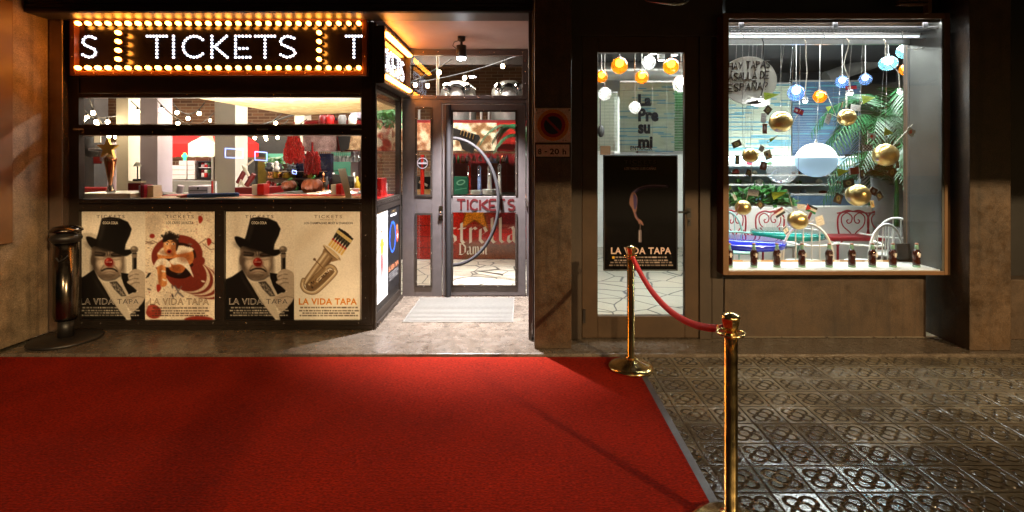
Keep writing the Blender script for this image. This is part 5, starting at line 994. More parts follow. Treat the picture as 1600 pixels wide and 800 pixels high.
for i in range(64):
    px, d_ = rr.uniform(418, 497), rr.uniform(6.72, 7.3); py = (299, 279, 299, 268)[i % 4]-.2
    if 462 < px < 476: continue
    g = MB(); w, h = rr.uniform(.03, .06), rr.uniform(.07, .14); c = P(px, py, d_); g.lathe([(0, 0), (w*.7, 0), (w, h*.35), (w*.5, h*.6), (w*.75, h*.8), (w*.4, h), (0, h)], c, 10)
    solo(g, 'ornament', cols[i % 8], f'small {("red", "yellow", "green", "cream", "dark red", "copper", "white", "grey")[i % 8]} ornament on the shelves behind the pumpkins', 'ornament', f'{("red", "yellow", "green", "cream", "dark red", "copper", "white", "grey")[i % 8]} ornaments on the back shelves')
g = MB(); g.pbox(416, 498, 299, 302, 6.7, 7.4); g.pbox(416, 498, 279, 280.2, 6.7, 7.4); g.pbox(416, 498, 268, 269, 6.7, 7.4); g.pbox(416, 498, 256, 304, 7.42, 7.46); solo(g, 'ornament_shelf', pmat('dark_shelf_wood', rgb(70, 44, 28), .5, 0, .3, 6), 'dark wooden shelves filled with small ornaments', 'shelf')
t = thing('circus_letter', 'cream letter A standing on a dark red frame left of the napkin holder', 'letter', P(377, 304, 6.0)); mb = MB(); v_, f_ = txt2d('A', .03); mb.add([P(371+11*u, 280+12*w, 6.0) for u, w in v_], f_); mb.build('letter', 'cream', t)
g = MB(); g.tube([P(372, 286, 6.05), P(382, 268, 6.05)], .03, 8); g.tube([P(385, 290, 6.05), P(397, 272, 6.05)], .03, 8); g.build('frame', 'dark_red', t); g = MB(); g.tube([P(379, 258, 6.05), P(383, 265, 6.05), P(389, 275, 6.05)], [.012, .022, .016], 8); g.tube([P(386, 258, 6.05), P(396, 250, 6.05)], .010, 8); g.build('arm', 'cream', t)
g = MB(); g.pbox(367, 420, 293, 305, 6.1, 6.5); solo(g, 'dark_cabinet', 'dark_red', 'low dark cabinet under the cream letter A', 'cabinet')
g = MB(); g.pbox(367, 398, 250, 293, 8.6, 8.7); solo(g, 'dark_screen', 'dark_grey', 'dark screen wall behind the cream letter A', 'panel'); g = MB(); g.pbox(398, 416, 250, 300, 8.9, 9.0); solo(g, 'amber_cabinet', pmat('olive_glass', rgb(92, 74, 30), .3, 0, .4, 9), 'yellowish glass fronted cupboard far behind the napkin holder', 'cupboard')
g = MB(); g.pbox(398, 460, 211, 245, 9.6, 9.7); solo(g, 'upper_wall_panel', 'dark_grey', 'grey wall panel above the second neon rectangle', 'panel')
g = MB(); g.add([P(365, 178, 7.4), P(385, 172, 7.4), P(378, 206, 7.4), P(366, 206, 7.4)], [(0, 1, 2, 3)]); g.tube([P(385, 172, 7.4), P(366, 206, 7.4)], .02, 8); solo(g, 'red_pennant', 'red_cloth', 'red cloth pennant hanging beside the broad cream column', 'pennant')
# truss under the ceiling
t = thing('lighting_truss', 'dark lattice truss under the bar ceiling behind the strand board', 'truss', P(430, 190, 8.0)); g = MB()
for o_ in (0, .16): g.tube([P(378, 205, 8.0+o_), P(470, 176, 8.0+o_)], .016, 6)
for i in range(10): u, w = i/10, (i+.5)/10; g.tube([P(378+92*u, 205-29*u, 8.0), P(378+92*w, 205-29*w, 8.16)], .009, 5)
g.build('chord', 'dark_grey', t)
g = MB(); g.pbox(498, 560, 184, 186, 7.5, 8.0); solo(g, 'high_shelf', 'dark_grey', 'high dark shelf above the hide panels with jars', 'shelf')
for i, (px, m_, nm) in enumerate(((505, 'dark_red', 'dark red'), (516, 'red', 'bright red'), (535, 'grey', 'dull grey'), (551, 'cream', 'cream'))):
    g = MB(); g.lathe([(0, 0), (.05, 0), (.065, .05), (.06, .13), (.04, .17), (0, .17)], P(px, 198, 7.35), 16); solo(g, 'jar', m_, f'{nm} jar on the ledge above the hide panels', 'jar', 'jars above the hide panels')
g = MB(); g.pbox(495, 562, 198, 199.5, 7.28, 7.5); solo(g, 'jar_ledge', 'grey', 'grey ledge carrying four jars above the hide panels', 'shelf')
# ---------------------------------------------------------------- string lights: a cord with bulbs
def string_light(pts, n, label, r=.035, sag=.18, skip=()):
    a, b_ = Vector(pts[0]), Vector(pts[1]); t = thing('string_light', label, 'string light', (a+b_)/2, 'bulb strings across the bar'); f = lambda u: a.lerp(b_, u)-Vector((0, 0, sag*4*u*(1-u)))
    g = MB(); g.tube([f(u) for u in np.linspace(0, 1, 24)], .007, 5); g.build('cord', 'black', t)
    for i in range(n):
        p = f((i+.5)/n); g = MB(); g.tube([p, p-Vector((0, 0, .04))], .013, 6, 1); g.ball(p-Vector((0, 0, .04+r)), r, 12, 8, 0, (1, 1, 1.15)); g.build('bulb', ['bulb_warm', 'black'], t)
string_light((P(120, 176, 6.6), P(236, 150, 8.4)), 7, 'bulb string crossing the two leftmost columns', .026); string_light((P(138, 150, 6.2), P(185, 205, 8.2)), 4, 'steep bulb string at the left end of the booth window', .025); string_light((P(238, 148, 6.4), P(330, 192, 8.2)), 4, 'bulb string falling towards the broad cream column', .025); string_light((P(268, 158, 7.4), P(320, 160, 7.4)), 3, 'short bulb string above the market stall', .025)
string_light((P(362, 172, 7.0), P(440, 178, 7.6)), 4, 'bulb string beside the red pennant', .025); string_light((P(372, 186, 7.0), P(452, 186, 8.0)), 3, 'lower bulb string in front of the lattice truss', .025)
string_light((P(600, 142, 7.0), P(706, 92, 6.0)), 3, 'bulb string rising past the left steel tank', .025, .05); string_light((P(640, 130, 6.6), P(816, 84, 6.3)), 3, 'bulb string rising to the top right of the transom window', .025, .05)
string_light((P(128, 168, 7.4), P(215, 190, 8.6)), 6, 'faint bulb string behind the slim cream column', .024); string_light((P(246, 196, 8.0), P(335, 176, 8.8)), 6, 'far bulb string over the striped awning', .022); string_light((P(372, 200, 8.4), P(480, 186, 8.0)), 6, 'far bulb string under the pointed board', .024); string_light((P(205, 158, 7.0), P(300, 190, 9.0)), 6, 'bulb string crossing behind the lilac column', .024)
for i, (px, py, w, h, m_, nm) in enumerate(((152, 216, 12, 16, 'cream', 'cream'), (208, 250, 9, 22, 'white', 'white'), (152, 250, 14, 12, 'dark_red', 'dark red'), (505, 262, 8, 12, 'yellow', 'yellow'), (566, 262, 9, 18, 'red', 'red'))):
    t = thing('picture', f'framed {nm} picture on the back of the bar room', 'picture', P(px, py, 8.3)); g = MB(); g.pbox(px-w/2, px+w/2, py-h/2, py+h/2, 8.30, 8.33); g.build('frame', 'dark_grey', t); g = MB(); g.pbox(px-w/2+1, px+w/2-1, py-h/2+1, py+h/2-1, 8.285, 8.299); g.build('print', m_, t)
for i in range(12):
    px = 500+i*5.3; m_ = ('leaf', 'copper', 'dark_grey', 'red', 'white', 'yellow')[i % 6]; nm = ('green', 'copper brown', 'dark', 'red', 'white', 'yellow')[i % 6]; h = .16+.05*((i*5) % 3); g = MB(); g.lathe([(0, 0), (.036, 0), (.037, h*.6), (.013, h*.78), (.013, h), (0, h)], P(px, 302, 6.4), 12)
    solo(g, 'back_bottle', m_, f'{nm} bottle in the row behind the till', 'bottle', f'{nm} bottles behind the till')
g = MB(); g.pbox(497, 566, 302.2, 306, 6.3, 6.5); solo(g, 'bottle_shelf', 'wood', 'wooden shelf carrying a row of bottles behind the till', 'shelf')
def vine(px0, px1, py0, py1, d, n, label, sd):
    rr = random.Random(sd); g = MB()
    for i in range(n):
        p = Vector(P(rr.uniform(px0, px1), py0+(py1-py0)*rr.random()**1.6, d+rr.uniform(-.12, .12))); e = Vector((rr.uniform(-1, 1), rr.uniform(-.6, .2), rr.uniform(-1.4, .2))).normalized(); w = e.orthogonal().normalized()*.016; l = rr.uniform(.05, .10); g.add([p-w*.2, p+e*l*.5+w, p+e*l, p+e*l*.5-w], [(0, 1, 2, 3)])
    solo(g, 'hanging_plant', 'leaf', label, 'plant')
vine(590, 628, 172, 196, 7.1, 260, 'trailing green plant on top of the hide canopy at the left', 41); vine(419, 440, 246, 262, 7.5, 160, 'green trailing plant above the little striped kiosk', 42)
# ---------------------------------------------------------------- drinks bar behind the door
d = 7.5; bar = thing('drinks_bar', 'drinks bar with a painted red front and white blackletter beer lettering', 'bar', (X(720, d), d, FZ))
es = Print(636, 318, 828, 408, .55, (134, 30, 22), 12); YY, XX = es.Y, es.X
es.C[...] = np.array((150, 28, 18))/255; es.mixin(np.clip((XX-700)/30, 0, 1)*np.clip((YY-372)/14, 0, 1), (104, 66, 40), .9); es.mixin(np.clip(1-abs(XX-754)/16, 0, 1)*np.clip((366-YY)/20, 0, 1), (112, 74, 46), .9); es.mixin(np.clip((XX-768)/12, 0, 1)*np.clip((362-YY)/10, 0, 1), (92, 20, 26), .9); es.ell(712, 345, 12, 28, (190, 30, 16), 0, .5, 18)
es.ell(790, 372, 24, 9, (200, 26, 18), 0, .9, 10)
for y0 in range(318, 400, 18): es.line([(636, y0), (694, y0)], 1.2, (70, 22, 16), .8)
for k, x0 in enumerate((650, 668, 686)): es.line([(x0, 318), (x0, 400)], 1.0, (70, 22, 16), .7)
star = [(741+ (38 if k % 2 == 0 else 15)*math.sin(k*math.pi/5), 330-(38 if k % 2 == 0 else 15)*math.cos(k*math.pi/5)) for k in range(10)]
es.poly(star, (210, 130, 24), .95, None, False, .8); es.line(star+[star[0]], 2.2, (120, 60, 14), .8); es.grain(.16, 1)
def black(ch, x, y, s, col=(222, 214, 192)):             # blackletter strokes drawn with a slanting nib, height unit s, returns the advance
    nb = (.085*s, -.05*s); T = lambda pts: [(x+a*s, y+b*s) for a, b in pts]
    G_ = {'E': ([[(.1, -.1), (.05, .35), (.12, .8), (.4, 1), (.75, .85)], [(.1, -.05), (.6, -.1)], [(.15, .42), (.55, .4)]], .8), 's': ([[(.48, .02), (.2, .0), (.08, .2), (.2, .42), (.44, .58), (.46, .84), (.26, 1), (.0, .9)]], .58), 't': ([[(.16, -.32), (.16, .82), (.3, 1), (.44, .9)], [(-.04, .06), (.42, .02)]], .50), 'r': ([[(.12, -.02), (.12, .98)], [(.12, .22), (.34, -.02), (.48, .1)]], .54), 'e': ([[(.1, .1), (.08, .8), (.26, 1), (.5, .86)], [(.1, .1), (.34, -.03), (.48, .26), (.12, .52)]], .60), 'l': ([[(.12, -.62), (.12, .84), (.28, 1), (.38, .92)]], .42), 'a': ([[(.1, .08), (.36, -.02), (.44, .16), (.44, .84), (.58, 1), (.68, .9)], [(.42, .42), (.14, .54), (.08, .84), (.22, 1), (.42, .8)]], .72),
          'D': ([[(.12, -.45), (.12, .9)], [(.0, -.42), (.5, -.36), (.78, .0), (.74, .7), (.4, 1), (.0, .96)]], .95), 'm': ([[(.1, -.02), (.1, .98)], [(.12, .14), (.3, -.02), (.4, .1), (.4, .98)], [(.42, .14), (.6, -.02), (.72, .1), (.72, .92), (.84, 1)]], .98)}
    st, adv = G_[ch]
    for s_ in st: es.nib(T(s_), *nb, col)
    return x+adv*s
xx = 698.5
for ch, w in zip('strella', (0, 0, 0, 0, 0, 0, 0)): xx = black(ch, xx+1.0, 358-(xx-700)*.02, 25)+1.6
xx = 717
for ch in 'Damm': xx = black(ch, xx, 388.5-(xx-717)*.01, 12.4)
es.front(637, 828, 318, 404.5, d-.02, .01).build('front_panel', 'print_gloss', bar)
g = MB(); g.box(X(520, d), .16, d, d+.45, FZ, Z(307, d)); g.box(X(520, d), .16, d-.05, d+.5, Z(306.5, d), Z(304, d)); g.build('counter', 'dark_grey', bar); g = MB(); g.box(X(520, d), .16, d-.012, d-.001, FZ, Z(404.8, d)); g.build('kick_board', 'black', bar)
bc = thing('bar_canopy', 'canopy over the drinks bar covered in patches of cow hide', 'canopy', (X(660, 7.3), 7.3, Z(236, 7.3)))
def hide(px0, px1, py0, py1, c1, c2, sd, gap=0):
    p = Print(px0, py0, px1, py1, .9, c1, sd); n = p.rng.normal(0, 1, p.X.shape)
    for _ in range(26): n = (n+np.roll(n, 1, 0)+np.roll(n, -1, 0)+np.roll(n, 1, 1)+np.roll(n, -1, 1))/5*1.18
    n = (n-n.mean())/n.std(); p.mixin(.5+n*.6, c2); p.grain(.10, 0); p.front(px0, px1, py0, py1, 7.3, .03).build('hide_panel', 'hide', bc)
M['hide'] = printmat('cow_hide', .8, .2)
hide(473, 526, 200, 236.5, (150, 120, 112), (110, 82, 76), 2); hide(541, 583, 196, 234, (196, 160, 118), (150, 112, 78), 3); hide(584, 612, 192, 235.5, (214, 196, 168), (166, 60, 44), 4); hide(612.3, 674, 192, 235, (206, 176, 142), (140, 88, 58), 5); hide(674.3, 776, 192, 235.5, (226, 210, 178), (128, 90, 56), 6); hide(776.3, 806, 192, 225, (176, 40, 26), (140, 22, 16), 7)
g = MB(); g.box(X(475, 7.33), X(832, 7.33), 7.335, 7.9, Z(236, 7.33), Z(234.5, 7.33)); g.box(X(475, 7.33), X(832, 7.33), 7.335, 7.36, Z(234.4, 7.33), Z(190.5, 7.33)); g.box(X(475, 7.33), X(832, 7.33), 7.335, 7.9, Z(190, 7.33), Z(188, 7.33)); g.build('carcass', 'dark_red', bc)
g = MB(); g.add([P(526, 207, 7.25), P(541, 207, 7.25), P(548, 214, 7.25), P(545, 232, 7.25), P(533, 238, 7.25)]+[P(526, 207, 7.29), P(541, 207, 7.29), P(548, 214, 7.29), P(545, 232, 7.29), P(533, 238, 7.29)], [(0, 1, 2, 3, 4), (9, 8, 7, 6, 5)]+[(i, i+5, (i+1) % 5+5, (i+1) % 5) for i in range(5)]); solo(g, 'loudspeaker', 'black', 'black angular loudspeaker between two hide panels', 'loudspeaker')
t = thing('guitar_neck', 'black guitar head with five brass bars hanging before the hide canopy', 'guitar', P(728, 215, 7.1)); g = MB(); pl = [(705, 198), (722, 204), (748, 211), (750, 216), (743, 228), (738, 240), (722, 233), (718, 221), (705, 214)]; g.prism([(X(a, 7.1), Z(b_, 7.1)) for a, b_ in pl], 7.1, 7.16); g.build('body', 'black', t, .006); g = MB()
for k in range(5): px = 720+k*4.8; g.tube([P(px+1.2, 203+k*1.8, 7.09), P(px-.6, 210.5+k*1.8, 7.09)], .007, 6)
g.build('bar', 'gold', t)
# wine glasses hanging upside down
t0 = None
def glass_at(px, py, d, h, label, grp):
    global t0
    if t0 is None:
        g = MB(); g.lathe([(.0, 0), (.034, 0), (.034, -.004), (.005, -.008), (.004, -.07), (.018, -.085), (.038, -.12), (.040, -.15), (.033, -.185), (.030, -.185), (.037, -.15), (.034, -.12), (.0, -.09)], (0, 0, 0), 16)
        t0 = g.build('wine_glass', 'crystal', None, 0, (0, 0, 0)); o = t0
    else: o = t0.copy(); COL.objects.link(o)
    o.location = P(px, py, d); o.scale = (h/.185,)*3; tag(o, label, 'wine glass', grp)
M['crystal'] = glassmat('crystal', (.96, .97, .98), 1.7, .05, .34)
for row, dd in enumerate((7.3, 7.55)):
    for i in range(13): glass_at(489+i*5.9+row*3, 236.5, dd, .150, 'clear wine glass hanging upside down in the packed rack over the booth counter', 'wine glasses in the packed rack')
lab8 = ['leftmost', 'second from left', 'third from left', 'fourth from left', 'fourth from right', 'third from right', 'second from right', 'rightmost']
for i, px in enumerate((723, 732, 741, 750, 759.5, 768, 778, 787)): glass_at(px, 236.5, 7.45, .148, f'clear wine glass hanging over the beer taps, {lab8[i]} of eight', 'wine glasses over the beer taps')
# beer taps on the bar
def tap(px, py0, w, m_, label, d=7.45):
    t = thing('beer_tap', label, 'beer tap', P(px, 304, d), 'tall beer taps on the drinks bar'); g = MB(); h = Z(py0, d)-Z(304, d); c = P(px, 304, d); r = S(w/2, d)
    g.lathe([(0, 0), (r*1.5, 0), (r*1.5, .012), (r, .03), (r*.9, h*.8), (r*1.15, h*.86), (r*.8, h*.96), (0, h)], c, 20); g.build('column', m_, t); g = MB(); g.tube([(c[0], c[1]-r, c[2]+h*.74), (c[0], c[1]-r-.07, c[2]+h*.74), (c[0], c[1]-r-.085, c[2]+h*.62)], .011, 8); g.tube([(c[0], c[1]-r-.06, c[2]+h*.76), (c[0], c[1]-r-.05, c[2]+h*.95)], [.007, .012], 8); g.build('spout', 'chrome', t)
M['tap_steel'] = pmat('satin_tap_steel', rgb(226, 224, 216), .25, .35, .1, 20); M['tap_blue'] = pmat('blue_white_enamel', rgb(150, 170, 220), .2, 0, .4, 14)
tap(733, 256, 5.5, 'tap_red', 'red and chrome beer tap, leftmost of the four behind the door'); tap(749, 258, 6, 'tap_blue', 'blue and white beer tap left of the tube handle'); tap(765, 257, 7, 'tap_steel', 'thick steel beer tap crossed by the tube handle'); tap(780.5, 255, 6, 'tap_steel', 'bright chrome beer tap, rightmost behind the door')
for i in range(5):
    g = MB(); g.lathe([(0, 0), (.05, 0), (.09, .012), (.088, .014), (0, .005)], P(743+i*.0, 303.6, 7.35)[:2]+(Z(303.8, 7.35)+.012*i,), 24); solo(g, 'plate', 'white', f'white plate left of the taps on the bar, layer {i+1} of its pile', 'plate', 'left pile of white plates')
for i in range(6):
    g = MB(); g.lathe([(0, 0), (.06, 0), (.10, .012), (.098, .014), (0, .005)], P(764, 303.6, 7.3)[:2]+(Z(303.8, 7.3)+.012*i,), 24); solo(g, 'plate', 'white', f'white plate by the thick steel tap, layer {i+1} of its pile', 'plate', 'right pile of white plates')
M['green_dark'] = pmat('bottle_green_card', rgb(18, 84, 62), .35, 0, .1); gp = Print(709, 276, 731, 303.5, .5, (18, 88, 64), 3); gp.ell(720, 285, 7, 4, (150, 190, 160), -15, .8, 1); gp.ell(720, 285, 5, 2.6, (20, 90, 66), -15); gp.line([(711, 297), (729, 294)], 1, (150, 190, 160), .6); solo(gp.front(709, 731, 276, 303.5, 7.3, .16), 'green_box', 'print', 'dark green crate with a pale oval emblem on the bar', 'box')
g = MB(); g.pbox(690, 812, 240, 305, 8.5, 8.9); g.pbox(690, 812, 255, 257, 8.45, 8.499); g.pbox(690, 812, 275, 277, 8.45, 8.499)
for px in (708, 735, 762, 790): g.pbox(px, px+2, 240, 305, 8.46, 8.499)
solo(g, 'back_bar', 'dark_red', 'dark red wooden back bar cabinet behind the beer taps', 'cabinet')
for i, px in enumerate((762, 766.5, 771, 775.5)):
    g = MB(); g.lathe([(0, 0), (.022, 0), (.028, .08), (.026, .08), (.02, .006), (0, .006)], P(px, 255, 8.40), 14); solo(g, 'blue_tumbler', 'tap_blue', f'blue tumbler on the back bar, {("leftmost", "second from left", "second from right", "rightmost")[i]} of four', 'tumbler', 'blue tumblers on the back bar')
for i in range(7):
    g = MB(); h = .14; g.lathe([(0, 0), (.025, 0), (.026, .09), (.01, .115), (.01, h), (0, h)], P(710+i*6.5 if i < 4 else 778+(i-4)*7, 255, 8.42), 12); solo(g, 'liquor_bottle', ('dark_grey', 'leaf', 'copper')[i % 3], f'dark liquor bottle on the back bar shelf, number {i+1} from the left', 'bottle', 'bottles on the back bar')
# round tap sign, espresso machine, red canister seen through the side lights
t = thing('tap_sign', 'round black sign with a pale ring on a red tap behind the narrow door pane', 'sign', P(660, 300, 7.4)); g = MB(); g.lathe([(0, 0), (S(9.5, 7.3), 0), (S(9.5, 7.3), .02), (0, .02)], P(660, 255, 7.3), 32, 0, 'y'); g.build('disc', 'black', t); g = MB(); g.tube([(P(660, 255, 7.29)[0]+S(8, 7.3)*math.cos(a), 7.295, P(660, 255, 7.29)[2]+S(8, 7.3)*math.sin(a)) for a in np.linspace(0, 2*math.pi, 33)], .006, 6); g.pbox(653.5, 667, 254, 256.5, 7.285, 7.294); g.build('ring', 'lilac', t); g = MB(); g.tube([P(660, 242, 7.32), P(660, 304, 7.34)], .03, 10); g.build('stem', 'tap_red', t)
t = thing('coffee_machine', 'cream and black coffee machine behind the narrow door pane', 'coffee machine', P(662, 304, 7.6)); g = MB(); g.pbox(648, 676, 296, 304, 7.55, 7.8); g.build('base', 'wood', t); g = MB(); g.pbox(648, 676, 276, 296, 7.6, 7.8); g.build('body', 'black', t); g = MB(); g.pbox(662, 674, 268, 276, 7.6, 7.75); g.tube([P(655, 284, 7.55), P(668, 290, 7.55)], .02, 8); g.build('hopper', 'cream', t)
t = thing('red_canister', 'red napkin canister on the booth side counter', 'canister', P(612, 305, 5.0)); g = MB(); g.box(KX-.16, KX-.09, 4.98, 5.18, 1.141, 1.32); g.build('body', 'red', t, .006)
g = MB(); g.lathe([(0, 0), (.02, 0), (.022, .12), (0, .12)], (KX-.12, 5.24, 1.141), 14); solo(g, 'white_cup', 'white', 'white paper cup beside the red canister', 'cup')
t = thing('beer_tap', 'single chrome beer tap on the booth side counter', 'beer tap', (KX-.2, 4.85, 1.14)); g = MB(); g.lathe([(0, 0), (.05, 0), (.05, .01), (.022, .02), (.02, .30), (.03, .34), (.03, .5), (.0, .52)], (KX-.2, 4.85, 1.141), 18); g.build('column', 'chrome', t); g = MB(); g.tube([(KX-.2, 4.85, 1.5), (KX-.12, 4.83, 1.5), (KX-.1, 4.83, 1.45)], .013, 8); g.build('spout', 'chrome', t)
# fermenting tanks above the canopy
for i, (px, label) in enumerate(((716, 'steel fermenting tank with domed top, left of the two'), (795, 'steel fermenting tank with domed top, right of the two'))):
    d = 8.9; t = thing('steel_tank', label, 'tank', (X(px, d), d, 1.9), 'fermenting tanks above the bar'); r = S(28, d); zt = Z(126, d); c = (X(px, d), d, 1.95)
    g = MB(); h = zt-1.95; g.lathe([(0, 0), (r*.7, 0), (r, .12), (r, h-.28), (r*.93, h-.16), (r*.75, h-.07), (r*.4, h-.015), (0, h)], c, 36); g.build('shell', 'steel', t)
    g = MB(); zz = zt-.24; g.lathe([(r*.50, -.0), (r*.5, -.03), (0, -.04)], (X(px, d), d-r*.80, zz), 24, 0, 'y')
    for s_ in (-1, 1): g.lathe([(.07, 0), (.07, -.05), (.0, -.06)], (X(px, d)+s_*.17, d-r*.72, zt-.15), 16, 0, 'y')
    g.build('manhole', 'chrome', t)
    g = MB(); g.tube([(X(px, d)+r*.6, d-r*.5, zt-.2), (X(px, d)+r*.8, d-r*.7, zt-.14), (X(px, d)+r*1.05, d-r*.7, zt-.2)], .02, 8); g.build('valve', 'chrome', t)
g = MB(); g.pbox(560, 832, 187, 189.5, 8.1, 9.5); solo(g, 'tank_platform', 'dark_grey', 'dark platform carrying the two steel tanks', 'platform')
for i, px in enumerate((646, 655, 735, 752, 764)):
    g = MB(); g.tube([P(px, 190, 8.2), P(px, 150, 8.2)], .02, 8); solo(g, 'steel_pipe', 'steel', f'upright steel pipe before the tanks, number {i+1} from the left', 'pipe', 'upright pipes before the tanks')
g = MB(); g.tube([P(684, 150, 6.2), P(684, 60, 6.2)], .018, 8); solo(g, 'hanging_pole', 'cream', 'thin pale pole crossing the transom window', 'pole')
def palm(base, fronds, label, m_='leaf_dark', sd=1, l0=.8, name='palm', pot=True, leaf=.16):
    rr = random.Random(sd); t = thing(name, label, 'plant', base); b_ = Vector(base)
    st = MB(); st.tube([b_, b_+Vector((.01, 0, .35)), b_+Vector((0, 0, .7))], [.03, .022, .014], 8); st.build('stem', 'leaf', t)
    for k in range(fronds):
        a = 2*math.pi*k/fronds+rr.uniform(-.3, .3); l = l0*rr.uniform(.75, 1.15); up = rr.uniform(.35, 1.1); g = MB(); o_ = b_+Vector((0, 0, .65+rr.uniform(-.25, .1))); dv = Vector((math.cos(a), math.sin(a)*.6, 0)); pts = []
        for i in range(13): u = i/12; pts.append(o_+dv*l*u*(1-.15*u)+Vector((0, 0, l*(up*u-1.0*u*u*(.6+.5*up)))))
        g.tube(pts, [.007*(1-.8*i/12)+.001 for i in range(13)], 5)
        for i in range(1, 13):
            p = pts[i]; tn = (pts[i]-pts[i-1]).normalized(); sd_ = tn.cross(Vector((0, 0, 1))).normalized()
            for s_ in (-1, 1):
                q = leaf*math.sin(math.pi*(.15+.8*i/13))*rr.uniform(.8, 1.15); dirn = (sd_*s_*.8+tn*.75+Vector((0, 0, -.25))).normalized(); w = tn*.017
                for o2 in (0, .5):
                    pp = p-(pts[i]-pts[i-1])*o2; g.add([pp-w*.6, pp+w*.6, pp+dirn*q*.6+w*.7+Vector((0, 0, -.01)), pp+dirn*q+Vector((0, 0, -.03)), pp+dirn*q*.6-w*.7+Vector((0, 0, -.01))], [(0, 1, 2, 3, 4)])
        g.build('frond', m_, t)
    return t
palm((X(822, 7.0), 7.0, 1.15), 11, 'feathery palm reaching in from the right above the drinks bar', 'leaf_dark', 5, .75)
g = MB(); g.lathe([(0, 0), (.10, 0), (.14, .24), (.12, .24), (.11, .2), (0, .2)], (X(822, 7.0), 7.0, 1.0-.06), 20); solo(g, 'plant_pot', 'copper', 'pot of the palm at the right end of the drinks bar', 'pot')
# ================================================================ the small shop
panel_lamp(1.0, 2.6, 5.0, 5.25, 2.86, 'tube_white', 'long flat lamp on the shop ceiling behind the shop door'); panel_lamp(2.9, 5.4, 5.3, 5.5, 2.86, 'tube_white', 'long flat lamp on the shop ceiling behind the display window'); panel_lamp(1.0, 5.6, 5.62, 5.72, 2.88, 'tube_white', 'very long narrow lamp on the shop ceiling behind the other two')
# pendant globes: glass globe round a bright inner bulb
def globe(px, py, rpx, d, m_, bm_, label, ztop=2.95, squash=1):
    c = Vector(P(px, py, d)); r = S(rpx, d); t = thing('pendant_lamp', label, 'pendant lamp', c, 'glass globe pendants in the shop')
    g = MB(); g.ball(c, r, 24, 16, 0, (1, 1, squash)); g.build('globe', m_, t); g = MB(); g.ball(c+Vector((0, 0, r*.30)), r*.50, 16, 10); g.build('bulb', bm_, t); g = MB(); g.tube([c+Vector((0, 0, r*squash)), (c.x, c.y, ztop)], .003, 5); g.tube([c+Vector((0, 0, r*.75)), c+Vector((0, 0, r*1.12))], .012, 8); g.build('cord', 'steel', t)
M['bulb_globe'] = emat('lit_globe_bulb', (1, .96, .88), 20); M['bulb_gold'] = emat('lit_gold_bulb', (1, .72, .30), 22)
for px, py, r, d, k, lb in ((968, 102.5, 13, 5.0, 'amber', 'big amber glass pendant, second from left through the shop door'), (1003, 120.5, 10.5, 5.3, 'amber', 'small amber glass pendant above the lettering blind'), (1048.5, 103.5, 12.5, 5.0, 'amber', 'amber glass pendant at the top right of the shop door'), (940, 120, 9.5, 5.2, 'amber', 'amber glass pendant cut by the left edge of the door pane'), (1014, 97.5, 10.5, 5.4, 'clear', 'clear glass pendant between two amber ones at the top of the door'), (945, 146.5, 10.5, 5.3, 'clear', 'clear glass pendant at the left edge of the door pane'), (992, 168, 9.5, 5.0, 'clear', 'clear glass pendant hanging lowest, before the lettering blind'), (1064, 131, 13, 4.9, 'clear', 'clear glass pendant at the right edge of the door pane'),
    (1244, 145, 12.5, 5.6, 'blue', 'blue glass pendant left of centre in the display window'), (1281, 151, 10, 5.6, 'amber', 'amber glass pendant in the middle of the display window'), (1316, 128, 9.5, 5.8, 'blue', 'blue glass pendant right of the amber one in the display window'), (1352, 124, 9, 6.0, 'blue', 'blue glass pendant before the palm top'), (1388, 99, 13, 5.2, 'teal', 'teal glass pendant, topmost but one in the display window'), (1415, 80, 13, 5.1, 'teal', 'teal glass pendant at the top right edge of the window opening'), (1415, 109, 9, 5.2, 'amber', 'amber glass pendant at the right edge of the window opening')):
    globe(px, py, r, d, {'amber': 'globe_amber', 'clear': 'globe_clear', 'blue': 'globe_blue', 'teal': 'globe_teal'}[k], 'bulb_gold' if k == 'amber' else 'bulb_globe', lb, 2.95, 1 if k != 'teal' else .85)
# blinds
def blind(px0, px1, py0, py1, d, cols, label, sd, text=None, n=None):
    rr = random.Random(sd); t = thing('slat_blind', label, 'blind', P((px0+px1)/2, py1, d)); n = n or int((py1-py0)/2.4)
    for ci, m_ in enumerate(cols):
        g = MB()
        for i in range(n):
            rs = random.Random(sd*1000+i); x = px0
            while x < px1:
                e = min(px1, x+rs.uniform(.12, .55)*(px1-px0)); c = rs.choices(range(len(cols)), weights=[6]+[1]*(len(cols)-1))[0]
                if c == ci: y = py0+(py1-py0)*i/n; g.add([P(x, y, d), P(e, y, d), P(e, y+(py1-py0)/n*.74, d+.012), P(x, y+(py1-py0)/n*.74, d+.012)], [(0, 1, 2, 3)])
                x = e
        if g.v: g.build('slat', m_, t)['kind'] = 'stuff'
    g = MB()
    for u in (.08, .34, .6, .86): g.tube([P(px0+(px1-px0)*u, py0-2, d-.004), P(px0+(px1-px0)*u, py1, d-.004)], .0015, 4)
    g.pbox(px0, px1, py0-3, py0-.5, d-.01, d+.03); g.build('cord', 'grey', t)
    if text:
        g = MB()
        for st, a, b_, y0, y1, bold in text: v_, f_ = txt2d(st, bold); g.add([P(a+(b_-a)*u, y0+(y1-y0)*w, d-.008) for u, w in v_], f_)
        g.build('lettering', 'ink', t)
    return t
M['slat_a'] = pmat('pale_bamboo_slat', rgb(190, 196, 172), .5, 0, .1, 4); M['slat_b'] = pmat('sky_blue_slat', rgb(96, 156, 170), .5, 0, .1); M['slat_c'] = pmat('green_slat', rgb(52, 130, 60), .5, 0, .2); M['slat_d'] = pmat('deep_blue_slat', rgb(84, 112, 142), .5, 0, .2)
W_ = .05
def fat(st, a, b_, y0, y1): return (st, a, b_, y0, y1, W_)
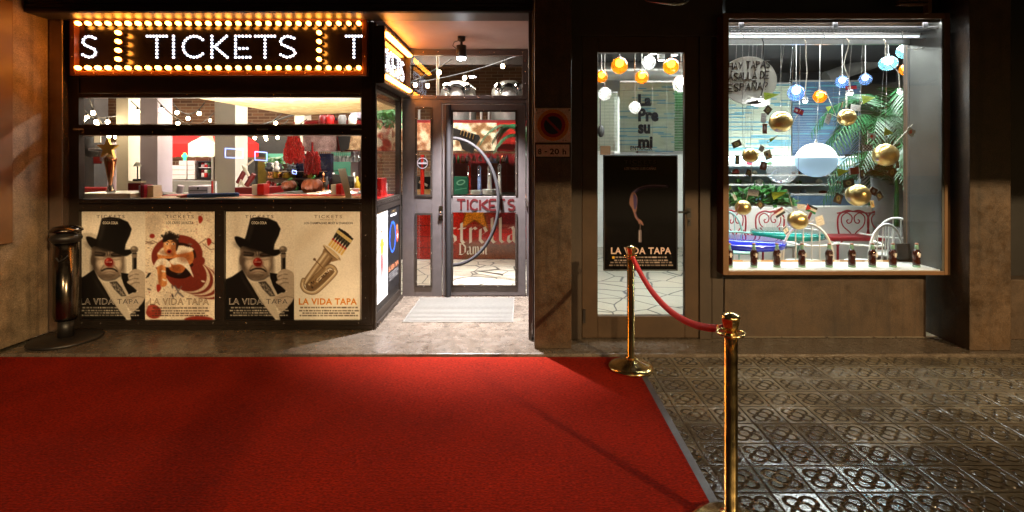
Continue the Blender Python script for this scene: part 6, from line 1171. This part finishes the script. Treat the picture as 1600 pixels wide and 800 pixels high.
blind(968, 1054, 129, 238, 5.7, ('slat_a', 'slat_b'), 'bamboo blind with blue strips and large black lettering behind the shop door', 3, [fat('La', 997, 1018, 147, 166), fat('Pre', 997, 1029, 169, 190), fat('su', 997, 1016, 194, 209), fat('mi', 997, 1020, 213, 231)], 52)
blind(1053, 1072, 132, 236, 6.0, ('slat_c', 'leaf'), 'green slat blind at the right edge of the shop door', 5, None, 42)
blind(934, 965, 146, 236, 6.6, ('slat_a',), 'plain pale blind at the left edge of the shop door', 6, None, 40)
blind(1134, 1236, 132, 243, 7.2, ('slat_a', 'slat_b', 'slat_b'), 'pale bamboo blind with blue strips at the left of the display window', 8, None, 46)
blind(1238, 1345, 128, 252, 7.3, ('slat_d', 'slat_b'), 'deep blue slat blind in the middle of the display window', 9, None, 48)
# fixed furniture
t = thing('display_fridge', 'glass fronted display counter with lit white shelves deep in the shop', 'display counter', P(1230, 320, 6.8)); g = MB()
for py in (258, 273, 288, 303): g.pbox(1128, 1345, py, py+2.2, 6.75, 7.2)
g.build('shelf', 'white', t); g = MB(); g.pbox(1128, 1345, 306, 322, 6.74, 7.2); g.build('base', 'slat_d', t); M['fridge_back'] = pmat('pale_blue_back', rgb(176, 208, 220), .4, 0, .1, 3); g = MB(); g.pbox(1128, 1345, 246, 305.9, 7.21, 7.25); g.build('back_panel', 'fridge_back', t); g = MB(); g.pbox(1128, 1345, 244, 246, 6.8, 7.2); M['tube_fridge'] = emat('lit_fridge_strip', (.86, .97, 1), 6); g.build('light_strip', 'tube_fridge', t); g = MB(); g.pbox(1128, 1345, 246.5, 305.5, 6.73, 6.736); g.build('pane', 'glass', t)
rr = random.Random(5)
for i in range(26):
    px = 1140+i*7.8+rr.uniform(-2, 2); py = (258, 273, 288, 303)[i % 4]; nm = ('white', 'dark_red', 'leaf', 'slat_d', 'magenta', 'cream')[i % 6]
    g = MB(); w = rr.uniform(.03, .055); h = rr.uniform(.05, .085); g.lathe([(0, 0), (w, 0), (w*1.05, h*.6), (w*.5, h*.9), (0, h)], P(px, py-.2, 6.95), 12); cn = ('white', 'dark red', 'green', 'blue', 'magenta', 'cream')[i % 6]; solo(g, 'food_tub', nm, f'small {cn} food tub on the lit shelves of the display counter', 'food tub', f'{cn} food tubs on the lit shelves')
g = MB(); g.pbox(1110, 1440, 323, 436, 6.3, 6.5); solo(g, 'low_wall', 'white', 'low white wall dividing the shop behind the red bench', 'wall', bevel=.01)
g = MB(); g.pbox(880, 1120, 242, 300, 8.6, 9.0); g.pbox(880, 1120, 300.5, 420, 8.55, 9.0); solo(g, 'white_counter', 'white', 'white service counter behind the shop door', 'counter')
g = MB(); g.pbox(928, 968, 120, 240, 9.2, 9.3); solo(g, 'lit_shelf_wall', 'cream', 'pale wall panel left of the lettering blind', 'panel'); g = MB(); g.pbox(960, 968, 152, 240, 7.0, 7.05); solo(g, 'white_post', 'white', 'white post left of the lettering blind', 'post')
g = MB(); g.pbox(938, 954, 228, 242, 6.5, 6.52); solo(g, 'notice', 'panel_brown', 'small brownish notice above the left corner of the black poster', 'notice'); g = MB(); g.ball(P(939, 205, 5.8), .04, 12, 8, 0, (1, 1, 1.8)); g.tube([P(938, 198, 5.8), P(938, 140, 5.8)], .006, 5); solo(g, 'hanging_guitar', 'dark_grey', 'dark shape hanging at the left edge of the shop door', 'ornament')
t = thing('air_duct', 'round shiny air duct under the shop ceiling', 'air duct', P(1000, 108, 7.6)); g = MB(); g.tube([P(880, 112, 7.6), P(1000, 110, 7.6), P(1130, 112, 7.6)], .14, 20); g.build('pipe', 'steel', t)
g = MB(); g.pbox(1128, 1420, 108, 128, 8.4, 8.6); solo(g, 'dark_beam', 'dark_grey', 'dark beam above the blinds in the display window', 'beam')
g = MB(); g.tube([P(1290, 122, 7.6), P(1420, 78, 7.6)], .10, 14); solo(g, 'slanting_duct', 'grey', 'grey duct slanting up behind the pendants at top right', 'air duct')
for i, (px, py) in enumerate(((1021, 84, ), (1054, 86), (1033, 94))):
    t = thing('downlight', ('downlight near the clear pendant at the top of the shop door', 'downlight above the right amber pendant', 'downlight between the upper pendants of the shop door')[i], 'downlight', P(px, py, 6.4-.2*i)); g = MB(); g.lathe([(0, 0), (.045, 0), (.05, .02), (.05, .2), (0, .2)], P(px, py, 6.9), 16); g.build('housing', 'white', t); g = MB(); g.lathe([(0, -.002), (.04, -.002), (.04, -.004), (0, -.004)], P(px, py, 6.9), 16); g.build('lens', 'bulb_white', t)
# greenery on the low wall
def bush(px0, px1, py0, py1, d0, d1, n, label, m_='leaf', sd=2, sz=.05):
    rr = random.Random(sd); t = thing('potted_greenery', label, 'plant', P((px0+px1)/2, py1, d0)); g = MB()
    for i in range(n):
        d_ = rr.uniform(d0, d1); u = rr.random(); v_ = rr.random()**.8; p = Vector(P(px0+(px1-px0)*u, py1-(py1-py0)*v_*(1-.75*abs(2*u-1)**2), d_)); e = Vector((rr.uniform(-1, 1), rr.uniform(-1, .3), rr.uniform(-.3, 1))).normalized(); w = e.orthogonal().normalized()*sz*.28; l = sz*rr.uniform(.6, 1.5); g.add([p-w*.2, p+e*l*.5+w, p+e*l, p+e*l*.5-w], [(0, 1, 2, 3)])
    g.build('foliage', m_, t); g = MB(); g.pbox(px0+2, px1-2, py1-1, py1+5, d0+.02, d1-.02); g.build('planter', 'white', t)
bush(1140, 1236, 292, 322, 6.32, 6.48, 700, 'spiky green plants on the low wall at the left', 'leaf', 3, .09); bush(1362, 1424, 300, 326, 6.30, 6.48, 700, 'leafy green plants on the low wall at the right', 'leaf', 4, .07)
g = MB(); p0 = (X(1388, 6.0), 6.0)
pl = palm((p0[0], p0[1], 1.35), 24, 'tall dark green palm behind the gold balls at the right of the window', 'leaf_dark', 11, 1.15, leaf=.30)
pl2 = palm((X(1400, 5.75), 5.75, .75), 16, 'lower palm with drooping fronds at the right of the window', 'leaf_dark', 17, .95, leaf=.26)
for x_, y_, z_, lb in ((p0[0], 6.0, 1.35, 'tall white planter under the tall palm'), (X(1400, 5.75), 5.75, .75, 'white planter under the lower palm')):
    g = MB(); g.lathe([(0, 0), (.13, 0), (.18, z_-FZ), (.15, z_-FZ), (.15, z_-FZ-.04), (0, z_-FZ-.04)], (x_, y_, FZ), 24); solo(g, 'planter', 'grey', lb, 'planter')
# tables, chairs, bench
def table(pxc, rpx, py0, d, m_, top_m, label):
    c = P(pxc, py0, d); r = S(rpx, d); t = thing('bistro_table', label, 'table', (c[0], d, FZ)); g = MB(); g.lathe([(0, 0), (r*.985, 0), (r, .008), (r, .045), (r*.99, .05), (0, .05)], (c[0], d, c[2]), 48); g.build('tabletop', top_m, t)
    for s_ in (-1, 1):
        g = MB(); g.tube([(c[0]+s_*.12, d, c[2]), (c[0]+s_*.13, d, .1), (c[0]+s_*.28, d-.05, FZ+.01)], .02, 10); g.build('leg', m_, t)
M['top_blue'] = pmat('glossy_blue_top', rgb(36, 48, 190), .12, 0, .15, 6, coat=.8); M['top_teal'] = pmat('glossy_teal_top', rgb(16, 128, 118), .12, 0, .15, 6, coat=.8); M['mint'] = pmat('mint_paint', rgb(170, 216, 206), .4, 0, .05)
table(1162, 60, 383, 4.93, 'dark_grey', 'top_blue', 'bistro table with a glossy blue round top'); table(1230, 53, 369, 5.5, 'mint', 'top_teal', 'bistro table with a glossy teal round top and mint legs')
def wire_chair(px, d, rz, zs, m_, label, ref=None):
    t = thing('wire_chair', label, 'chair', (X(px, d), d, FZ), 'white wire chairs in the shop'); o = Vector((X(px, d), d, FZ)); c_, s_ = math.cos(R(rz)), math.sin(R(rz)); T = lambda x, y, z: o+Vector((x*c_-y*s_, x*s_+y*c_, z))
    g = MB(); g.lathe([(0, 0), (.20, 0), (.21, .012), (.20, .024), (0, .024)], T(0, 0, zs), 28); g.build('seat', m_, t)
    g = MB(); hoop = [T(.21*math.cos(a), .19, zs+.02+(.40)*max(0, math.sin(a))**.75) for a in np.linspace(0, math.pi, 25)]; g.tube(hoop, .012, 8); hoop2 = [T(.25*math.cos(a), .10-.28*abs(math.cos(a))**2+.02, zs+.20) for a in np.linspace(.0, math.pi, 21)]; g.tube(hoop2, .010, 8)
    for u in (-.10, -.035, .035, .10): g.tube([T(u, .17, zs+.02), T(u, .19, zs+.02+.40*max(0, 1-(u/.21)**2)**.38)], .006, 6)
    g.build('backrest', m_, t)
    for a in (45, 135, 225, 315): g = MB(); g.tube([T(.15*math.cos(R(a)), .15*math.sin(R(a)), zs), T(.22*math.cos(R(a)), .22*math.sin(R(a)), 0)], .011, 8); g.build('leg', m_, t)
wire_chair(1262, 5.0, 150, .44, 'white', 'white wire chair right of the teal table, seen from behind'); wire_chair(1356, 4.98, 195, .44, 'white', 'white wire chair with wide hoop back before the red bench'); wire_chair(1392, 5.5, 160, .44, 'white', 'white wire chair at the right edge of the display window'); wire_chair(1150, 5.6, 10, .46, 'mint', 'pale wire chair behind the blue table'); wire_chair(1232, 6.0, 0, .46, 'white', 'white wire chair behind the teal table')
M['red_iron'] = pmat('red_painted_iron', rgb(168, 30, 40), .4, 0, .1)
def scroll_back(g, px0, px1, py0, py1, d):
    w, h = px1-px0, py1-py0; q = lambda u, v_: P(px0+u*w, py0+v_*h, d)
    g.tube([q(*p) for p in smooth([(.1, 1.0), (.02, .5), (.06, .15), (.3, .0), (.5, .03), (.7, .0), (.94, .15), (.98, .5), (.9, 1.0)], 6, False)], .010, 7)
    for s_ in (0, 1):
        f = lambda u: 1-u if s_ else u
        g.tube([q(f(a), b_) for a, b_ in smooth([(.5, 1.0), (.42, .75), (.18, .5), (.14, .22), (.3, .08), (.46, .2), (.44, .38), (.34, .42), (.3, .34), (.35, .3)], 6, False)], .007, 6)
bn = thing('iron_bench', 'red wrought iron bench with scrolled back against the low white wall', 'bench', P(1360, 420, 5.9)); g = MB(); scroll_back(g, 1308, 1358, 329, 376, 6.0); scroll_back(g, 1355, 1407, 329, 376, 6.0); g.tube([P(1308, 333, 6.0), P(1330, 330, 6.0), P(1356, 333, 6.0), P(1385, 330, 6.0), P(1407, 334, 6.0)], .009, 7); g.build('backrest', 'red_iron', bn); g = MB(); g.pbox(1300, 1410, 371, 377, 5.7, 6.0); g.build('seat', 'red_iron', bn, .01)
for px in (1309, 1392):
    g = MB(); g.tube([P(px-6, 377, 5.72), P(px, 384, 5.72), P(px, 436, 5.72)], .013, 8); g.tube([P(px+7, 377, 5.72), P(px, 384, 5.72)], .010, 8); g.build('leg', 'red_iron', bn)
bn = thing('iron_bench', 'red wrought iron bench with scrolled back behind the blue and teal tables', 'bench', P(1180, 420, 5.95)); g = MB(); scroll_back(g, 1130, 1166, 329, 376, 6.05); scroll_back(g, 1180, 1226, 330, 372, 6.05); g.tube([P(1161, 360, 6.0), P(1172, 369, 6.0), P(1184, 362, 6.0), P(1200, 372, 6.0), P(1212, 370, 6.0)], .010, 7); g.build('backrest', 'red_iron', bn); g = MB(); g.pbox(1128, 1228, 373, 378, 5.75, 6.0); g.build('seat', 'red_iron', bn, .01)
for px in (1182, 1192): g = MB(); g.tube([P(px, 378, 5.78), P(px, 436, 5.78)], .013, 8); g.build('leg', 'red_iron', bn)
# ---------------------------------------------------------------- in the display window
GD = 4.27
bub = Print(1128, 84, 1216, 168, .8, (214, 212, 200), 2)
bub.C *= 1
mb = MB(); sb = thing('speech_bubble', 'big cream speech bubble with a hand written question, at the left of the window', 'sign', P(1176, 165, GD))
out = [(1170+44*math.cos(a), 125.5+37.5*math.sin(a)) for a in np.linspace(-math.pi, math.pi, 64)[:-1]]; out = [(x_, y_) if not (1178 < x_ < 1192 and y_ > 150) else (x_+3, y_+1) for x_, y_ in out]; out = smooth(out[:46], 1)+[(1196, 166), (1188, 166.5), (1178, 164.5)]+out[46:] if False else out
g = MB(); g.prism([(X(a, GD), Z(b_, GD)) for a, b_ in out], GD, GD+.012); M['bubble'] = pmat('cream_card', rgb(222, 220, 206), .6, 0, .03); g.add([P(1166, 161, GD), P(1205, 150, GD), P(1203, 163, GD), P(1192, 167, GD), P(1178, 166, GD)], [(0, 1, 2, 3, 4)]); 
g.build('card', 'bubble', sb)
g = MB()
def script(st, x, y, w, h, slant, sp=1.25):
    for ch in st:
        if ch == ' ': x += w*.75; continue
        for s_ in GL[ch]:
            pts = [P(x+a*w-slant*b_, y+b_*h-.06*(x-1140), GD-.004) for a, b_ in s_]; g.tube(pts, .0042, 5)
        x += w*sp
script('HAY TAPAS', 1139, 98, 6.0, 11, .6, 1.28); script('MÁSALLÁ DE', 1132, 114.5, 6.0, 11, .6, 1.24); script('ESPAÑA?', 1138, 131, 7.0, 12, .6, 1.32); M['ink_brown'] = pmat('brown_marker', rgb(56, 44, 32), .6, 0, 0); g.build('lettering', 'ink_brown', sb)
g = MB(); g.tube([P(1150, 92, GD+.006), (X(1150, GD), BF+.2, zr)], .002, 4); g.tube([P(1190, 92, GD+.006), (X(1190, GD), BF+.2, zr)], .002, 4); g.build('wire', 'steel', sb)
# little swan neck lamps on the rail
for i, (px, pts) in enumerate(((1193, [(1193, 62), (1193.5, 90), (1196, 110), (1194, 130), (1189, 150)]), (1259, [(1259, 62), (1259.5, 90), (1261, 110), (1259, 135), (1258, 152)]), (1328, [(1326, 62), (1325, 75), (1319, 100), (1326, 122), (1329, 140)]), (1399, [(1384, 62), (1384, 88), (1390, 102), (1403, 112), (1406, 138)]))):
    t = thing('flexible_lamp', ('swan neck lamp before the speech bubble', 'swan neck lamp by the blue pendant', 'swan neck lamp over the pale gold ball', 'swan neck lamp at the right of the window')[i], 'lamp', P(px, 150, GD), 'swan neck lamps in the display window'); g = MB(); dd = GD-.05; q = [P(a, b_, dd) for a, b_ in smooth(pts, 5, False)]; q[0] = (q[0][0], BF+.2, zr); g.tube(q, .0042, 8); g.build('neck', ('dark_grey' if i == 0 else 'cream'), t)
    e = Vector(q[-1]); g = MB(); g.lathe([(0, .0), (.016, -.002), (.024, -.03), (.02, -.03), (0, -.012)], e, 16); g.build('head', 'steel', t); g = MB(); g.ball(e+Vector((0, 0, -.03)), .017, 12, 8); g.build('bulb', 'bulb_lamp', t) if 'bulb_lamp' in M else (M.__setitem__('bulb_lamp', emat('lit_lamp_bulb', (.93, .97, 1), 160)), g.build('bulb', 'bulb_lamp', t))
# flags: small printed papers on sticks
WHT, RED, GRN, BLK, BLU, LIME = (236, 234, 226), (196, 34, 24), (20, 130, 70), (20, 18, 18), (44, 60, 150), (188, 214, 70)
def flag_art(k, sd=1):
    p = Print(0, 0, 30, 20, 1.2, WHT, sd)
    if k == 'lime': p.C[...] = np.array(LIME)/255; p.line([(5, 11), (8, 9), (11, 11), (14, 9)], 1, (90, 110, 30), .8)
    elif k == 'disc': p.ell(15, 10, 5.6, 5.6, (214, 52, 20))
    elif k == 'tricolour': p.poly([(0, 0), (30, 0), (30, 7), (0, 7)], (140, 24, 24)); p.poly([(0, 13), (30, 13), (30, 20), (0, 20)], BLK)
    elif k == 'chevron': p.poly([(0, 0), (30, 0), (30, 6.5), (0, 6.5)], BLK); p.poly([(0, 13.5), (30, 13.5), (30, 20), (0, 20)], GRN); p.poly([(-1, 0), (14, 10), (-1, 20)], RED)
    elif k == 'bluestripes': p.poly([(0, 2), (30, 2), (30, 4.6), (0, 4.6)], (60, 60, 100)); p.poly([(0, 15.4), (30, 15.4), (30, 18), (0, 18)], (60, 60, 100)); p.ell(15, 10, 2.6, 2.6, (60, 60, 100)); p.ell(15, 10, 1.4, 1.4, WHT)
    elif k == 'redmoon': p.C[...] = np.array((120, 20, 22))/255; p.ell(13, 10, 4.6, 4.6, WHT); p.ell(14.6, 10, 3.8, 3.8, (120, 20, 22))
    elif k == 'maroon': p.C[...] = np.array((110, 16, 22))/255; p.poly([(0, 0), (5, 0), (5, 20), (0, 20)], WHT)
    elif k == 'redblue': p.C[...] = np.array((190, 40, 36))/255; p.poly([(0, 0), (30, 0), (30, 3), (0, 3)], BLU); p.poly([(0, 17), (30, 17), (30, 20), (0, 20)], BLU); p.ell(8, 10, 4, 4, WHT)
    elif k == 'check':
        for i in range(6):
            for j in range(4):
                if (i+j) % 2: p.poly([(i*5, j*5), (i*5+5, j*5), (i*5+5, j*5+5), (i*5, j*5+5)], BLK)
    elif k == 'photo': p.C[...] = np.array((70, 58, 44))/255; p.ell(15, 10, 8, 6, (196, 170, 110), 20, .9, 4); p.ell(15, 10, 4, 3, (90, 110, 60), 20, .9, 3)
    elif k == 'print': p.C[...] = np.array((206, 190, 140))/255; p.ell(12, 8, 5, 4, (60, 56, 50), 0, .9, 2); p.ell(20, 13, 5, 4, (190, 120, 40), 0, .9, 2)
    elif k == 'brownphoto': p.C[...] = np.array((110, 50, 30))/255; p.ell(15, 9, 7, 5, (200, 196, 200), 0, .9, 4)
    elif k == 'note': p.line([(6, 7), (24, 7)], 1, (150, 140, 130), .6); p.line([(6, 12), (20, 12)], 1, (150, 140, 130), .6)
    p.grain(.05, 1); return p
def flag_part(parent, k, px, py, w, h, ang, d, stick=None, sd=1, tri=False):
    a = R(ang); U = Vector((math.cos(a)*S(w, d), .02, -math.sin(a)*S(w, d))); V = Vector((-math.sin(a)*S(h, d), 0, -math.cos(a)*S(h, d))); c = Vector(P(px, py, d)); art = flag_art(k, sd)
    mb = art.mesh(c-U/2-V/2, U, V, .001)
    if tri:
        w_ = art.nx+1
        for j in range(art.ny+1):
            for i in range(w_): f = j/art.ny; u = i/art.nx; pt = c-U/2-V/2+U*u+V*(.5+(f-.5)*(1-u)); mb.v[j*w_+i] = tuple(pt)
        n0 = w_*(art.ny+1); mb.v = mb.v[:n0]; mb.c = mb.c[:n0]; mb.f = mb.f[:art.nx*art.ny]; mb.m = [0]*len(mb.f); mb.sm = [False]*len(mb.f)
    o = mb.build('flag', 'print', parent)
    if stick: g = MB(); g.tube([P(*stick[0], d+.004), P(*stick[1], d+.004)], .0028, 6); g.build('stick', 'cream', o)
BALLS = [  # px, py, r, wire x, label, flags
 (1220, 190.5, 17, 1220, 'largest gold ball of the window, under the speech bubble', [('photo', 1200, 172, 12, 12, 35, None, 0), ('redblue', 1248, 174, 17, 10, 18, ((1236, 196), (1252, 170)), 0), ('lime', 1206, 149, 26, 13, -8, None, 1), ('brownphoto', 1195, 201, 9, 16, 0, None, 0), ('note', 1193, 184, 10, 14, 5, None, 0)]),
 (1172.5, 243, 12, 1172, 'small gold ball with pictures around it at the left of the window', [('print', 1200, 242, 13, 14, -18, ((1180, 244), (1196, 232)), 0), ('photo', 1151, 225, 16, 10, -22, ((1158, 222), (1168, 236)), 0), ('brownphoto', 1193, 259, 12, 13, 12, None, 0), ('photo', 1152, 250, 8, 14, 2, None, 0), ('note', 1190, 232, 9, 9, 25, None, 0), ('lime', 1209, 216, 16, 5, -30, ((1198, 224), (1214, 212)), 1), ('photo', 1170, 270, 10, 10, 20, ((1174, 256), (1174, 284)), 0)]),
 (1161, 324.5, 12.2, 1161, 'gold ball hanging lowest at the left, before the red iron back', [('note', 1177, 301, 19, 10, 8, ((1166, 314), (1170, 298)), 0), ('photo', 1188, 320, 13, 9, 45, None, 0), ('note', 1148, 308, 6, 10, -25, ((1152, 314), (1142, 292)), 0), ('lime', 1141, 295, 5, 14, 20, None, 1), ('brownphoto', 1153, 325, 4, 13, 25, None, 0)]),
 (1246.5, 344, 15.2, 1246, 'gold ball surrounded by paper flags above the teal table', [('tricolour', 1218, 332, 18, 11, -28, ((1228, 342), (1212, 336)), 0), ('bluestripes', 1228, 360, 9, 13, -28, None, 0), ('chevron', 1268, 327, 19, 11, 22, ((1256, 336), (1262, 318)), 0), ('redmoon', 1258.5, 346, 9, 15, 25, None, 0), ('maroon', 1265, 337, 7, 12, 25, None, 0), ('note', 1252, 323, 15, 8, 5, None, 0), ('lime', 1219, 303, 27, 13, -14, ((1230, 296), (1242, 336)), 1), ('note', 1281, 345, 15, 15, -14, ((1262, 350), (1276, 340)), 0)]),
 (1323, 183.5, 13.5, 1323, 'pale gold ball bristling with sticks before the palm', [('redblue', 1330, 137, 20, 7, -6, ((1322, 172), (1322, 134)), 0), ('note', 1337, 168, 18, 9, 8, ((1330, 178), (1345, 166)), 0), ('lime', 1358, 154, 24, 14, -10, ((1345, 164), (1352, 148)), 1), ('note', 1294, 186, 10, 15, 18, ((1312, 184), (1296, 177)), 0), ('photo', 1316, 164, 5, 13, 12, None, 0), ('lime', 1296, 168, 12, 9, -30, ((1306, 180), (1290, 142)), 1)]),
 (1383.5, 242, 18, 1384, 'gold ball carrying a white paper flag with a red disc, at the right', [('disc', 1423, 206, 15, 11, 28, ((1394, 229), (1426, 194)), 0), ('disc', 1362, 213, 15, 9, 10, ((1356, 224), (1356, 204)), 0), ('lime', 1389, 207, 17, 14, 8, ((1382, 214), (1382, 200)), 1), ('check', 1356, 231, 18, 10, -4, None, 0), ('photo', 1394, 269, 14, 14, 32, None, 0), ('photo', 1402, 254, 8, 18, -8, None, 0)]),
 (1340.5, 305, 17.5, 1340, 'gold ball under a maroon paper flag, at the right above the white chairs', [('maroon', 1334, 267, 18, 11, -6, ((1343, 290), (1343, 262)), 0), ('lime', 1318, 268, 21, 12, -8, None, 1), ('photo', 1310, 310, 15, 15, 20, None, 0), ('photo', 1326, 286, 20, 12, -10, None, 0), ('brownphoto', 1365, 299, 13, 11, 25, ((1352, 302), (1362, 292)), 0), ('photo', 1374, 306, 12, 12, -30, None, 0), ('photo', 1347, 272, 8, 14, 0, None, 0), ('print', 1363, 319, 8, 11, -8, ((1352, 312), (1362, 314)), 0)])]
for i, (px, py, r, wx, lb, fl) in enumerate(BALLS):
    d = GD+(-.02, .03, -.03, .02, .05, 0, .04)[i]; t = thing('gold_ball', lb, 'hanging ball', P(px, py, d), 'gold balls hung in the display window'); g = MB(); g.ball(P(px, py, d), S(r, d), 28, 18, 0, (1, 1, .97)); g.build('ball', 'gold', t); g = MB(); c = P(px, py-r, d); g.tube([c, (c[0], BF+.2, zr)], .0018, 5); g.build('wire', 'steel', t)
    for j, (k, fx, fy, w, h, an, st, tri) in enumerate(fl): flag_part(t, k, fx, fy, w, h, an, d-.03-.006*j, st, i*10+j, bool(tri))
M['globe_white'] = emat('lit_white_globe', (.96, .98, 1), 1.6); M['globe_water'] = emat('lit_pale_blue_globe', (.42, .68, .86), .62)
d = GD+.06; c = Vector(P(1275, 250, d)); r = S(29.5, d); t = thing('globe_balloon', 'large round globe, white above and pale blue below, hung in the middle of the window', 'globe', c); vs = MB(); vs.ball(c, r, 36, 24, 0, (1, 1, .9)); vs.m = [0 if sum(vs.v[i][2] for i in f)/len(f) > c.z+.012 else 1 for f in vs.f]; vs.build('shell', ['globe_white', 'globe_water'], t); g = MB(); g.tube([c+Vector((0, 0, r*.9)), (c.x, BF+.2, zr)], .002, 5); g.lathe([(.0, 0), (.014, 0), (.006, .03), (0, .03)], c+Vector((0, 0, r*.895)), 12); g.build('wire', 'white', t)
g = MB(); d = GD+.12; c = P(1222, 268, d); g.ball(c, S(22, d), 28, 18, 0, (1, 1, .85)); g.tube([(c[0]+.02, d, c[2]+S(18, d)), (c[0]+.02, BF+.2, zr)], .0018, 5); solo(g, 'glass_bubble', 'globe_clear', 'clear glass bubble hanging left of the large white globe', 'globe')
for i, px in enumerate((1163, 1175, 1217, 1232, 1307, 1339, 1371)):
    g = MB(); g.tube([(X(px, GD+.1), BF+.22, zr), (X(px, GD+.1), GD+.1, Z((230, 218, 140, 235, 200, 205, 250)[i], GD+.1))], .0014, 4); solo(g, 'hanging_wire', 'steel', f'thin wire hanging in the display window, {("leftmost", "second", "third", "fourth", "fifth", "sixth", "last")[i]} from the left', 'wire', 'thin wires in the display window')
# cola bottles
M['cola'] = pmat('dark_cola', rgb(52, 16, 8), .06, 0, 0, spec=.7); M['bottle_green'] = pmat('greenish_bottle_glass', rgb(130, 176, 150), .06, 0, .05, spec=.7); M['cap_red'] = pmat('bottle_cap', rgb(150, 110, 90), .35, .6, .1); M['label_white'] = pmat('white_bottle_print', rgb(232, 226, 216), .5, 0, 0)
def bottle(px, i, label, tagside):
    d = 4.19; c = (X(px, d), d, z0+S(6, BF)+.006); t = thing('cola_bottle', label, 'bottle', c, 'cola bottles on the window sill'); h = S(37, d); k = h/.195
    g = MB(); g.lathe([(0, 0), (.026*k, 0), (.0275*k, .004), (.0265*k, .014*k)], c, 24); g.build('foot', 'bottle_green', t)
    g = MB(); pr = [(.0265, .0145), (.0285, .03), (.0265, .055), (.0255, .066), (.0285, .085), (.0300, .105), (.0285, .12), (.022, .134), (.0165, .146)]; g.lathe([(a*k, b_*k) for a, b_ in pr]+[(0, .146*k)], c, 24); g.build('body', 'cola', t)
    g = MB(); g.lathe([(.0165*k, .1465*k), (.0135*k, .165*k), (.0125*k, .184*k), (0, .184*k)], c, 24); g.build('neck', 'bottle_green', t); g = MB(); g.lathe([(.0145*k, .1845*k), (.0145*k, .192*k), (.011*k, .196*k), (0, .196*k)], c, 20); g.build('cap', 'cap_red', t)
    g = MB(); v_, f_ = txt2d('Coca-Cola', .008); rr_ = .0302*k; g.add([(c[0]+rr_*math.sin((u-.5)*1.5+.25), c[1]-rr_*math.cos((u-.5)*1.5+.25), c[2]+(.113-.016*w)*k) for u, w in v_], f_); g.build('print', 'label_white', t)
    if tagside is not None:
        g = MB(); g.tube([(c[0]+.0235*k*math.sin(a), c[1]-.026*k*math.cos(a), c[2]+(.136-.02*abs(math.cos(a/2)))*k) for a in np.linspace(-1.8, 1.8, 14)], .0022, 5); ty = c[1]-.034*k; g.box(c[0]+tagside-.007, c[0]+tagside+.007, ty, ty+.0015, c[2]+.085*k, c[2]+.118*k); g.build('price_tag', 'label_white', t)
for i, (px, tg, lb) in enumerate(((1139.5, .0, 'cola bottle cut by the left edge of the window'), (1178, .006, 'cola bottle with tag, second from left, before the blue table'), (1214, .012, 'cola bottle with tag, third from left'), (1253, .016, 'cola bottle with tag below the gold ball with flags'), (1295.5, None, 'cola bottle without tag, left of the red bench leg'), (1331, None, 'cola bottle without tag, fourth from right'), (1363, .014, 'cola bottle with tag, before the white chair legs'), (1395, 0, 'cola bottle with hanging tag, second from right'), (1432, .0, 'cola bottle with tag, alone at the right end of the sill'))): bottle(px, i, lb, tg)
